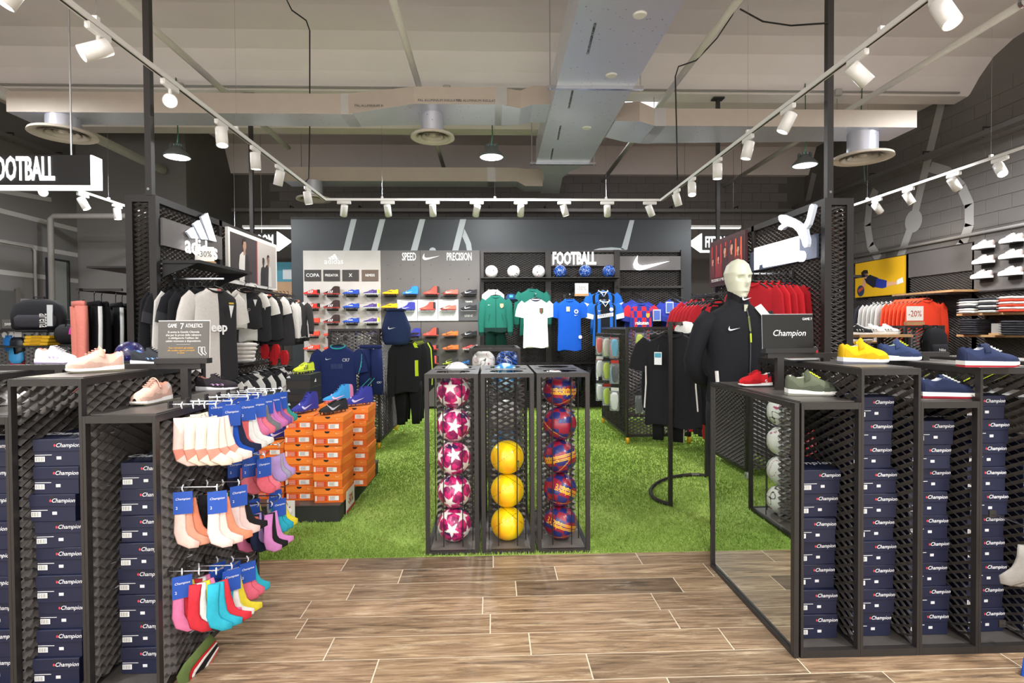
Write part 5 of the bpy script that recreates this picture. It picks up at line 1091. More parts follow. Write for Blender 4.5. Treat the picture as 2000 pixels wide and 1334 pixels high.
# mirror
t = thing('mirror', 'tall black-framed mirror on the aisle end of the shelving', 'mirror', (1.297, (YRN+YRF)/2, 0)); L_ = YRF-YRN
for y in (-L_/2+.017, L_/2-.008): MB().box((0, y, .55), (.02, .03 if y < 0 else .012, 1.1)).build('frame_post', M_STEEL, t)
for z in (.012, 1.088): MB().box((0, .009, z), (.02, L_-.052, .022)).build('frame_rail', M_STEEL, t)
MB().box((.006, .009, .55), (.006, L_-.05, 1.05)).build('mirror_glass', mat('mirror silver', '#e6ece8', .015, 1, 0), t)
# shoe boxes in the bays
def stack(xc, yf, n, where, seed, group, shove=0, maxw=.009, topoff=None):
    r_ = random.Random(seed)
    for i in range(n):
        dx = r_.uniform(-maxw, maxw); rz = r_.uniform(-.03, .05)
        if topoff and i >= n-2: dx += topoff*(i-n+3)*.5; rz += .0
        sbox('navy', 'navy shoe box with white script, %s from the bottom %s' % (ORD[i], where), (xc+dx, yf+.145+r_.uniform(-.012, .012), .034+i*.1077), rz, group)
bc = lambda a, i: (a[i]+a[i+1])/2
for i, n in enumerate((7, 10, 9, 10, 8)): stack(bc(xr, i)-.002, YRN+.10, n, ('behind the mirror', 'in the second mirror-side bay', 'in the third mirror-side bay', 'in the fourth mirror-side bay', 'in the fifth mirror-side bay')[i], 30+i, 'navy boxes on the mirror side', topoff=(.008, 0, 0, .008, 0)[i])
for i, n in enumerate((8, 9, 9, 8)): stack(bc(xl, i)+(.012, -.008, .008, 0)[i], YLN+(.1, .05, .06, .06)[i], n, ('in the bay behind the socks', 'in the second sock-side bay', 'in the third sock-side bay', 'in the fourth sock-side bay')[i], 50+i, 'navy boxes on the sock side', maxw=.009)
# riser bars
def riser(label, x0, x1, y, z, posts):
    t = thing('display_bar', label, 'display bar', ((x0+x1)/2, y, 0), group='display bars over the shelving'); c = (x0+x1)/2
    MB().box((0, 0, z-.012), (x1-x0, .03, .024)).build('bar', M_STEEL, t)
    for x, h in posts: MB().box((x-c, 0, (z-.024+h)/2), (.034, .03, z-.024-h)).build('post', M_STEEL, t)
ya = (YLN+YLF)/2; yb = (YRN+YRF)/2
riser('black display bar over the sock-side shelving', -3.3, PY(394, 700, ya).x, ya, 1.272, ((PY(363, 740, ya).x, HLO), (-1.72, HHI), (-2.0, HLO), (-2.3, HHI), (-2.55, HLO)))
riser('black display bar over the mirror-side shelving', PY(1497, 690, yb).x, PY(1850, 690, yb).x, yb, 1.292, ((PY(1522, 730, yb).x, HLO), (1.70, HHI), (2.22, HHI)))
# table signs
p = PY(358, 690, ya); t = thing('table_sign', 'dark fitting notice headed GAME 7 ATHLETICS with a sock drawing', 'sign', (p.x, ya, 1.273))
MB().box((0, 0, .012), (.24, .05, .024)).build('base', M_STEEL, t); S_ = MB().box((0, 0, .11), (.232, .006, .175)).build('board', card('#5b5855'), t, (0, 0, .0), (-.06, 0, 0)); b_ = MB().box((0, .004, .11), (.238, .003, .182)).build('backing', M_WHITE, t, (0, 0, 0), (-.06, 0, 0))
for s, sz, x, z, c, xs in (('GAME', .026, -.052, .175, '#f4f4f4', .6), ('7', .04, -.008, .172, '#f4f4f4', .9), ('ATHLETICS', .026, .048, .175, '#f4f4f4', .6), ('Si avvisa la Gentile Clientela', .0135, 0, .146, '#e2e0dc', .95), ('che per la prova delle calzature', .0135, 0, .132, '#e2e0dc', .95), ('è obbligatorio l\'utilizzo dei', .0135, 0, .118, '#e2e0dc', .95), ('calzini monouso a disposizione.', .0135, 0, .104, '#e2e0dc', .95), ('_________', .014, 0, .094, '#e2e0dc', 1), ('Puoi richiederli agli addetti', .0105, -.01, .072, '#e0a52a', 1), ('alle vendite oppure prenderli', .0105, -.01, .060, '#e0a52a', 1), ('in cassa.', .0105, -.01, .049, '#e0a52a', 1)): text(S_, s, sz, (x, -.0035, z), ink(c), .0003, xs=xs)
for x in (.078, .095): MB().tube([(x-.008, -.004, .075), (x-.008, -.004, .05), (x+.008, -.004, .036), (x+.012, -.004, .044), (x+.004, -.004, .055), (x+.004, -.004, .075), (x-.008, -.004, .075)], .0014, 4).build('sock_drawing', ink('#f4f4f4'), S_)
p = PY(1540, 680, yb); t = thing('table_sign', 'black acrylic brand sign with white script lettering', 'sign', (p.x, yb, 1.293))
MB().box((0, 0, .012), (.26, .05, .024)).build('base', M_BLACK, t); S_ = MB().box((0, 0, .11), (.262, .006, .172)).build('board', mat('glossy black acrylic', '#191817', .3, 0, .2, 18, spec=.25), t, (0, 0, 0), (-.06, 0, 0)); MB().box((0, .004, .11), (.266, .003, .178)).build('backing', mat('clear acrylic', '#dfe6ea'), t, (0, 0, 0), (-.06, 0, 0))
text(S_, 'Champion', .044, (.004, -.0035, .1), ink('#efefef'), .0004, xs=.95, shear=.25); text(S_, 'GAME 7', .018, (.1, -.0035, .172), ink('#efefef'), .0003, xs=.8)
# shoes on the tops
KS = dict(
 pink=dict(style='kid', up='#e9bfae', sole='#f2efec', lining='#c98a78', lace='#e0a898', mark=None, markc='#ffffff', L=.2, strap='#f3b9a4', sole2='#8f8874', heel='#e6dcd6'),
 lilac=dict(style='run', up='#ece7e6', sole='#f2eff2', lining='#d89a88', lace='#e9e4ea', mark='w', markc='#a99ad0', L=.22, sole2='#b9a8d0', heel='#c8e0dc'),
 white=dict(style='court', up='#eceae8', sole='#f2f1f0', lining='#d8d4d0', lace='#f2f1f0', mark=None, markc='#ffffff', L=.24),
 dark=dict(style='run', up='#332d33', sole='#eceaf0', lining='#d08c82', lace='#2c282e', mark='w', markc='#d2a6d8', L=.2, heel='#3c363c'),
 dark2=dict(style='run', up='#33363c', sole='#eceaf0', lining='#6a8ac0', lace='#2c282e', mark='w', markc='#7aa4d8', L=.2),
 red=dict(style='kid', up='#d0242c', sole='#eeeeee', lining='#e8e2e0', lace='#d0242c', mark='c', markc='#f2f2f2', L=.17, heel='#2a2a30', sole2='#3a3a3e'),
 olive=dict(style='kid', up='#5f6654', sole='#eceae4', lining='#d8dccc', lace='#d8e84a', mark=None, markc='#fff', L=.215, strap='#4d5444', sole2='#9a9a90', toe='#3c4036'),
 yellow=dict(style='kid', up='#dfb211', sole='#eceef0', lining='#e8e4d8', lace='#3a3448', mark=None, markc='#fff', L=.215, strap='#cf9f0c', sole2='#7a7c88', heel='#d8ac14'),
 lime=dict(style='kid', up='#2c3a5e', sole='#e8e8ec', lining='#c8d8c8', lace='#d6e63c', mark=None, markc='#fff', L=.2, strap='#2c3a5e'),
 navy=dict(style='court', up='#232d4c', sole='#eceae8', lining='#cfd2dc', lace='#eef0ec', mark=None, markc='#fff', L=.225, strap='#1d2642', sole2='#a8283a'),
 navy2=dict(style='court', up='#232d4c', sole='#eceae8', lining='#cfd2dc', lace='#eef0ec', mark=None, markc='#fff', L=.235, sole2='#a8283a'))
def tshoe(k, px, py, z, ang, label): p = PZ(px, py, z); shoe('trainer', label, 'shoe', (p.x, p.y, z+.001), ang, KS[k])
z1, z2 = HLO+.004, HHI+.004
tshoe('pink', 186, 727, z2, PI+.7, 'pink velcro toddler trainer on the tall sock-side unit'); tshoe('pink', 296, 788, z1, -PI/2-.12, 'small pink velcro trainer facing out on the low unit above the socks')
tshoe('lilac', 112, 710, z2, -.12, 'white trainer with lilac trim behind the long display bar'); tshoe('white', 0, 790, z1, .15, 'white low trainer cut by the frame edge on a low unit')
tshoe('dark', 425, 762, z1, .15, 'black trainer with pink wave stripe beside the display bar post'); tshoe('dark2', 300, 712, z2, .1, 'black trainer with blue trim behind the fitting notice')
tshoe('red', 1474, 755, z1, PI-.05, 'small red trainer on the low unit at the far end of the mirror'); tshoe('olive', 1584, 772, z1, -.2, 'olive green velcro trainer with lime laces beside the mirror')
tshoe('yellow', 1687, 710, z2, -.1, 'yellow velcro trainer on the tall mirror-side unit'); tshoe('red', 1562, 705, z2, PI-.1, 'red trainer behind the black brand sign'); tshoe('lime', 1757, 704, z2, -.1, 'navy trainer with lime laces behind the display bar')
tshoe('navy', 1931, 717, z2, -.12, 'navy velcro trainer with white sole on the fourth tall unit'); tshoe('navy2', 1850, 777, z1, -.15, 'navy lace-up trainer with white sole inside the low third unit')
# ---- socks
def sock_me(col, short, band=None, L=.0):
    k = ('sock', col, short, band)
    if k in _SH: return _SH[k]
    pts = [(0, -.035, .031), (.0, -.075, .030), (.004, -.105, .032), (.018, -.132, .031), (.045, -.15, .025), (.068, -.156, .014)] if short else [(0, -.03, .023), (0, -.1, .021), (.002, -.155, .023), (.014, -.187, .026), (.045, -.205, .022), (.075, -.21, .012)]
    rr = []
    for i, (x, z, r) in enumerate(pts):
        x1, z1_ = pts[min(i+1, len(pts)-1)][:2]; x0, z0_ = pts[max(0, i-1)][:2]; dx, dz = x1-x0, z1_-z0_; l = math.hypot(dx, dz); nx, nz = -dz/l, dx/l
        rr.append([(x+nx*r*math.cos(q), .006*math.sin(q)*(1.2-.1*i), z+nz*r*math.cos(q)) for q in [2*PI*j/10 for j in range(10)]])
    mb = MB(); mb.loft(rr, matf=lambda i, k_: 1 if (band and i in (2,)) else 0); _SH[k] = mb.mesh('sock', [cloth(col), cloth(band or col)], True); return _SH[k]
_hc = MB().box((0, 0, -.036), (.07, .002, .09)).mesh('header_card', card('#1d4fb0')); _hh = MB().tube([(0, 0, .01), (0, -.012, .02), (0, -.012, .028), (0, .006, .034)], .0028, 5).mesh('hanger_hook', plast('#e8ecf4'))
def pack(label, pos, rz, cols, short=True, card_on=True, lean=0, bands=None, group=None, flip=False):
    t = thing('sock_pack', label, 'socks', pos, 0, group, rot=(0, lean, rz))
    put('hanger_hook', _hh, t)
    n = len(cols)
    for i, c in enumerate(cols): put('sock', sock_me(c, short, bands[i] if bands else None), t, (.006*(n-1-i)-.004*i, .006+.0085*(n-1-i), -.0), (0, -.10*(n-1-i)+.03*i, PI if flip else 0))
    if card_on:
        put('header_card', _hc, t, (0, -.004, -.0)); text(t, 'Champion', .013, (0, -.0062, -.02), ink('#f2f4fa'), .0003, shear=.25); text(t, '2', .016, (-.022, -.0062, -.056), ink('#f2f4fa'), .0003)
    return t
hookn = [0]
def hook(px, py, packs, ang=.55):
    p = PX(px, py-16, -1.285); t = thing('peg_hook', 'peg hook carrying %s' % packs[0][0], 'hook', (-1.30, p.y, p.z), group='peg hooks on the sock panel')
    MB().tube([(0, 0, 0), (.19, 0, .0), (.215, 0, .018)], .003, 6).build('rod', M_CHROME, t); MB().box((.004, 0, 0), (.006, .03, .03)).build('plate', M_STEEL, t)
    n = len(packs)
    for i, q in enumerate(packs):
        pack(q[0], (-1.30+.05+i*(.135/max(1, n-1)) if n > 1 else -1.16, p.y, p.z-.026), ang+rnd.uniform(-.12, .12), q[1], *(q[2:] if len(q) > 2 else ()), group='sock packs')
CR, PK, PE, NV, BK, WT, TQ, YL, LC, RS_, GY, GN = '#e9dccb', '#e07ba6', '#f1cfc6', '#232a45', '#1f1d20', '#ecebe8', '#2fa8c0', '#e0cf3a', '#b79ad6', '#e8788a', '#77767c', '#5a6b3c'
st = (('#e2917f',)*3)
hook(338, 806, [('striped cream socks, inmost pack of the front upper hook', (CR, CR, PE), False, False, 0, st), ('striped cream and coral socks, second pack of the front upper hook', (CR, PE, CR), False, False, 0, st), ('striped cream socks with coral bands, third pack of the front upper hook', (CR, CR, CR), False, False, 0, st), ('cream and red banded socks, outmost pack of the front upper hook', (PE, CR, CR), False, False, 0, st)], .35)
hook(372, 800, [('cream socks behind the white and blue sports sock', (CR, CR, CR), False, False, 0, st), ('white and blue sports sock with navy toe under a blue card', (NV, '#2456c0', WT), False)], .7)
hook(408, 792, [('black and peach socks behind the white sock with coral bar', (BK, PE), False), ('white sock with coral bar behind a barcode ticket', (WT, WT, '#e26a70'), False)], .7)
hook(432, 788, [('pink socks next to the coral bar sock', (PK, WT, BK)), ('grey and rose socks on the fourth upper hook', (GY, RS_, PK))], .7)
hook(450, 783, [('orchid pink ankle socks with tilted blue card', (BK, WT, '#d67cc0')), ('orchid pink ankle socks, outmost under the tilted card', ('#d67cc0', '#d884c4', '#d67cc0'))], .75)
hook(468, 780, [('lilac socks bunched on the sixth upper hook', (LC, PK, LC)), ('purple and pink socks bunched on the sixth upper hook', ('#8a5fb0', PK, '#c898d8'))], .8)
hook(484, 776, [('teal and navy socks behind the rose socks at the far upper hook', (TQ, NV, '#2b8a86')), ('rose pink socks under a large blue card at the far upper hook', ('#3a9a92', RS_, RS_))], .8)
hook(445, 905, [('maroon and white socks behind the daisy socks', ('#8a3038', WT, NV)), ('rose daisy socks under a blue card in the second row', (WT, RS_, RS_), True, True), ('rose daisy socks with narrow blue card, outmost in the second row', (RS_, '#e06878'), True, True)], .75)
hook(478, 885, [('grey and plum socks at the far end of the second row', (GY, '#6a4a68', '#8d2430')), ('silver lilac socks with a dark dot at the far end of the second row', (LC, '#a9a4b8', LC), True, False)], .9)
hook(340, 968, [('coral socks behind the pale peach pack', ('#e08a6c', '#e9a48c', PE), False), ('pale peach socks under a wide blue card', ('#e08a6c', '#f0d4cc', '#f2dcd6'), False)], .35)
hook(388, 958, [('olive and rust socks in the middle of the third row', (GN, '#c05a40', BK), False, False), ('striped rust, green and white socks in the middle of the third row', ('#d86a50', '#1f4a40', WT, '#d87a60'), False, False), ('pale rose ankle socks under a tilted blue card', (BK, '#f0d2cc', '#f0d8d4'), False)], .6)
hook(462, 1000, [('plum and black socks hanging low on the fourth row', ('#9a6aa4', BK, PK), False, False), ('lilac and navy socks hanging low on the fourth row', (NV, LC, NV), False, False), ('orchid and black socks, outmost of the fourth row', ('#d88ac8', BK, '#d88ac8'), False, False)], .8)
hook(480, 985, [('yellow and maroon socks behind the turquoise pack', (YL, '#8a3038', GN)), ('turquoise socks under a blue card at the panel edge', (YL, TQ, TQ))], .8)
hook(490, 968, [('white socks with blue stripes at the panel edge', (WT, WT, WT), True, True, 0, (('#3f68b8',)*3))], .8)
hook(338, 1132, [('yellow, red and pink socks, inmost of the lowest hook', (YL, '#c8303c', PK), False, True), ('pink, yellow and white crew socks, second of the lowest hook', (PK, YL, WT, '#c8303c'), False, False), ('turquoise and red crew socks, outmost of the lowest hook', ('#c8303c', TQ, TQ), False, False)], .4)
hook(372, 1122, [('rose and white socks beside the lowest hook', (PK, WT, '#c8303c'), False, False), ('yellow, white and blue socks beside the lowest hook', (YL, WT, TQ), False, True)], .6)
hook(408, 1108, [('cream and red socks behind the rose logo socks', (CR, '#c8303c', TQ)), ('multicolour blue socks behind the rose logo socks', ('#3c62b8', CR, TQ)), ('rose socks with white logo under a blue card in the lowest row', (TQ, '#e06a80', '#e26a80'))], .7)
# a loose bundle by the floor
t = thing('sock_pack', 'red, black and white socks drooping to the floor below the sock panel', 'socks', PX(418, 1245, -1.18)); t.rotation_euler = (0, .75, .9)
for i, c in enumerate(('#5a6b3c', '#c8242c', WT, BK, BK, WT, '#c05850')): put('sock', sock_me(c, False), t, (.012*i, .01*i, .03-.006*i), (0, .2-.06*i, 0))
# pack at the near right
for i, (px, py, cols, lb) in enumerate(((2010, 1040, ('#8f8c87', '#8a8782', '#94918c'), 'grey ankle socks hanging at the frame edge by the mirror-side boxes'), (2030, 1270, ('#20305c', '#2450b0', '#2450b0'), 'blue sock pack hanging low at the frame edge'))):
    p = PY(px, py, 2.16); s = pack(lb, p, -.1, cols, True, i == 1); s.scale = (1.25, 1.25, 1.25); s.rotation_euler = (0, .1, PI*.93 if i == 0 else -.1)
    h_ = thing('peg_hook', 'steel peg hook carrying the %s' % ('grey socks' if i == 0 else 'low blue sock pack'), 'hook', (p.x, p.y, p.z+.02)); MB().tube([(0, 0, 0), (0, YRN-p.y, 0)], .003, 6).build('rod', M_CHROME, h_); MB().box((0, YRN-p.y-.004, 0), (.03, .006, .03)).build('plate', M_STEEL, h_)

# ================================================================ MIDDLE OF THE FLOOR
# ---- ball racks
YR = 3.50; RW, RD_, RH = .335, .77, 1.142
def ball_rack(x0, label):
    t = thing('ball_rack', label, 'ball rack', (x0+RW/2, YR, 0), group='black ball racks'); hw = RW/2; p = .026
    for sx in (-1, 1):
        for y in (p/2, RD_-p/2): MB().box((sx*(hw-p/2), y, RH/2), (p, p, RH)).build('post', M_STEEL, t)
        MB().box((sx*(hw-p/2), RD_/2, RH-p/2), (p, RD_-2*p, p)).build('side_rail', M_STEEL, t); MB().box((sx*(hw-p/2), RD_/2, .012), (p, RD_-2*p, .024)).build('side_rail', M_STEEL, t)
    for y in (p/2, RD_-p/2): MB().box((0, y, RH-p/2), (RW-2*p, p, p)).build('cross_rail', M_STEEL, t); MB().box((0, y, .012), (RW-2*p, p, .024)).build('cross_rail', M_STEEL, t)
    MB().box((0, RD_/2, .016), (RW-2*p, RD_-2*p, .008)).build('base_plate', mat('rack base plate', '#6f6a66', .5, .2), t)
    for c, nm in ((.19, 0), (RD_-.19, 1)):
        o = [(.118*math.cos(PI/8+k*PI/4), .118*math.sin(PI/8+k*PI/4)) for k in range(8)]; w_, d_ = hw-p, .185-p/2
        q = [(w_, d_*.42), (w_*.42, d_), (-w_*.42, d_), (-w_, d_*.42), (-w_, -d_*.42), (-w_*.42, -d_), (w_*.42, -d_), (w_, -d_*.42)]; cn_ = [(w_, d_), (-w_, d_), (-w_, -d_), (w_, -d_)]
        mb = MB()
        for z, up in ((RH, 1), (RH-.006, 0)):
            b = [(x, y+c, z) for x, y in o]+[(x, y+c, z) for x, y in q]+[(x, y+c, z) for x, y in cn_]
            fs = [(k, (k+1) % 8, (k+1) % 8+8, k+8) for k in range(8)]+[(8, 9, 16), (10, 11, 17), (12, 13, 18), (14, 15, 19)]
            mb.add(b, [f[::-1] for f in fs] if up else fs)
        mb.build('top_plate', M_STEEL, t)
        for k in range(6):
            a = 2*PI*(k+.5)/6; MB().tube([(.122*math.sin(a), c-.122*math.cos(a), .02), (.122*math.sin(a), c-.122*math.cos(a), RH-.006)], .0035, 5).build('guide_rod', M_BLACK, t)
    expm(t, .26, RH-.1, (-.13, RD_/2, .04))
    return t
rx0 = [PY(831, 1000, YR).x, PY(831, 1000, YR).x+.352, PY(831, 1000, YR).x+.704]
for x, lb in zip(rx0, ('black ball rack holding magenta star balls', 'black ball rack holding yellow balls, middle of three', 'black ball rack holding claret and blue balls')): ball_rack(x, lb)
D = .2218
for i in range(5): ball('star', 'magenta ball with white stars, %s from the floor' % ORD[i], (rx0[0]+RW/2, YR+.19, .02+.11+D*i*.995), (rnd.random()*.8, rnd.random()*.8, .5+i*1.1), 'magenta star balls')
for i in range(3):
    b = ball('yellow', 'yellow and orange ball, %s of the three in the middle rack' % ('lowest', 'middle', 'top')[i], (rx0[1]+RW/2, YR+.19, .02+.11+D*i*.995), (.2*i, .3, .6*i), 'yellow balls'); b.rotation_euler = (0, 0, .25*i)
    if i == 2: MB().box((0, 0, 0), (.014, .003, .05)).build('printed_label', ink('#2c2c20'), b, (.018, -.1085, -.03)); text(b, 'ORDEM', .012, (.018, -.1105, -.03), ink('#e8e040'), .0003, rot=(0, -PI/2, 0))
for i in range(5):
    b = ball('barca', 'claret and navy ball with gold band, %s from the floor' % ORD[i], (rx0[2]+RW/2, YR+.19, .02+.11+D*i*.995), (0, (.35, .45, -.25, .0, .05)[i], (.2, .6, -.4, 2.2, .1)[i]), 'claret and navy balls')
    wrap_text(b, 'BARÇA', .062, .1108, ink('#f0b81e'), -.75+.2*i, 0)
for i in range(5):
    ball('white', 'white lined ball in the rear of the star ball rack, %s from the floor' % ORD[i], (rx0[0]+RW/2, YR+RD_-.19, .02+.11+D*i*.995+(.06 if i == 4 else 0)), (i, .4*i, .3), 'white balls in the rear columns')
    ball('white', 'white lined ball in the rear of the claret ball rack, %s from the floor' % ORD[i], (rx0[2]+RW/2, YR+RD_-.19, .02+.11+D*i*.995), (.4, i, .8*i), 'white balls in the rear columns')
for i, k in enumerate(('white', 'white', 'lightblue', 'white', 'lightblue')): ball(k, '%s ball in the rear of the middle rack, %s from the floor' % ('light blue' if k != 'white' else 'white lined', ORD[i]), (rx0[1]+RW/2, YR+RD_-.19, .02+.11+D*i*.995+(.05 if i == 4 else 0)), (i, .2, .7*i), 'balls in the rear of the middle rack')
# a taller ball stand behind, with a white and a blue ball
p = Vector((.02, 5.3, 0)); t = thing('ball_stand', 'taller dark mesh ball stand behind the ball racks', 'ball rack', (.02, 5.5, 0))
for x in (-.22, .22):
    for y in (-.4, .4): MB().box((x, y, .66), (.028, .028, 1.16)).build('post', M_STEEL, t); MB().lathe([(.01, -.012), (.035, -.01), (.037, 0), (.035, .01), (.01, .012)], 12).build('caster', mat('caster grey', '#c9ccd0', .3, .6), t, (x, y, .038), (0, PI/2, 0))
    MB().box((x, 0, 1.23), (.028, .772, .028)).build('rail', M_STEEL, t); MB().box((x, 0, .09), (.028, .772, .028)).build('rail', M_STEEL, t); expm(t, .772, .9, (x, -.386, .1), (0, 0, PI/2))
for y in (-.4, .4): MB().box((0, y, 1.23), (.412, .028, .028)).build('rail', M_STEEL, t); expm(t, .412, .9, (-.206, y, .1))
MB().box((0, 0, .99), (.412, .772, .02)).build('shelf', M_STEEL, t)
ball('white', 'white ball on the shelf of the tall ball stand', (p.x-.105, 5.28, 1.111), (.3, .2, 1), 'balls on the tall stand'); ball('blue', 'blue checked ball on the shelf of the tall ball stand', (p.x+.12, 5.3, 1.111), (.6, .1, 2), 'balls on the tall stand')
# ---- plinth with orange boxes
PX0, PX1, PY0, PY1, PH = -2.30, -1.135, 4.14, 5.55, .13
t = thing('plinth', 'low black plinth carrying stacked shoe boxes', 'plinth', ((PX0+PX1)/2, (PY0+PY1)/2, 0)); w_, d_ = PX1-PX0, PY1-PY0
MB().box((0, 0, PH/2), (w_-.01, d_-.01, PH-.004)).build('body', mat('black plinth', '#2b2b2a', .6), t); MB().box((0, 0, PH-.004), (w_, d_, .008)).build('top', M_TOP, t)
OH = .108
def ostack(xc, yf, n, where, seed, jit=.006, kind='orange'):
    r_ = random.Random(seed); h = OH if kind == 'orange' else .1258
    for i in range(n):
        b = sbox(kind, '%s shoe box, %s from the bottom of the %s' % ('orange' if kind == 'orange' else 'black', ORD[i], where), (xc+r_.uniform(-jit, jit), yf+.17+r_.uniform(-.01, .01), PH+.001+i*h), r_.uniform(-.03, .03)-(.06 if i == n-4 and seed == 1 else 0), 'orange shoe boxes' if kind == 'orange' else 'black shoe boxes')
        if kind == 'orange': b.scale = (1, 1, OH/.12-.002)
    return PH+.001+n*h
f_ = PY(643, 985, 4.2).x; a1_ = ostack(f_, 4.18, 6, 'front stack at the plinth corner', 1); a2_ = ostack(f_-.235, 4.24, 6, 'front stack in the middle', 2); a3_ = ostack(f_-.475, 4.3, 4, 'front stack hidden by the socks', 3)
a4_ = ostack(f_+.085, 4.62, 6, 'rear stack at the plinth edge', 4); a5_ = ostack(f_-.16, 4.82, 6, 'rear stack behind the middle', 5)
g_ = PY(585, 760, 5.22).x; a6_ = ostack(g_, 5.18, 7, 'tall black pile', 6, .006, 'black'); a7_ = ostack(g_-.27, 5.12, 5, 'short black pile', 7, .006, 'black')
BS_['lim'] = dict(style='boot', up='#cfe23a', sole='#d8e84a', lining='#5a6418', lace='#dcea5a', mark='3', markc='#30361a'); BS_['olv'] = dict(style='boot', up='#4c5040', sole='#8a8a70', lining='#2c2e26', lace='#4c5040', mark=None, markc='#000')
BS_['skp'] = dict(style='high', up='#3f9fe0', sole='#e07a9a', lining='#2a72b0', lace='#3f9fe0', mark='s', markc='#f0b8d0', heel='#d88ab4')
for k, x, y, z, a, lb in (('skp', f_-.14, 4.97, a5_, PI+.75, 'sky blue and pink high-ankle boot on the rear orange stack'), ('ind', f_+.08, 4.76, a4_, PI+.8, 'indigo high-ankle boot on the orange stack at the plinth edge'), ('ind', f_-.235, 4.38, a2_, -PI/2-.35, 'indigo high-ankle boot on the middle front stack'), ('blk', f_+.0, 4.33, a1_, -PI/2-.45, 'black boot on the corner orange stack'), ('ind', f_-.47, 4.44, a3_, -PI/2-.7, 'indigo high-ankle boot on the low front stack'), ('lim', g_, 5.33, a6_, -PI/2-.3, 'lime yellow boot on the tall black pile'), ('olv', g_-.27, 5.27, a7_, -PI/2-.2, 'dark olive boot on the short black pile')):
    shoe('football_boot', lb, 'football boot', (x, y, z+.002), a, BS_[k], 'boots on the shoe boxes')
def psign(label, loc, rz, lines, w_, h_):
    t = thing('price_sign', label, 'price sign', loc, rz, 'percentage price signs'); MB().box((0, 0, h_/2), (w_, .003, h_)).build('sheet', card('#e6e2dc'), t); MB().box((0, -.002, h_*.07), (w_, .001, h_*.13)).build('red_band', ink('#b93a30'), t)
    for s, sz, z in lines: text(t, s, sz, (0, -.0025, z), ink('#a83a2c'), .0004, xs=.75, bold=.0005)
psign('white sign reading FINO A 50% leaning on the plinth front', (PY(548, 1020, 4.12).x, 4.134, .005), 0, (('FINO A', .04, .145), ('50%', .12, .075)), .2, .165)
psign('white sign reading -50% on the plinth side', (PX1+.006, 4.42, .008), PI/2, (('-50%', .1, .085),), .25, .17)
# ---- mobile mesh stands
def mesh_stand(label, x0, x1, y0, y1, h, wheel):
    t = thing('mesh_stand', label, 'mesh stand', ((x0+x1)/2, (y0+y1)/2, 0), group='mobile mesh stands'); hw, hd = (x1-x0)/2, (y1-y0)/2; z0 = .09
    for sx in (-1, 1):
        for sy in (-1, 1):
            MB().box((sx*(hw-.015), sy*(hd-.015), (h+z0)/2), (.03, .03, h-z0)).build('post', M_STEEL, t)
            w_ = MB().lathe([(.012, -.016), (.042, -.014), (.045, 0), (.042, .014), (.012, .016)], 14).build('wheel', wheel, t, (sx*(hw-.02), sy*(hd-.02), .045), (0, PI/2, 0), True)
            MB().box((sx*(hw-.02), sy*(hd-.02), .09), (.03, .04, .02)).build('wheel_fork', M_STEEL, t)
    for z in (z0+.015, h-.015):
        for sy in (-1, 1): MB().box((0, sy*(hd-.015), z), (2*hw-.06, .03, .03)).build('rail', M_STEEL, t)
        for sx in (-1, 1): MB().box((sx*(hw-.015), 0, z), (.03, 2*hd-.06, .03)).build('rail', M_STEEL, t)
    for sy in (-1, 1): expm(t, 2*hw-.06, h-z0-.06, (-hw+.03, sy*(hd-.015), z0+.03))
    for sx in (-1, 1): expm(t, 2*hd-.06, h-z0-.06, (sx*(hw-.015), -hd+.03, z0+.03), (0, 0, PI/2))
    return t
M_YW = plast('#e0a81a')
mesh_stand('mobile mesh stand on yellow wheels carrying navy kit', -1.93, -1.33, 6.62, 7.85, 1.43, M_YW)
mesh_stand('mobile mesh stand on yellow wheels carrying shin guard packs', 1.62, 2.42, 6.72, 8.25, 1.43, M_YW)
mesh_stand('mobile mesh bin standing at the mirror reflection', .95-3.0, .0-1.9, 20, 20.5, .9, M_YW) if False else None
CRN = '#1f2c5e'
p = PY(660, 676, 6.3); s = top('football_shirt', 'navy shirt with teal collar on the mesh stand', 'shirt', (p.x, 6.3, p.z), 0, dict(w=.43, h=.68, sleeve='short', cols=(CRN,), key='cr', collar='#2c9aa0'))
patch(s, swoosh_poly(.07, -.09, -.14), ink('#c8d2dc'), -.054, 'logo'); text(s, 'CR7', .05, (.1, -.056, -.155), ink('#d8dce4'), xs=.9)
for i in range(4): text(s, 'dream it do it every day', .013, (0, -.058, -.2-.014*i), ink('#6a78a4'), .0003)
for k in range(3): MB().tube([(.235+.012*k, -.03, -.3+.03*k), (.27, -.03, -.17+.04*k)], .003, 4).build('sleeve_line', ink('#4ab8c0'), s)
t_ = thing('garment_hook_bar', 'straight arm holding the navy shirt', 'hook bar', (p.x, 6.6, p.z+.083)); MB().bar((0, .02, 0), (0, -.32, 0), .014).build('bar', M_CHROME, t_); MB().box((0, .012, 0), (.05, .02, .06)).build('bracket', M_STEEL, t_)
p = PY(724, 674, 6.35); s = legs('shorts', 'navy shorts with teal lines beside the navy shirt', 'shorts', (p.x, 6.35, p.z), 0, dict(w=.27, h=.56, col=CRN, shorts=True)); [MB().tube([(-.11+.06*k, -.05, -.48), (-.0+.05*k, -.05, -.37)], .003, 4).build('teal_line', ink('#4ab8c0'), s) for k in range(2)]; text(s, 'CR7', .03, (.1, -.046, -.42), ink('#d8dce4'))
t_ = thing('garment_hook_bar', 'straight arm holding the navy shorts', 'hook bar', (p.x, 6.6, p.z+.083)); MB().bar((0, .02, 0), (0, -.27, 0), .014).build('bar', M_CHROME, t_); MB().box((0, .012, 0), (.05, .02, .06)).build('bracket', M_STEEL, t_)
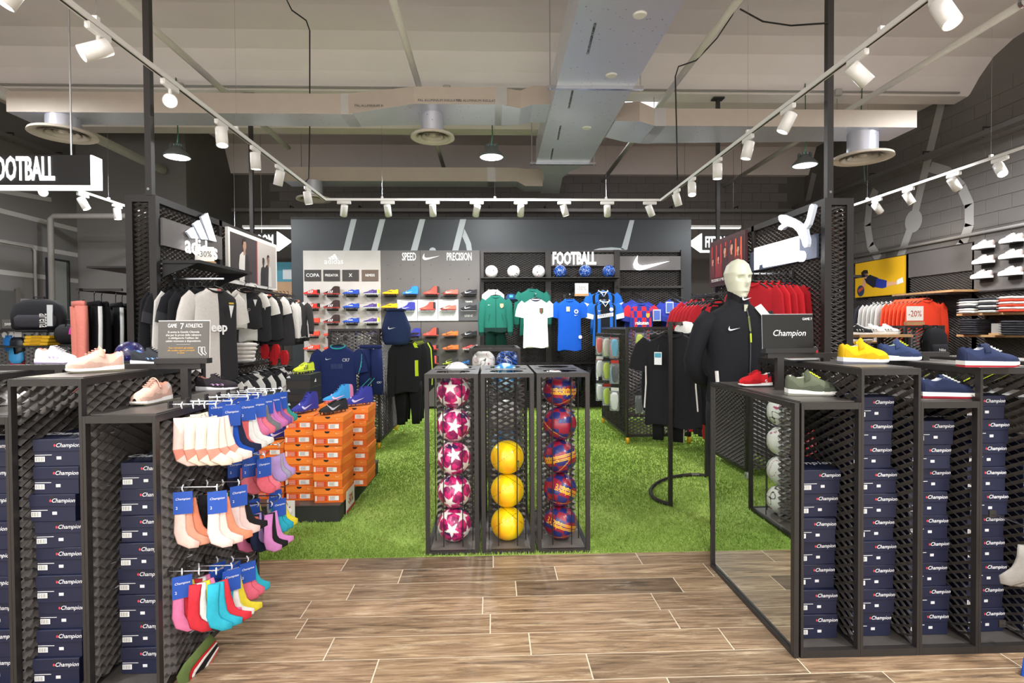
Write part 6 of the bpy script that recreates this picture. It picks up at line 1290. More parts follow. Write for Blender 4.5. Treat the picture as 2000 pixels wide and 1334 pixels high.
# drawstring bag on top
p = PY(765, 672, 6.75); t = thing('drawstring_bag', 'navy drawstring bag hanging from the mesh stand corner', 'bag', (-1.155, 6.72, 1.235)); rr = []
for z, a, b in ((0, .13, .07), (.05, .165, .09), (.2, .17, .09), (.33, .13, .07), (.4, .1, .05), (.43, .12, .06)): rr.append([(a*math.cos(q)*(1+.06*math.sin(5*q+z*9)), b*math.sin(q)*(1+.1*math.sin(4*q+z*14)), z) for q in [2*PI*j/22 for j in range(22)]])
MB().loft(rr).build('sack', cloth('#27365c'), t, smooth=True); MB().tube([(.12*math.cos(q), .06*math.sin(q)-.0, .405) for q in [2*PI*j/14 for j in range(15)]], .006, 5).build('drawstring', cloth('#11162a'), t); MB().prism(swoosh_poly(.09, -.03, .2), .002, -.1).build('logo', ink('#e2e8f4'), t)
# black and lime jackets on the aisle side
rail('side rail of black and lime jackets on the navy kit stand', -1.02, 6.75, 7.7, 1.36, -1.34)
for i in range(6): hang(0, -1.02, 6.82+.14*i, 1.36, .75, '%s black jacket with lime trim from the front of the navy kit stand' % ORD[i].capitalize(), dict(w=.42, h=.62, sleeve='long', cols=('#1b1b1f', '#c8de2c'), cf=lambda x, z, f: 1 if (.3 < x < .5 and f) else 0, key='lm', slc='#c8de2c' if i == 3 else '#1b1b1f', cuff='#1b1b1f'), 'tracksuit_jacket', 'jacket', 'black and lime jackets')
for i in range(3): legs('sports_trousers', '%s black trousers with orange hem below the lime trimmed jackets' % ORD[i].capitalize(), 'trousers', (-1.04, 6.9+.2*i, .80), .25, dict(w=.36, h=.55, col='#17171b', stripe='#26262c'), 'black trousers on the navy kit stand')
# shin guard packs on the second stand
r_ = random.Random(5); pc = ['#c9dd3a', '#d2433c', '#dcdcdc', '#3f87c4', '#e2e2de', '#c24a3c', '#2c2c32', '#d8d4cc', '#b9342c', '#4aa6c8']
def blister(label, pos, rz, col, h=.24, col2='#1e1e22'):
    t = thing('shin_guard_pack', label, 'shin guards', pos, rz, 'hanging shin guard packs'); MB().box((0, 0, -.02), (.1, .004, .04)).build('header', card(col2), t); MB().box((0, .0, -h/2-.04), (.11, .03, h), ch=.006).build('bag', mat('clear bag', '#e4ecf0', .12, 0, 0, alpha=.13), t)
    mb = MB(); mb.loft([[(.046*s_*math.cos(q), .012*math.sin(q), z) for q in [2*PI*j/12 for j in range(12)]] for z, s_ in ((-.06, .5), (-.09, .9), (-.16, 1), (-.05-h*.85, .7), (-.05-h*.9, .3))]); mb.build('guard', plast(col, .35), t, smooth=True)
for r3, z in enumerate((1.34, 1.02, .68)):
    for i in range(6):
        y = 6.85+.24*i; blister('clear shin guard pack, %s row, %s from the front on the stand side' % (ORD[r3], ORD[i]), (1.51+.04*(i % 2), y, z-.03*(i % 2)), -.55+.25*(i % 3), r_.choice(pc), .25, r_.choice(['#b9342c', '#1e1e22', '#1e1e22', '#d8d8d4']))
        h_ = thing('peg_hook', 'peg hook of shin guard packs, %s row, %s from the front' % (ORD[r3], ORD[i]), 'hook', (1.622, y, z+.002), group='peg hooks on the shin guard stand'); MB().tube([(.0, 0, 0), (-.12, 0, 0)], .003, 5).build('rod', M_CHROME, h_); MB().box((.006, 0, 0), (.01, .03, .03)).build('plate', M_STEEL, h_)
for i in range(3): blister('flat lime sock pack on the front of the shin guard stand' if i == 0 else 'dark glove pack, %s down the front of the shin guard stand' % ORD[i], (1.78+.08*(i % 2), 6.703, 1.40-.38*i), 0, '#c9dd3a' if i == 0 else '#2c2c32', .22)
# ---- black garment stand with curved foot
A, B = Vector((1.405, 4.37, 0)), Vector((2.02, 5.2, 0)); t = thing('garment_stand', 'black garment stand with a curved foot on the turf', 'garment stand', A); d = B-A
MB().box((0, 0, .735), (.03, .03, 1.47)).build('post', M_STEEL, t); MB().box((d.x, d.y, .735), (.03, .03, 1.47)).build('post', M_STEEL, t); MB().bar((0, 0, 1.455), (d.x, d.y, 1.455), .026).build('rail', M_STEEL, t)
mid = d/2; n_ = Vector((-d.y, d.x, 0)).normalized(); MB().tube([mid+(-d/2)*math.cos(a)+n_*(-.0)+Vector((-.42, .3, 0)).normalized()*math.sin(a)*.3+Vector((0, 0, .018)) for a in [PI*k/14 for k in range(15)]], .016, 6).build('foot', M_STEEL, t)
u_ = d.normalized(); rzg = math.atan2(-u_.x, u_.y)*1.0
BKC = '#1d1d20'
for i in range(9):
    q = A+u_*(.06+.1*i)
    lb = '%s black garment from the front of the curved-foot stand' % ORD[i].capitalize()
    if i == 1: legs('sports_trousers', 'black tracksuit trousers with white side stripe on the curved-foot stand', 'trousers', (q.x-.07, q.y, 1.455-.095), rzg, dict(w=.34, h=.86, col='#1a1a1d', stripe='#d8d8d6'), 'black garments on the curved-foot stand')
    else:
      g2 = top('training_shirt', lb, 'shirt', (q.x, q.y, 1.455-.083), rzg, dict(w=.48, h=.74 if i % 2 == 0 else .68, sleeve='short' if i in (0, 4) else 'long', cols=(BKC,), key='bkx', thick=.6, slc='#e4e2de' if i in (3, 6) else BKC, collar='#e4e2de' if i == 5 else BKC), 'black garments on the curved-foot stand')
      if i == 0: [MB().tube([(sg*.205, -.05, -.26), (sg*.2, -.06, -.4), (sg*.215, -.055, -.6)], .006, 5).build('white_piping', cloth('#e4e2de'), g2) for sg in (-1, 1)]
t = thing('swing_ticket', 'blue and white swing ticket on the black tracksuit trousers', 'ticket', A+u_*.05+Vector((-.13, -.05, 1.18))); t.rotation_euler = (0, 0, rzg); MB().box((0, 0, 0), (.06, .003, .1)).build('card', card('#e8eef0'), t); MB().box((0, -.002, .025), (.05, .002, .035)).build('blue_block', ink('#4aa0b8'), t); MB().tube([(0, 0, .05), (0, .02, .11)], .0015, 4).build('string', M_BLACK, t)
p = PY(1345, 655, 4.6); t = thing('cap', 'white cap resting on the hangers of the curved-foot stand', 'cap', (p.x-.02, 4.62, 1.375)); MB().lathe([(.0, .1), (.05, .09), (.085, .045), (.09, 0)], 18).build('crown', cloth('#e8e6e2'), t, smooth=True); MB().prism([(-.08, 0), (.08, 0), (.06, -.06), (-.06, -.06)], .006).build('brim', cloth('#e8e6e2'), t, (0, -.07, .005), (PI/2-.2, 0, 0))
# ---- mannequin
MX, MY = PY(1441, 640, 3.52).x, 3.52
t = thing('mannequin', 'headed shop mannequin in a black zipped tracksuit with neck warmer', 'mannequin', (MX, MY, 0)); SK = mat('mannequin ivory', '#cfd2bd', .45, 0, .03)
def oval(cx, cy, z, a, b, n=20, pw=1.0): return [(cx+a*math.copysign(abs(math.cos(q))**pw, math.cos(q)), cy+b*math.copysign(abs(math.sin(q))**pw, math.sin(q)), z) for q in [2*PI*j/n for j in range(n)]]
# body: continuous figure of torso, neck and head
nz, nt = 64, 84; V_ = []; yaw = .2
for i in range(nz+1):
    z = 1.60+.26*i/nz; h = (z-1.60)/.26
    for k in range(nt):
        q = 2*PI*k/nt; cx_, sy_ = math.sin(q), -math.cos(q)            # sy_ = -1 : face
        w_ = interp(h, [(0, .026), (.06, .042), (.2, .058), (.45, .071), (.65, .074), (.85, .058), (.95, .034), (1, .004)]); df = interp(h, [(0, .05), (.06, .066), (.2, .08), (.45, .088), (.65, .092), (.85, .074), (.95, .044), (1, .004)]); db = interp(h, [(0, .02), (.2, .06), (.45, .09), (.65, .105), (.85, .086), (.95, .05), (1, .004)])
        x = w_*math.copysign(abs(cx_)**.9, cx_); y = (df if sy_ < 0 else db)*sy_; f = max(0, -sy_)**6
        ax = abs(x)
        y -= .030*f*max(0, 1-abs(h-.40)/.13)*max(0, 1-ax/.016)+.010*f*max(0, 1-abs(h-.52)/.1)*max(0, 1-ax/.014)      # nose, bridge
        y += .03*max(0, 1-abs(h-.51)/.075)*max(0, 1-abs(ax-.03)/.024)*(1 if sy_ < 0 else 0)                            # eye sockets
        y -= .011*max(0, 1-abs(h-.21)/.05)*max(0, 1-ax/.03)*(1 if sy_ < 0 else 0)+.008*max(0, 1-abs(h-.07)/.06)*max(0, 1-ax/.03)*(1 if sy_ < 0 else 0)
        y += .012*max(0, 1-abs(h-.225)/.02)*max(0, 1-ax/.03)*(1 if sy_ < 0 else 0)                                      # mouth line
        y -= .008*max(0, 1-abs(h-.6)/.05)*max(0, 1-abs(ax-.03)/.035)*(1 if sy_ < 0 else 0)
        X_, Y_ = x*math.cos(yaw)-y*math.sin(yaw), x*math.sin(yaw)+y*math.cos(yaw); V_.append((X_, Y_, z))
hb = MB(); hb.loft([V_[i*nt:(i+1)*nt] for i in range(nz+1)])
hb.loft([oval(0, .02, z, a, b) for z, a, b in ((.95, .16, .1), (1.3, .18, .11), (1.5, .17, .1), (1.54, .07, .06), (1.62, .05, .055), (1.68, .045, .05))])
hb.build('body', SK, t, smooth=True)
JK = cloth('#1c1d22')
jb = MB(); jb.loft([oval(0, .01, z, a, b, 24, .85) for z, a, b in ((.92, .185, .125), (.96, .195, .13), (1.1, .18, .12), (1.25, .19, .125), (1.38, .205, .125), (1.46, .21, .115), (1.51, .19, .095), (1.54, .13, .08), (1.565, .085, .07), (1.60, .066, .062))], cap=False)
jb.build('jacket', JK, t, smooth=True)
for sg, pts in ((-1, [(-.165, .01, 1.49, .07), (-.215, .01, 1.43, .068), (-.25, .03, 1.33, .06), (-.275, .05, 1.22, .056), (-.26, .08, 1.15, .054), (-.2, .12, 1.09, .048), (-.13, .15, 1.05, .04)]), (1, [(.165, .01, 1.49, .07), (.215, .01, 1.42, .068), (.245, .02, 1.3, .06), (.255, .02, 1.18, .055), (.245, -.01, 1.05, .05), (.235, -.04, .93, .042)])):
    sb = MB(); sb.tube([q[:3] for q in pts], [q[3] for q in pts], 14); sb.build('jacket_sleeve', JK, t, smooth=True)
    e_ = pts[-1]
    hd = MB(); hp = Vector(e_[:3]); dr = (Vector(pts[-1][:3])-Vector(pts[-2][:3])).normalized()
    hd.tube([hp, hp+dr*.04, hp+dr*.09], [.028, .038, .032], 10)
    for k in range(4): hd.tube([hp+dr*.08+Vector((0, -.027+.018*k, 0)), hp+dr*(.12+.006*(k % 3))+Vector((0, -.027+.018*k, -.005)), hp+dr*(.15+.008*(k in (1, 2)))+Vector((.012*-sg, -.027+.018*k, -.012))], [.009, .0085, .006], 7)
    hd.tube([hp+dr*.03+Vector((0, -.03, 0)), hp+dr*.065+Vector((-.01*sg, -.048, 0)), hp+dr*.095+Vector((-.012*sg, -.05, 0))], [.011, .009, .007], 7); hd.build('hand', SK, t, smooth=True)
for sg in (-1, 1): MB().loft([oval(sg*cx, .01, z, a, b, 16) for z, cx, a, b in ((.98, .09, .1, .115), (.85, .1, .098, .105), (.5, .11, .072, .08), (.28, .11, .062, .07), (.06, .11, .058, .075))]).build('trouser_leg', JK, t, smooth=True); MB().loft([oval(sg*.11, -.05, z, a, b, 14) for z, a, b in ((.02, .045, .12), (.05, .045, .115), (.08, .035, .07))]).build('foot', SK, t, smooth=True)
MB().lathe([(0, .0), (.15, .0), (.15, .012), (0, .014)], 28).build('base', M_STEEL, t)
MB().loft([oval(0, .012, z, a, b, 20) for z, a, b in ((1.53, .075, .072), (1.57, .068, .07), (1.60, .066, .075), (1.635, .058, .07), (1.655, .06, .074))], cap=False).build('neck_warmer', cloth('#17171b'), t, smooth=True)
sw = MB(); sw.prism(swoosh_poly(.075), .003); sw.build('neck_logo', ink('#eceef2'), t, (.03, -.066, 1.605), (0, 0, .35))
MB().prism(swoosh_poly(.072), .003).build('chest_logo', ink('#eceef2'), t, (-.075, -.1205, 1.415), (0, 0, -.12))
MB().tube([(.02, -.075, 1.55), (.024, -.105, 1.48), (.026, -.122, 1.40), (.026, -.122, 1.25), (.024, -.116, 1.1), (.024, -.122, .95)], .004, 5).build('zip', plast('#44464a'), t); MB().tube([(.026, -.124, 1.385), (.026, -.128, 1.33)], .006, 5).build('zip_puller', plast('#c2d838'), t); MB().tube([(.024, -.1, 1.49), (.026, -.12, 1.40)], .006, 5).build('zip_trim', plast('#8a9a30'), t)
MB().box((0, 0, 0), (.05, .003, .085)).build('hang_tag', card('#dcdcd2'), t, (.115, -.088, 1.525), (-.5, -.45, .2)); MB().prism([(-.012, 0), (.012, 0), (.0, -.1)], .003).build('skin_gap', SK, t, (.014, -.088, 1.565), (.25, 0, 0))
for z0, z1_ in ((1.0, 1.15), (.93, .99)): MB().tube([(-.155, -.075, z0), (-.165, -.07, z1_)], .012, 6).build('side_panel', cloth('#e4e4e2'), t)

# ================================================================ SIDE AISLES
M_OAK = mat('oak shelf', '#b08a60', .5, 0, .25, 9)
# ---- block wall side
XS = XR-.03
def onW(px, py, x=None): p = PX(px, py, x if x else XS); return p
def wall_bay(label, ya, yb, z0, z1): 
    t = thing('wall_grid', label, 'wall grid', (XS, yb, 0), -PI/2, 'wall grids'); W_ = yb-ya
    for x in (0, W_): MB().span((x-.025, -.03, 0), (x+.025, .02, z1)).build('upright', M_STEEL, t)
    MB().span((0, -.02, z1-.04), (W_, .02, z1)).build('top_rail', M_STEEL, t); expm(t, W_-.05, z1-z0-.04, (.025, 0, z0)); return t
ya0, ya1, ya2, ya3 = onW(1905, 600).y, onW(1775, 600).y, onW(1677, 600).y, 6.9
ztop_ = onW(1905, 473).z
wall_bay('mesh wall grid behind the hoodies', ya0, ya1, .1, ztop_); wall_bay('mesh wall grid under the yellow poster', ya1, ya2+.6, .1, ztop_); wall_bay('mesh wall grid under the white sneakers', ya3, ya0, .1, ztop_-.45)
t = thing('header_board', 'dark grey header board above the mesh behind the hoodies', 'board', (XS-.02, (ya0+ya1)/2, ztop_-.2)); MB().box((0, 0, 0), (.02, ya1-ya0, .4)).build('panel', M_DK, t); MB().box((0, 0, .2), (.03, ya1-ya0, .015)).build('edge_trim', M_STEEL, t)
# yellow poster
p = onW(1677, 579); W_ = ya2-ya1; zz0, zz1 = 1.98, 2.62
zz0 = onW(1725, 578).z; zz1 = onW(1725, 507).z
t = thing('poster', 'yellow poster of a child lying beside a ball', 'poster', (XS-.05, ya2, 0), -PI/2); MB().span((0, -.02, zz0), (W_, .0, zz1)).build('frame', card('#c99a1e'), t); MB().span((.01, -.022, zz0+.01), (W_-.01, -.0195, zz1-.01)).build('print', ink('#eab520'), t)
U = lambda pts: [(a*W_, zz0+b*(zz1-zz0)) for a, b in pts]
for nm, c, pts, y in (('printed_arm', '#d8a07c', [(.13, .2), (.22, .28), (.26, .5), (.2, .55), (.15, .35)], -.0235), ('printed_shirt', '#232430', [(.2, .55), (.33, .62), (.5, .5), (.47, .28), (.4, .24), (.25, .4)], -.024), ('printed_shorts', '#2c3a98', [(.47, .5), (.67, .4), (.66, .22), (.58, .2), (.44, .25)], -.0242), ('printed_leg', '#e0ab86', [(.66, .36), (.9, .34), (.9, .28), (.62, .22)], -.024), ('printed_shoe', '#f0f0f0', [(.86, .38), (.96, .44), (.98, .3), (.86, .26)], -.0245), ('printed_face', '#d8a07c', [(.17, .56), (.25, .52), (.29, .62), (.25, .7), (.18, .68)], -.0245), ('printed_hair', '#2c2420', [(.15, .62), (.18, .58), (.2, .66), (.29, .66), (.28, .76), (.2, .78), (.14, .72)], -.025), ('printed_ball', '#33415e', [(.13+.08*math.cos(a*PI/8), .19+.16*math.sin(a*PI/8)) for a in range(16)], -.0245), ('printed_ball_band', '#c8503c', [(.09, .14), (.19, .24), (.17, .3), (.07, .22)], -.025)): MB().prism(U(pts), .0006, y).build(nm, ink(c), t)
# oak shelves
def oak(label, ya, yb, z, dep=.42): t = thing('wall_shelf', label, 'shelf', (XS-dep/2, (ya+yb)/2, z), group='oak wall shelves'); MB().box((0, 0, -.015), (dep, yb-ya, .03)).build('board', M_OAK, t); [MB().box((dep/2-.03, y, -.05), (.04, .02, .05)).build('bracket', M_STEEL, t) for y in (-(yb-ya)/2+.06, (yb-ya)/2-.06)]
p = onW(1800, 571, 6.6); oak('oak shelf above the hoodies', onW(1862, 563, 6.55).y, onW(1742, 576, 6.55).y, p.z)
p6 = onW(1930, 611, 6.6); p7 = onW(1930, 654, 6.6); oak('oak shelf of folded striped shirts', 6.9, onW(1868, 611, 6.55).y, p6.z); oak('oak shelf of folded dark trousers', 6.9, onW(1868, 655, 6.55).y, p7.z)
def pile(px, zb, cols, n, where, h=.03, Y=None):
    y = onW(px, 600, 6.62).y
    for i in range(n): folded(cols[i % len(cols)], '%s folded garment from the bottom of the %s' % (ORD[i].capitalize(), where), (6.62, y, zb+.001+i*h*1.1), -PI/2+rnd.uniform(-.06, .06), 'folded piles on the block wall', .27, .3, h)
pile(1905, p6.z, ('#e2e0dc', '#d8d6d2', '#34343a'), 6, 'white pile on the oak shelf'); pile(1945, p6.z, ('#c9c9c6', '#2a2a30'), 6, 'black and white pile on the oak shelf'); pile(1987, p6.z, ('#d84632', '#d8d4d0'), 6, 'red pile on the oak shelf'); pile(1908, p7.z, ('#26262c', '#303036'), 7, 'dark pile on the lower oak shelf', .028); pile(1992, p7.z, ('#26262c', '#303036'), 6, 'dark pile at the frame edge', .028)
t = thing('shelf_ticket', 'clear acrylic ticket on the lower oak shelf', 'ticket', (6.5, onW(1950, 640, 6.5).y, p7.z+.001)); MB().box((0, 0, .075), (.006, .2, .15)).build('plate', mat('grey acrylic', '#8d8a86', .2, 0, .05), t); MB().box((0, 0, .012), (.06, .22, .024)).build('foot', M_OAK, t)
pz = p.z; y = onW(1728, 610, 6.6).y
t = thing('wall_shelf', 'small oak shelf holding folded blue shirts', 'shelf', (XS-.2, y, onW(1728, 622, 6.6).z)); MB().box((0, 0, -.015), (.42, .5, .03)).build('board', M_OAK, t); MB().box((.18, 0, -.05), (.04, .4, .05)).build('bracket', M_STEEL, t)
for i in range(5): folded('#2b3ab0' if i % 2 else '#24319a', '%s folded royal blue shirt from the bottom on the small oak shelf' % ORD[i].capitalize(), (6.66, y, onW(1728, 622, 6.6).z+.001+.0375*i), -PI/2, 'folded blue shirts', .3, .32, .034)
# sneaker panel
t = thing('sneaker_board', 'dark board of white sneakers on the block wall', 'display board', (XS-.03, ya0, 0), -PI/2); za, zb_ = onW(1950, 566).z, onW(1950, 462).z; MB().span((.03, -.02, za), (ya0-ya3, .02, zb_)).build('panel', M_DK, t); MB().span((.03, -.025, za-.02), (ya0-ya3, .02, za)).build('edge_trim', M_STEEL, t)
WS = dict(style='court', up='#eceae8', sole='#f2f1f0', lining='#cfcac6', lace='#f2f1f0', mark=None, markc='#fff', heel='#c8b8b4')
for i, (px, py) in enumerate(((1922, 486), (1977, 474), (1922, 515), (1976, 505), (1919, 544), (1975, 538))):
    q = onW(px, py, 6.85); lb = '%s row, %s column' % (('top', 'middle', 'lowest')[i//2], ('first', 'second')[i % 2])
    sh_ = thing('sneaker_shelf', 'tilted shelf under the white sneaker, '+lb, 'shelf', (6.895, q.y, q.z), -PI/2, 'sneaker shelves'); MB().box((0, -.05, -.005), (.2, .13, .01)).build('ledge', M_BLACK, sh_); MB().box((0, .012, -.03), (.2, .006, .05)).build('back_plate', M_BLACK, sh_)
    shoe('sneaker', 'white sneaker on the block wall board, '+lb, 'shoe', (6.83, q.y, q.z+.001), PI/2+.15, WS, 'white wall sneakers')
# hoodies
def rail2(label, x, y0, y1, z): rail(label, x, y0, y1, z, XS)
rail2('rail of grey and orange hoodies', 6.35, 7.8, 9.2, 1.88)
for i in range(7): hang(0, 6.35, 7.95+.085*i, 1.88, .05, '%s orange hooded sweatshirt from the front' % ORD[i].capitalize(), dict(w=.5, h=.68, sleeve='long', cols=('#e0482a' if i else '#d63c22',), key='oh%d' % (i > 0), hood=True), 'hoodie', 'sweatshirt', 'orange hoodies')
for i in range(6): hang(0, 6.33, 8.57+.1*i, 1.88, .05, '%s grey sweatshirt from the orange hoodies' % ORD[i].capitalize(), dict(w=.5, h=.6, sleeve='long', cols=('#b9b5b1' if i < 5 else '#2c2c34',), key='gh%d' % (i < 5)), 'sweatshirt', 'sweatshirt', 'grey sweatshirts')
rail2('low rail of lime and navy shirts', 6.4, 6.9, 8.6, .98)
for i in range(12): c = ('#c6dc32', '#20243a', '#44b43a', '#20243a', '#262a30')[i % 5]; hang(0, 6.4, 7.0+.13*i, .98, .1, '%s bright or navy shirt from the front on the low block wall rail' % ORD[i].capitalize(), dict(w=.46, h=.6, sleeve='short', cols=(c,), key='lw'+c), 'sports_shirt', 'shirt', 'shirts on the low block wall rail')
# aisle furniture in front of the block wall
q = PY(1735, 660, 6.3); t = thing('display_table', 'oak display table with white shoes beyond the mirror-side shelving', 'display table', (q.x-.13, 6.4, 0)); MB().box((0, 0, 1.31), (.62, .5, .03)).build('top', M_OAK, t); [MB().box((sx*.28, sy*.22, .648), (.03, .03, 1.296)).build('leg', M_STEEL, t) for sx in (-1, 1) for sy in (-1, 1)]
zt_ = 1.326
for i, (dx, c) in enumerate(((-.22, '#2a2a2e'), (-.02, '#eceae8'), (.2, '#eceae8'))): shoe('sneaker', ('black trainer', 'white trainer with dark stripes', 'plain white trainer')[i]+' on the oak display table', 'shoe', (q.x-.13+dx, 6.3+.06*i, zt_), -.3, dict(style='run', up=c, sole='#f0efec', lining='#cfcac6', lace='#f2f1f0', mark='3', markc='#2a2a2e' if i else '#e8e8e8'))
price(1783, 634, 6.35, '-20%', 'white price sign reading -20% in red above the mesh bag stand', .2, .2, True)
a_, b_ = PY(1765, 636, 6.3), PY(1843, 636, 6.3); mesh_stand('dark mesh bag stand below the -20% sign', a_.x, b_.x, 6.28, 6.75, a_.z, M_BLACK)
for o in bpy.data.objects:
    if o.get('label') == 'white price sign reading -20% in red above the mesh bag stand': o.location.z = a_.z+.025; o.location.y = 6.32
def backpack(label, pos, rz, col, panel, s=1, word=None):
    t = thing('backpack', label, 'bag', pos, rz, scale=s); rr = [[(a*math.copysign(abs(math.cos(q))**.6, math.cos(q)), b*math.copysign(abs(math.sin(q))**.6, math.sin(q)), z) for q in [2*PI*j/20 for j in range(20)]] for z, a, b in ((0, .13, .07), (.03, .15, .09), (.2, .155, .095), (.34, .14, .085), (.42, .09, .05), (.44, .04, .02))]
    MB().loft(rr).build('main_compartment', cloth(col), t, smooth=True)
    MB().loft([[(a*math.cos(q), -.085+b*math.sin(q), z) for q in [2*PI*j/16 for j in range(16)]] for z, a, b in ((.03, .1, .03), (.06, .12, .045), (.17, .12, .045), (.21, .1, .02))]).build('front_pocket', cloth(panel), t, smooth=True)
    MB().tube([(-.03, 0, .43), (-.03, 0, .47), (.03, 0, .47), (.03, 0, .43)], .008, 6).build('top_handle', cloth(col), t)
    for sg in (-1, 1): MB().tube([(sg*.07, .08, .4), (sg*.1, .14, .25), (sg*.1, .09, .05)], .016, 6).build('shoulder_strap', cloth(col), t)
    if word: text(t, word, .05, (0, -.132, .13), ink('#eeeeee'), .0006)
q = PY(1818, 690, 6.2); backpack('black backpack hanging on the mesh bag stand', (q.x, 6.14, q.z-.06), 0, '#1e1e22', '#26262c', .8, 'Nike')
t = thing('garment_hook_bar', 'short arm carrying the black backpack', 'hook bar', (q.x, 6.28, q.z+.30)); MB().bar((0, 0.01, 0), (0, -.15, 0), .012).build('bar', M_CHROME, t); MB().box((0, .0, 0), (.05, .02, .05)).build('bracket', M_STEEL, t)
q = PY(1712, 664, 6.9); t = thing('stack_table', 'black clothing stack table behind the camouflage sweatshirts', 'display table', (q.x, 7.3, 0)); MB().box((0, 0, .6), (.6, .6, 1.2)).build('body', M_BLACK, t); MB().box((0, 0, 1.21), (.64, .64, .02)).build('top', M_OAK, t)
for i in range(6): folded('#26262a' if i % 2 else '#e2e0dc', '%s folded trousers from the bottom on the black stack table' % ORD[i].capitalize(), (q.x, 7.3, 1.221+.033*i), .1*i, 'folded trousers on the stack table', .3, .32, .03)
# ---- striped wall side
def wl_unit(x0, x1, y, h, label):
    t = thing('shelf_unit', label, 'shelving unit', ((x0+x1)/2, y, 0)); hw = (x1-x0)/2
    for sx in (-1, 1): MB().box((sx*(hw-.02), 0, h/2), (.04, .04, h)).build('post', M_STEEL, t); MB().box((sx*(hw-.02), -.25, .02), (.04, .5, .04)).build('foot', M_STEEL, t)
    MB().box((0, 0, h-.015), (2*hw-.08, .04, .03)).build('top_rail', M_STEEL, t); expm(t, 2*hw-.08, h-.1, (-hw+.04, 0, .05)); return t, hw
q0, q1 = PY(-30, 640, 6.0), PY(190, 640, 6.0); tu, hw = wl_unit(q0.x, q1.x, 6.1, 1.44, 'dark mesh swimming goods unit by the striped wall')
MB().box((-.0, -.2, 1.43), (2*hw-.3, .34, .015)).build('shelf', M_BLACK, tu, (-.15, 0, 0)); MB().box((0, -.2, 1.27), (2*hw-.1, .34, .015)).build('shelf', M_BLACK, tu)
q = PY(25, 638, 5.85); t = thing('shelf_sign', 'grey shelf sign reading SWIMMING', 'sign', (q.x, 5.85, 1.438)); MB().box((0, 0, .055), (.2, .01, .1)).build('board', card('#5a5754'), t); MB().box((0, .01, .008), (.2, .05, .016)).build('foot', M_STEEL, t); text(t, 'SWIMMING', .04, (0, -.006, .055), ink('#e8e6e2'), xs=.75)
q = PY(75, 655, 5.9); backpack('large black and white backpack on the swimming unit', (q.x, 5.92, 1.278+.0), .3, '#27272b', '#3a3a40', .85, None); 
for o in bpy.data.objects:
    if o.get('label') == 'large black and white backpack on the swimming unit':
        o.location.z = 1.438; o.scale = (1.5, 1, .72); text(o, 'arena', .09, (.06, -.135, .13), ink('#eceae8'), .0006, rot=(0, PI/2, 0)); MB().box((.09, -.125, .2), (.03, .02, .3)).build('white_panel', cloth('#dfe4ea'), o)
def duffel(label, pos, rz, c1, c2, L_=.34, r_=.11):
    t = thing('sports_bag', label, 'bag', pos, rz); MB().loft([[(x, rr_*math.cos(a), r_+rr_*math.sin(a)*.95) for a in [2*PI*j/16 for j in range(16)]] for x, rr_ in ((-L_/2, r_*.8), (-L_/2+.03, r_), (L_/2-.03, r_), (L_/2, r_*.8))]).build('bag_body', cloth(c1), t, smooth=True)
    MB().loft([[(x, r_*1.02*math.cos(a), r_+r_*.97*math.sin(a)) for a in [PI*j/10 for j in range(11)]] for x in (-.02, L_/2-.04)], close=False).build('top_panel', cloth(c2), t, smooth=True)
    for y in (-.06, .06): MB().tube([(-.08, y, r_*1.7), (-.06, y, r_*2.3), (.06, y, r_*2.3), (.08, y, r_*1.7)], .008, 6).build('handle', cloth('#1d1d20'), t)
    MB().box((.05, -r_-.004, r_), (.05, .003, .07)).build('hang_tag', card('#e8e8e6'), t, None, (0, 0, 0))
q = PY(152, 664, 5.9); duffel('black and magenta sports bag on the swimming unit', (q.x, 5.9, 1.279), .1, '#232226', '#c4349c')
q = PY(82, 668, 5.85)
for i in range(3): t = thing('swim_float', '%s yellow foam float from the bottom of the pile' % ORD[i].capitalize(), 'swim float', (q.x+.01*i, 5.86, 1.2785+.034*i), 0, 'yellow foam floats'); MB().box((0, 0, .016), (.24, .2, .032), ch=.006).build('foam', plast('#e0b01c', .7), t); MB().box((0, -.1015, .016), (.1, .002, .012)).build('printed_strip', ink('#b88a10'), t)
for i, (px, py, c, lb) in enumerate(((25, 668, '#2a86d8', 'blue moulded swim pack hanging on the mesh'), (50, 672, '#1f2430', 'navy swim goggles pack hanging on the mesh'), (8, 690, '#b83250', 'crimson swim cap pack hanging on the mesh'), (38, 700, '#c02848', 'red swim pack hanging low on the mesh'), (48, 690, '#3a9ad8', 'light blue ticketed pack hanging on the mesh'))):
    q = PY(px, py, 5.98); t = thing('swim_pack', lb, 'swim gear', (q.x, 5.985-.075*(i % 3), q.z), 0, 'hanging swim packs'); MB().loft([[(.075*s_*math.cos(a), -.03+.03*math.sin(a), z) for a in [2*PI*j/14 for j in range(14)]] for z, s_ in ((-.1, .6), (-.06, 1), (.03, 1), (.07, .7))]).build('pouch', plast(c, .35), t, smooth=True); MB().box((0, -.02, .1), (.07, .003, .05)).build('header', card('#e8e8ea'), t); MB().tube([(0, -.06, .13), (0, .1, .13)], .003, 5).build('hook', M_CHROME, t)
    if i == 0: [MB().lathe([(0, -.004), (.028, 0), (.03, .008)], 14).build('eye_disc', plast('#f0f0ee'), t, (sx*.035, -.055, .075), (PI/2, 0, 0)) for sx in (-1, 1)]
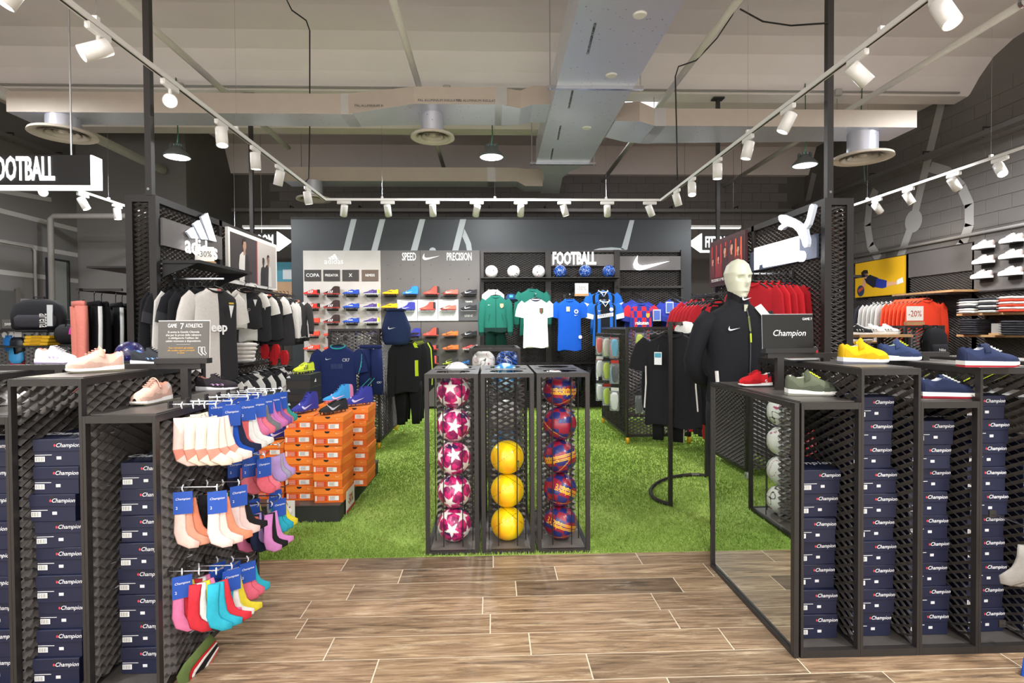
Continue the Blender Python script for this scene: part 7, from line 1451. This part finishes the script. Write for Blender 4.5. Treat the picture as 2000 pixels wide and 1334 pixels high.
# ball bin with a navy ball
q = PY(254, 703, 4.0); t = thing('ball_bin', 'narrow black mesh bin holding a navy ball', 'ball rack', (q.x, 4.0, 0)); hb_ = q.z-.0
for sx in (-1, 1):
    for sy in (-1, 1): MB().box((sx*.13, sy*.13, hb_/2), (.025, .025, hb_)).build('post', M_STEEL, t)
for sy in (-1, 1): MB().box((0, sy*.13, hb_-.0125), (.235, .025, .025)).build('rail', M_STEEL, t); expm(t, .23, hb_-.06, (-.115, sy*.13, .03))
for sx in (-1, 1): MB().box((sx*.13, 0, hb_-.0125), (.025, .235, .025)).build('rail', M_STEEL, t)
MB().box((0, 0, hb_-.06), (.235, .235, .01)).build('tray', M_STEEL, t)
ball('navy', 'navy ball behind the display bar, on its mesh bin', (q.x, 4.0, hb_-.055+.092), (.3, .5, 1), None, .84)
# tall mirror, sign, door on the striped wall
ym0, ym1 = onL(90, 600)[0], onL(133, 600)[0]; zm = onL(90, 503)[1]; t = thing('wall_mirror', 'tall black-framed mirror on the striped wall', 'mirror', (XL+.03, ym0, 0), PI/2); W_ = ym1-ym0
MB().span((.03, .0, .1), (W_-.03, .01, zm-.03)).build('mirror_glass', mat('mirror silver', '#e6ece8'), t)
for a, b in (((0, -.02, .05), (.03, .025, zm)), ((W_-.03, -.02, .05), (W_, .025, zm)), ((.03, -.02, zm-.03), (W_-.03, .025, zm)), ((.03, -.02, .05), (W_-.03, .025, .1))): MB().span(a, b).build('frame_bar', M_BLACK, t)
q = onL(161, 594); t = thing('safety_sign', 'small red fire safety sign on the striped wall', 'sign', (XL+.008, q[0], q[1])); MB().box((0, 0, 0), (.006, .22, .22)).build('plate', card('#a8362e'), t); MB().box((.004, .03, .02), (.003, .05, .12)).build('pictogram', ink('#e8e4e0'), t); MB().box((.004, -.05, -.03), (.003, .04, .06)).build('pictogram', ink('#e8e4e0'), t)
d0, d1 = onL(0, 600)[0]-1.0, onL(27, 600)[0]; zd = onL(14, 568)[1]; dr = struct(MB().span((XL, d0, 0), (XL+.04, d1, zd)).build('door_1', mat('grey door', '#4f4d4b', .5))); MB().span((XL+.04, d0-.06, 0), (XL+.06, d0, zd+.06)).build('door_frame', M_WALL2, dr); MB().span((XL+.04, d1, 0), (XL+.06, d1+.06, zd+.06)).build('door_frame', M_WALL2, dr); MB().box((XL+.07, d1-.1, 1.05), (.04, .12, .03)).build('door_handle', M_CHROME, dr)
# ---- fitting room wall behind the partition
q = PY(548, 555, 11.6); t = thing('poster', 'teal and tan print on the fitting room wall', 'poster', (q.x, 11.6, q.z-.4)); MB().span((-.45, 0, 0), (.45, .02, .85)).build('board', card('#c9a27c'), t); MB().span((-.45, -.004, .45), (.45, 0, .85)).build('teal_area', ink('#4a9ab0'), t); MB().span((.05, -.006, .5), (.25, -.002, .7)).build('white_badge', ink('#dfe6ea'), t); MB().bar((0, .03, -2), (0, .03, .8), .05).build('post', M_STEEL, t)
for px in (1372,): 
    t = thing('wall_grid', 'mesh grid between the partition and the red poster', 'wall grid', (PY(1352, 600, 11.0).x, 11.0, 0)); expm(t, .9, 2.0, (0, 0, .05)); MB().box((.45, 0, 2.07), (.94, .04, .04)).build('top_rail', M_STEEL, t); [MB().box((x, 0, 1.04), (.04, .04, 2.08)).build('upright', M_STEEL, t) for x in (-.02, .92)]
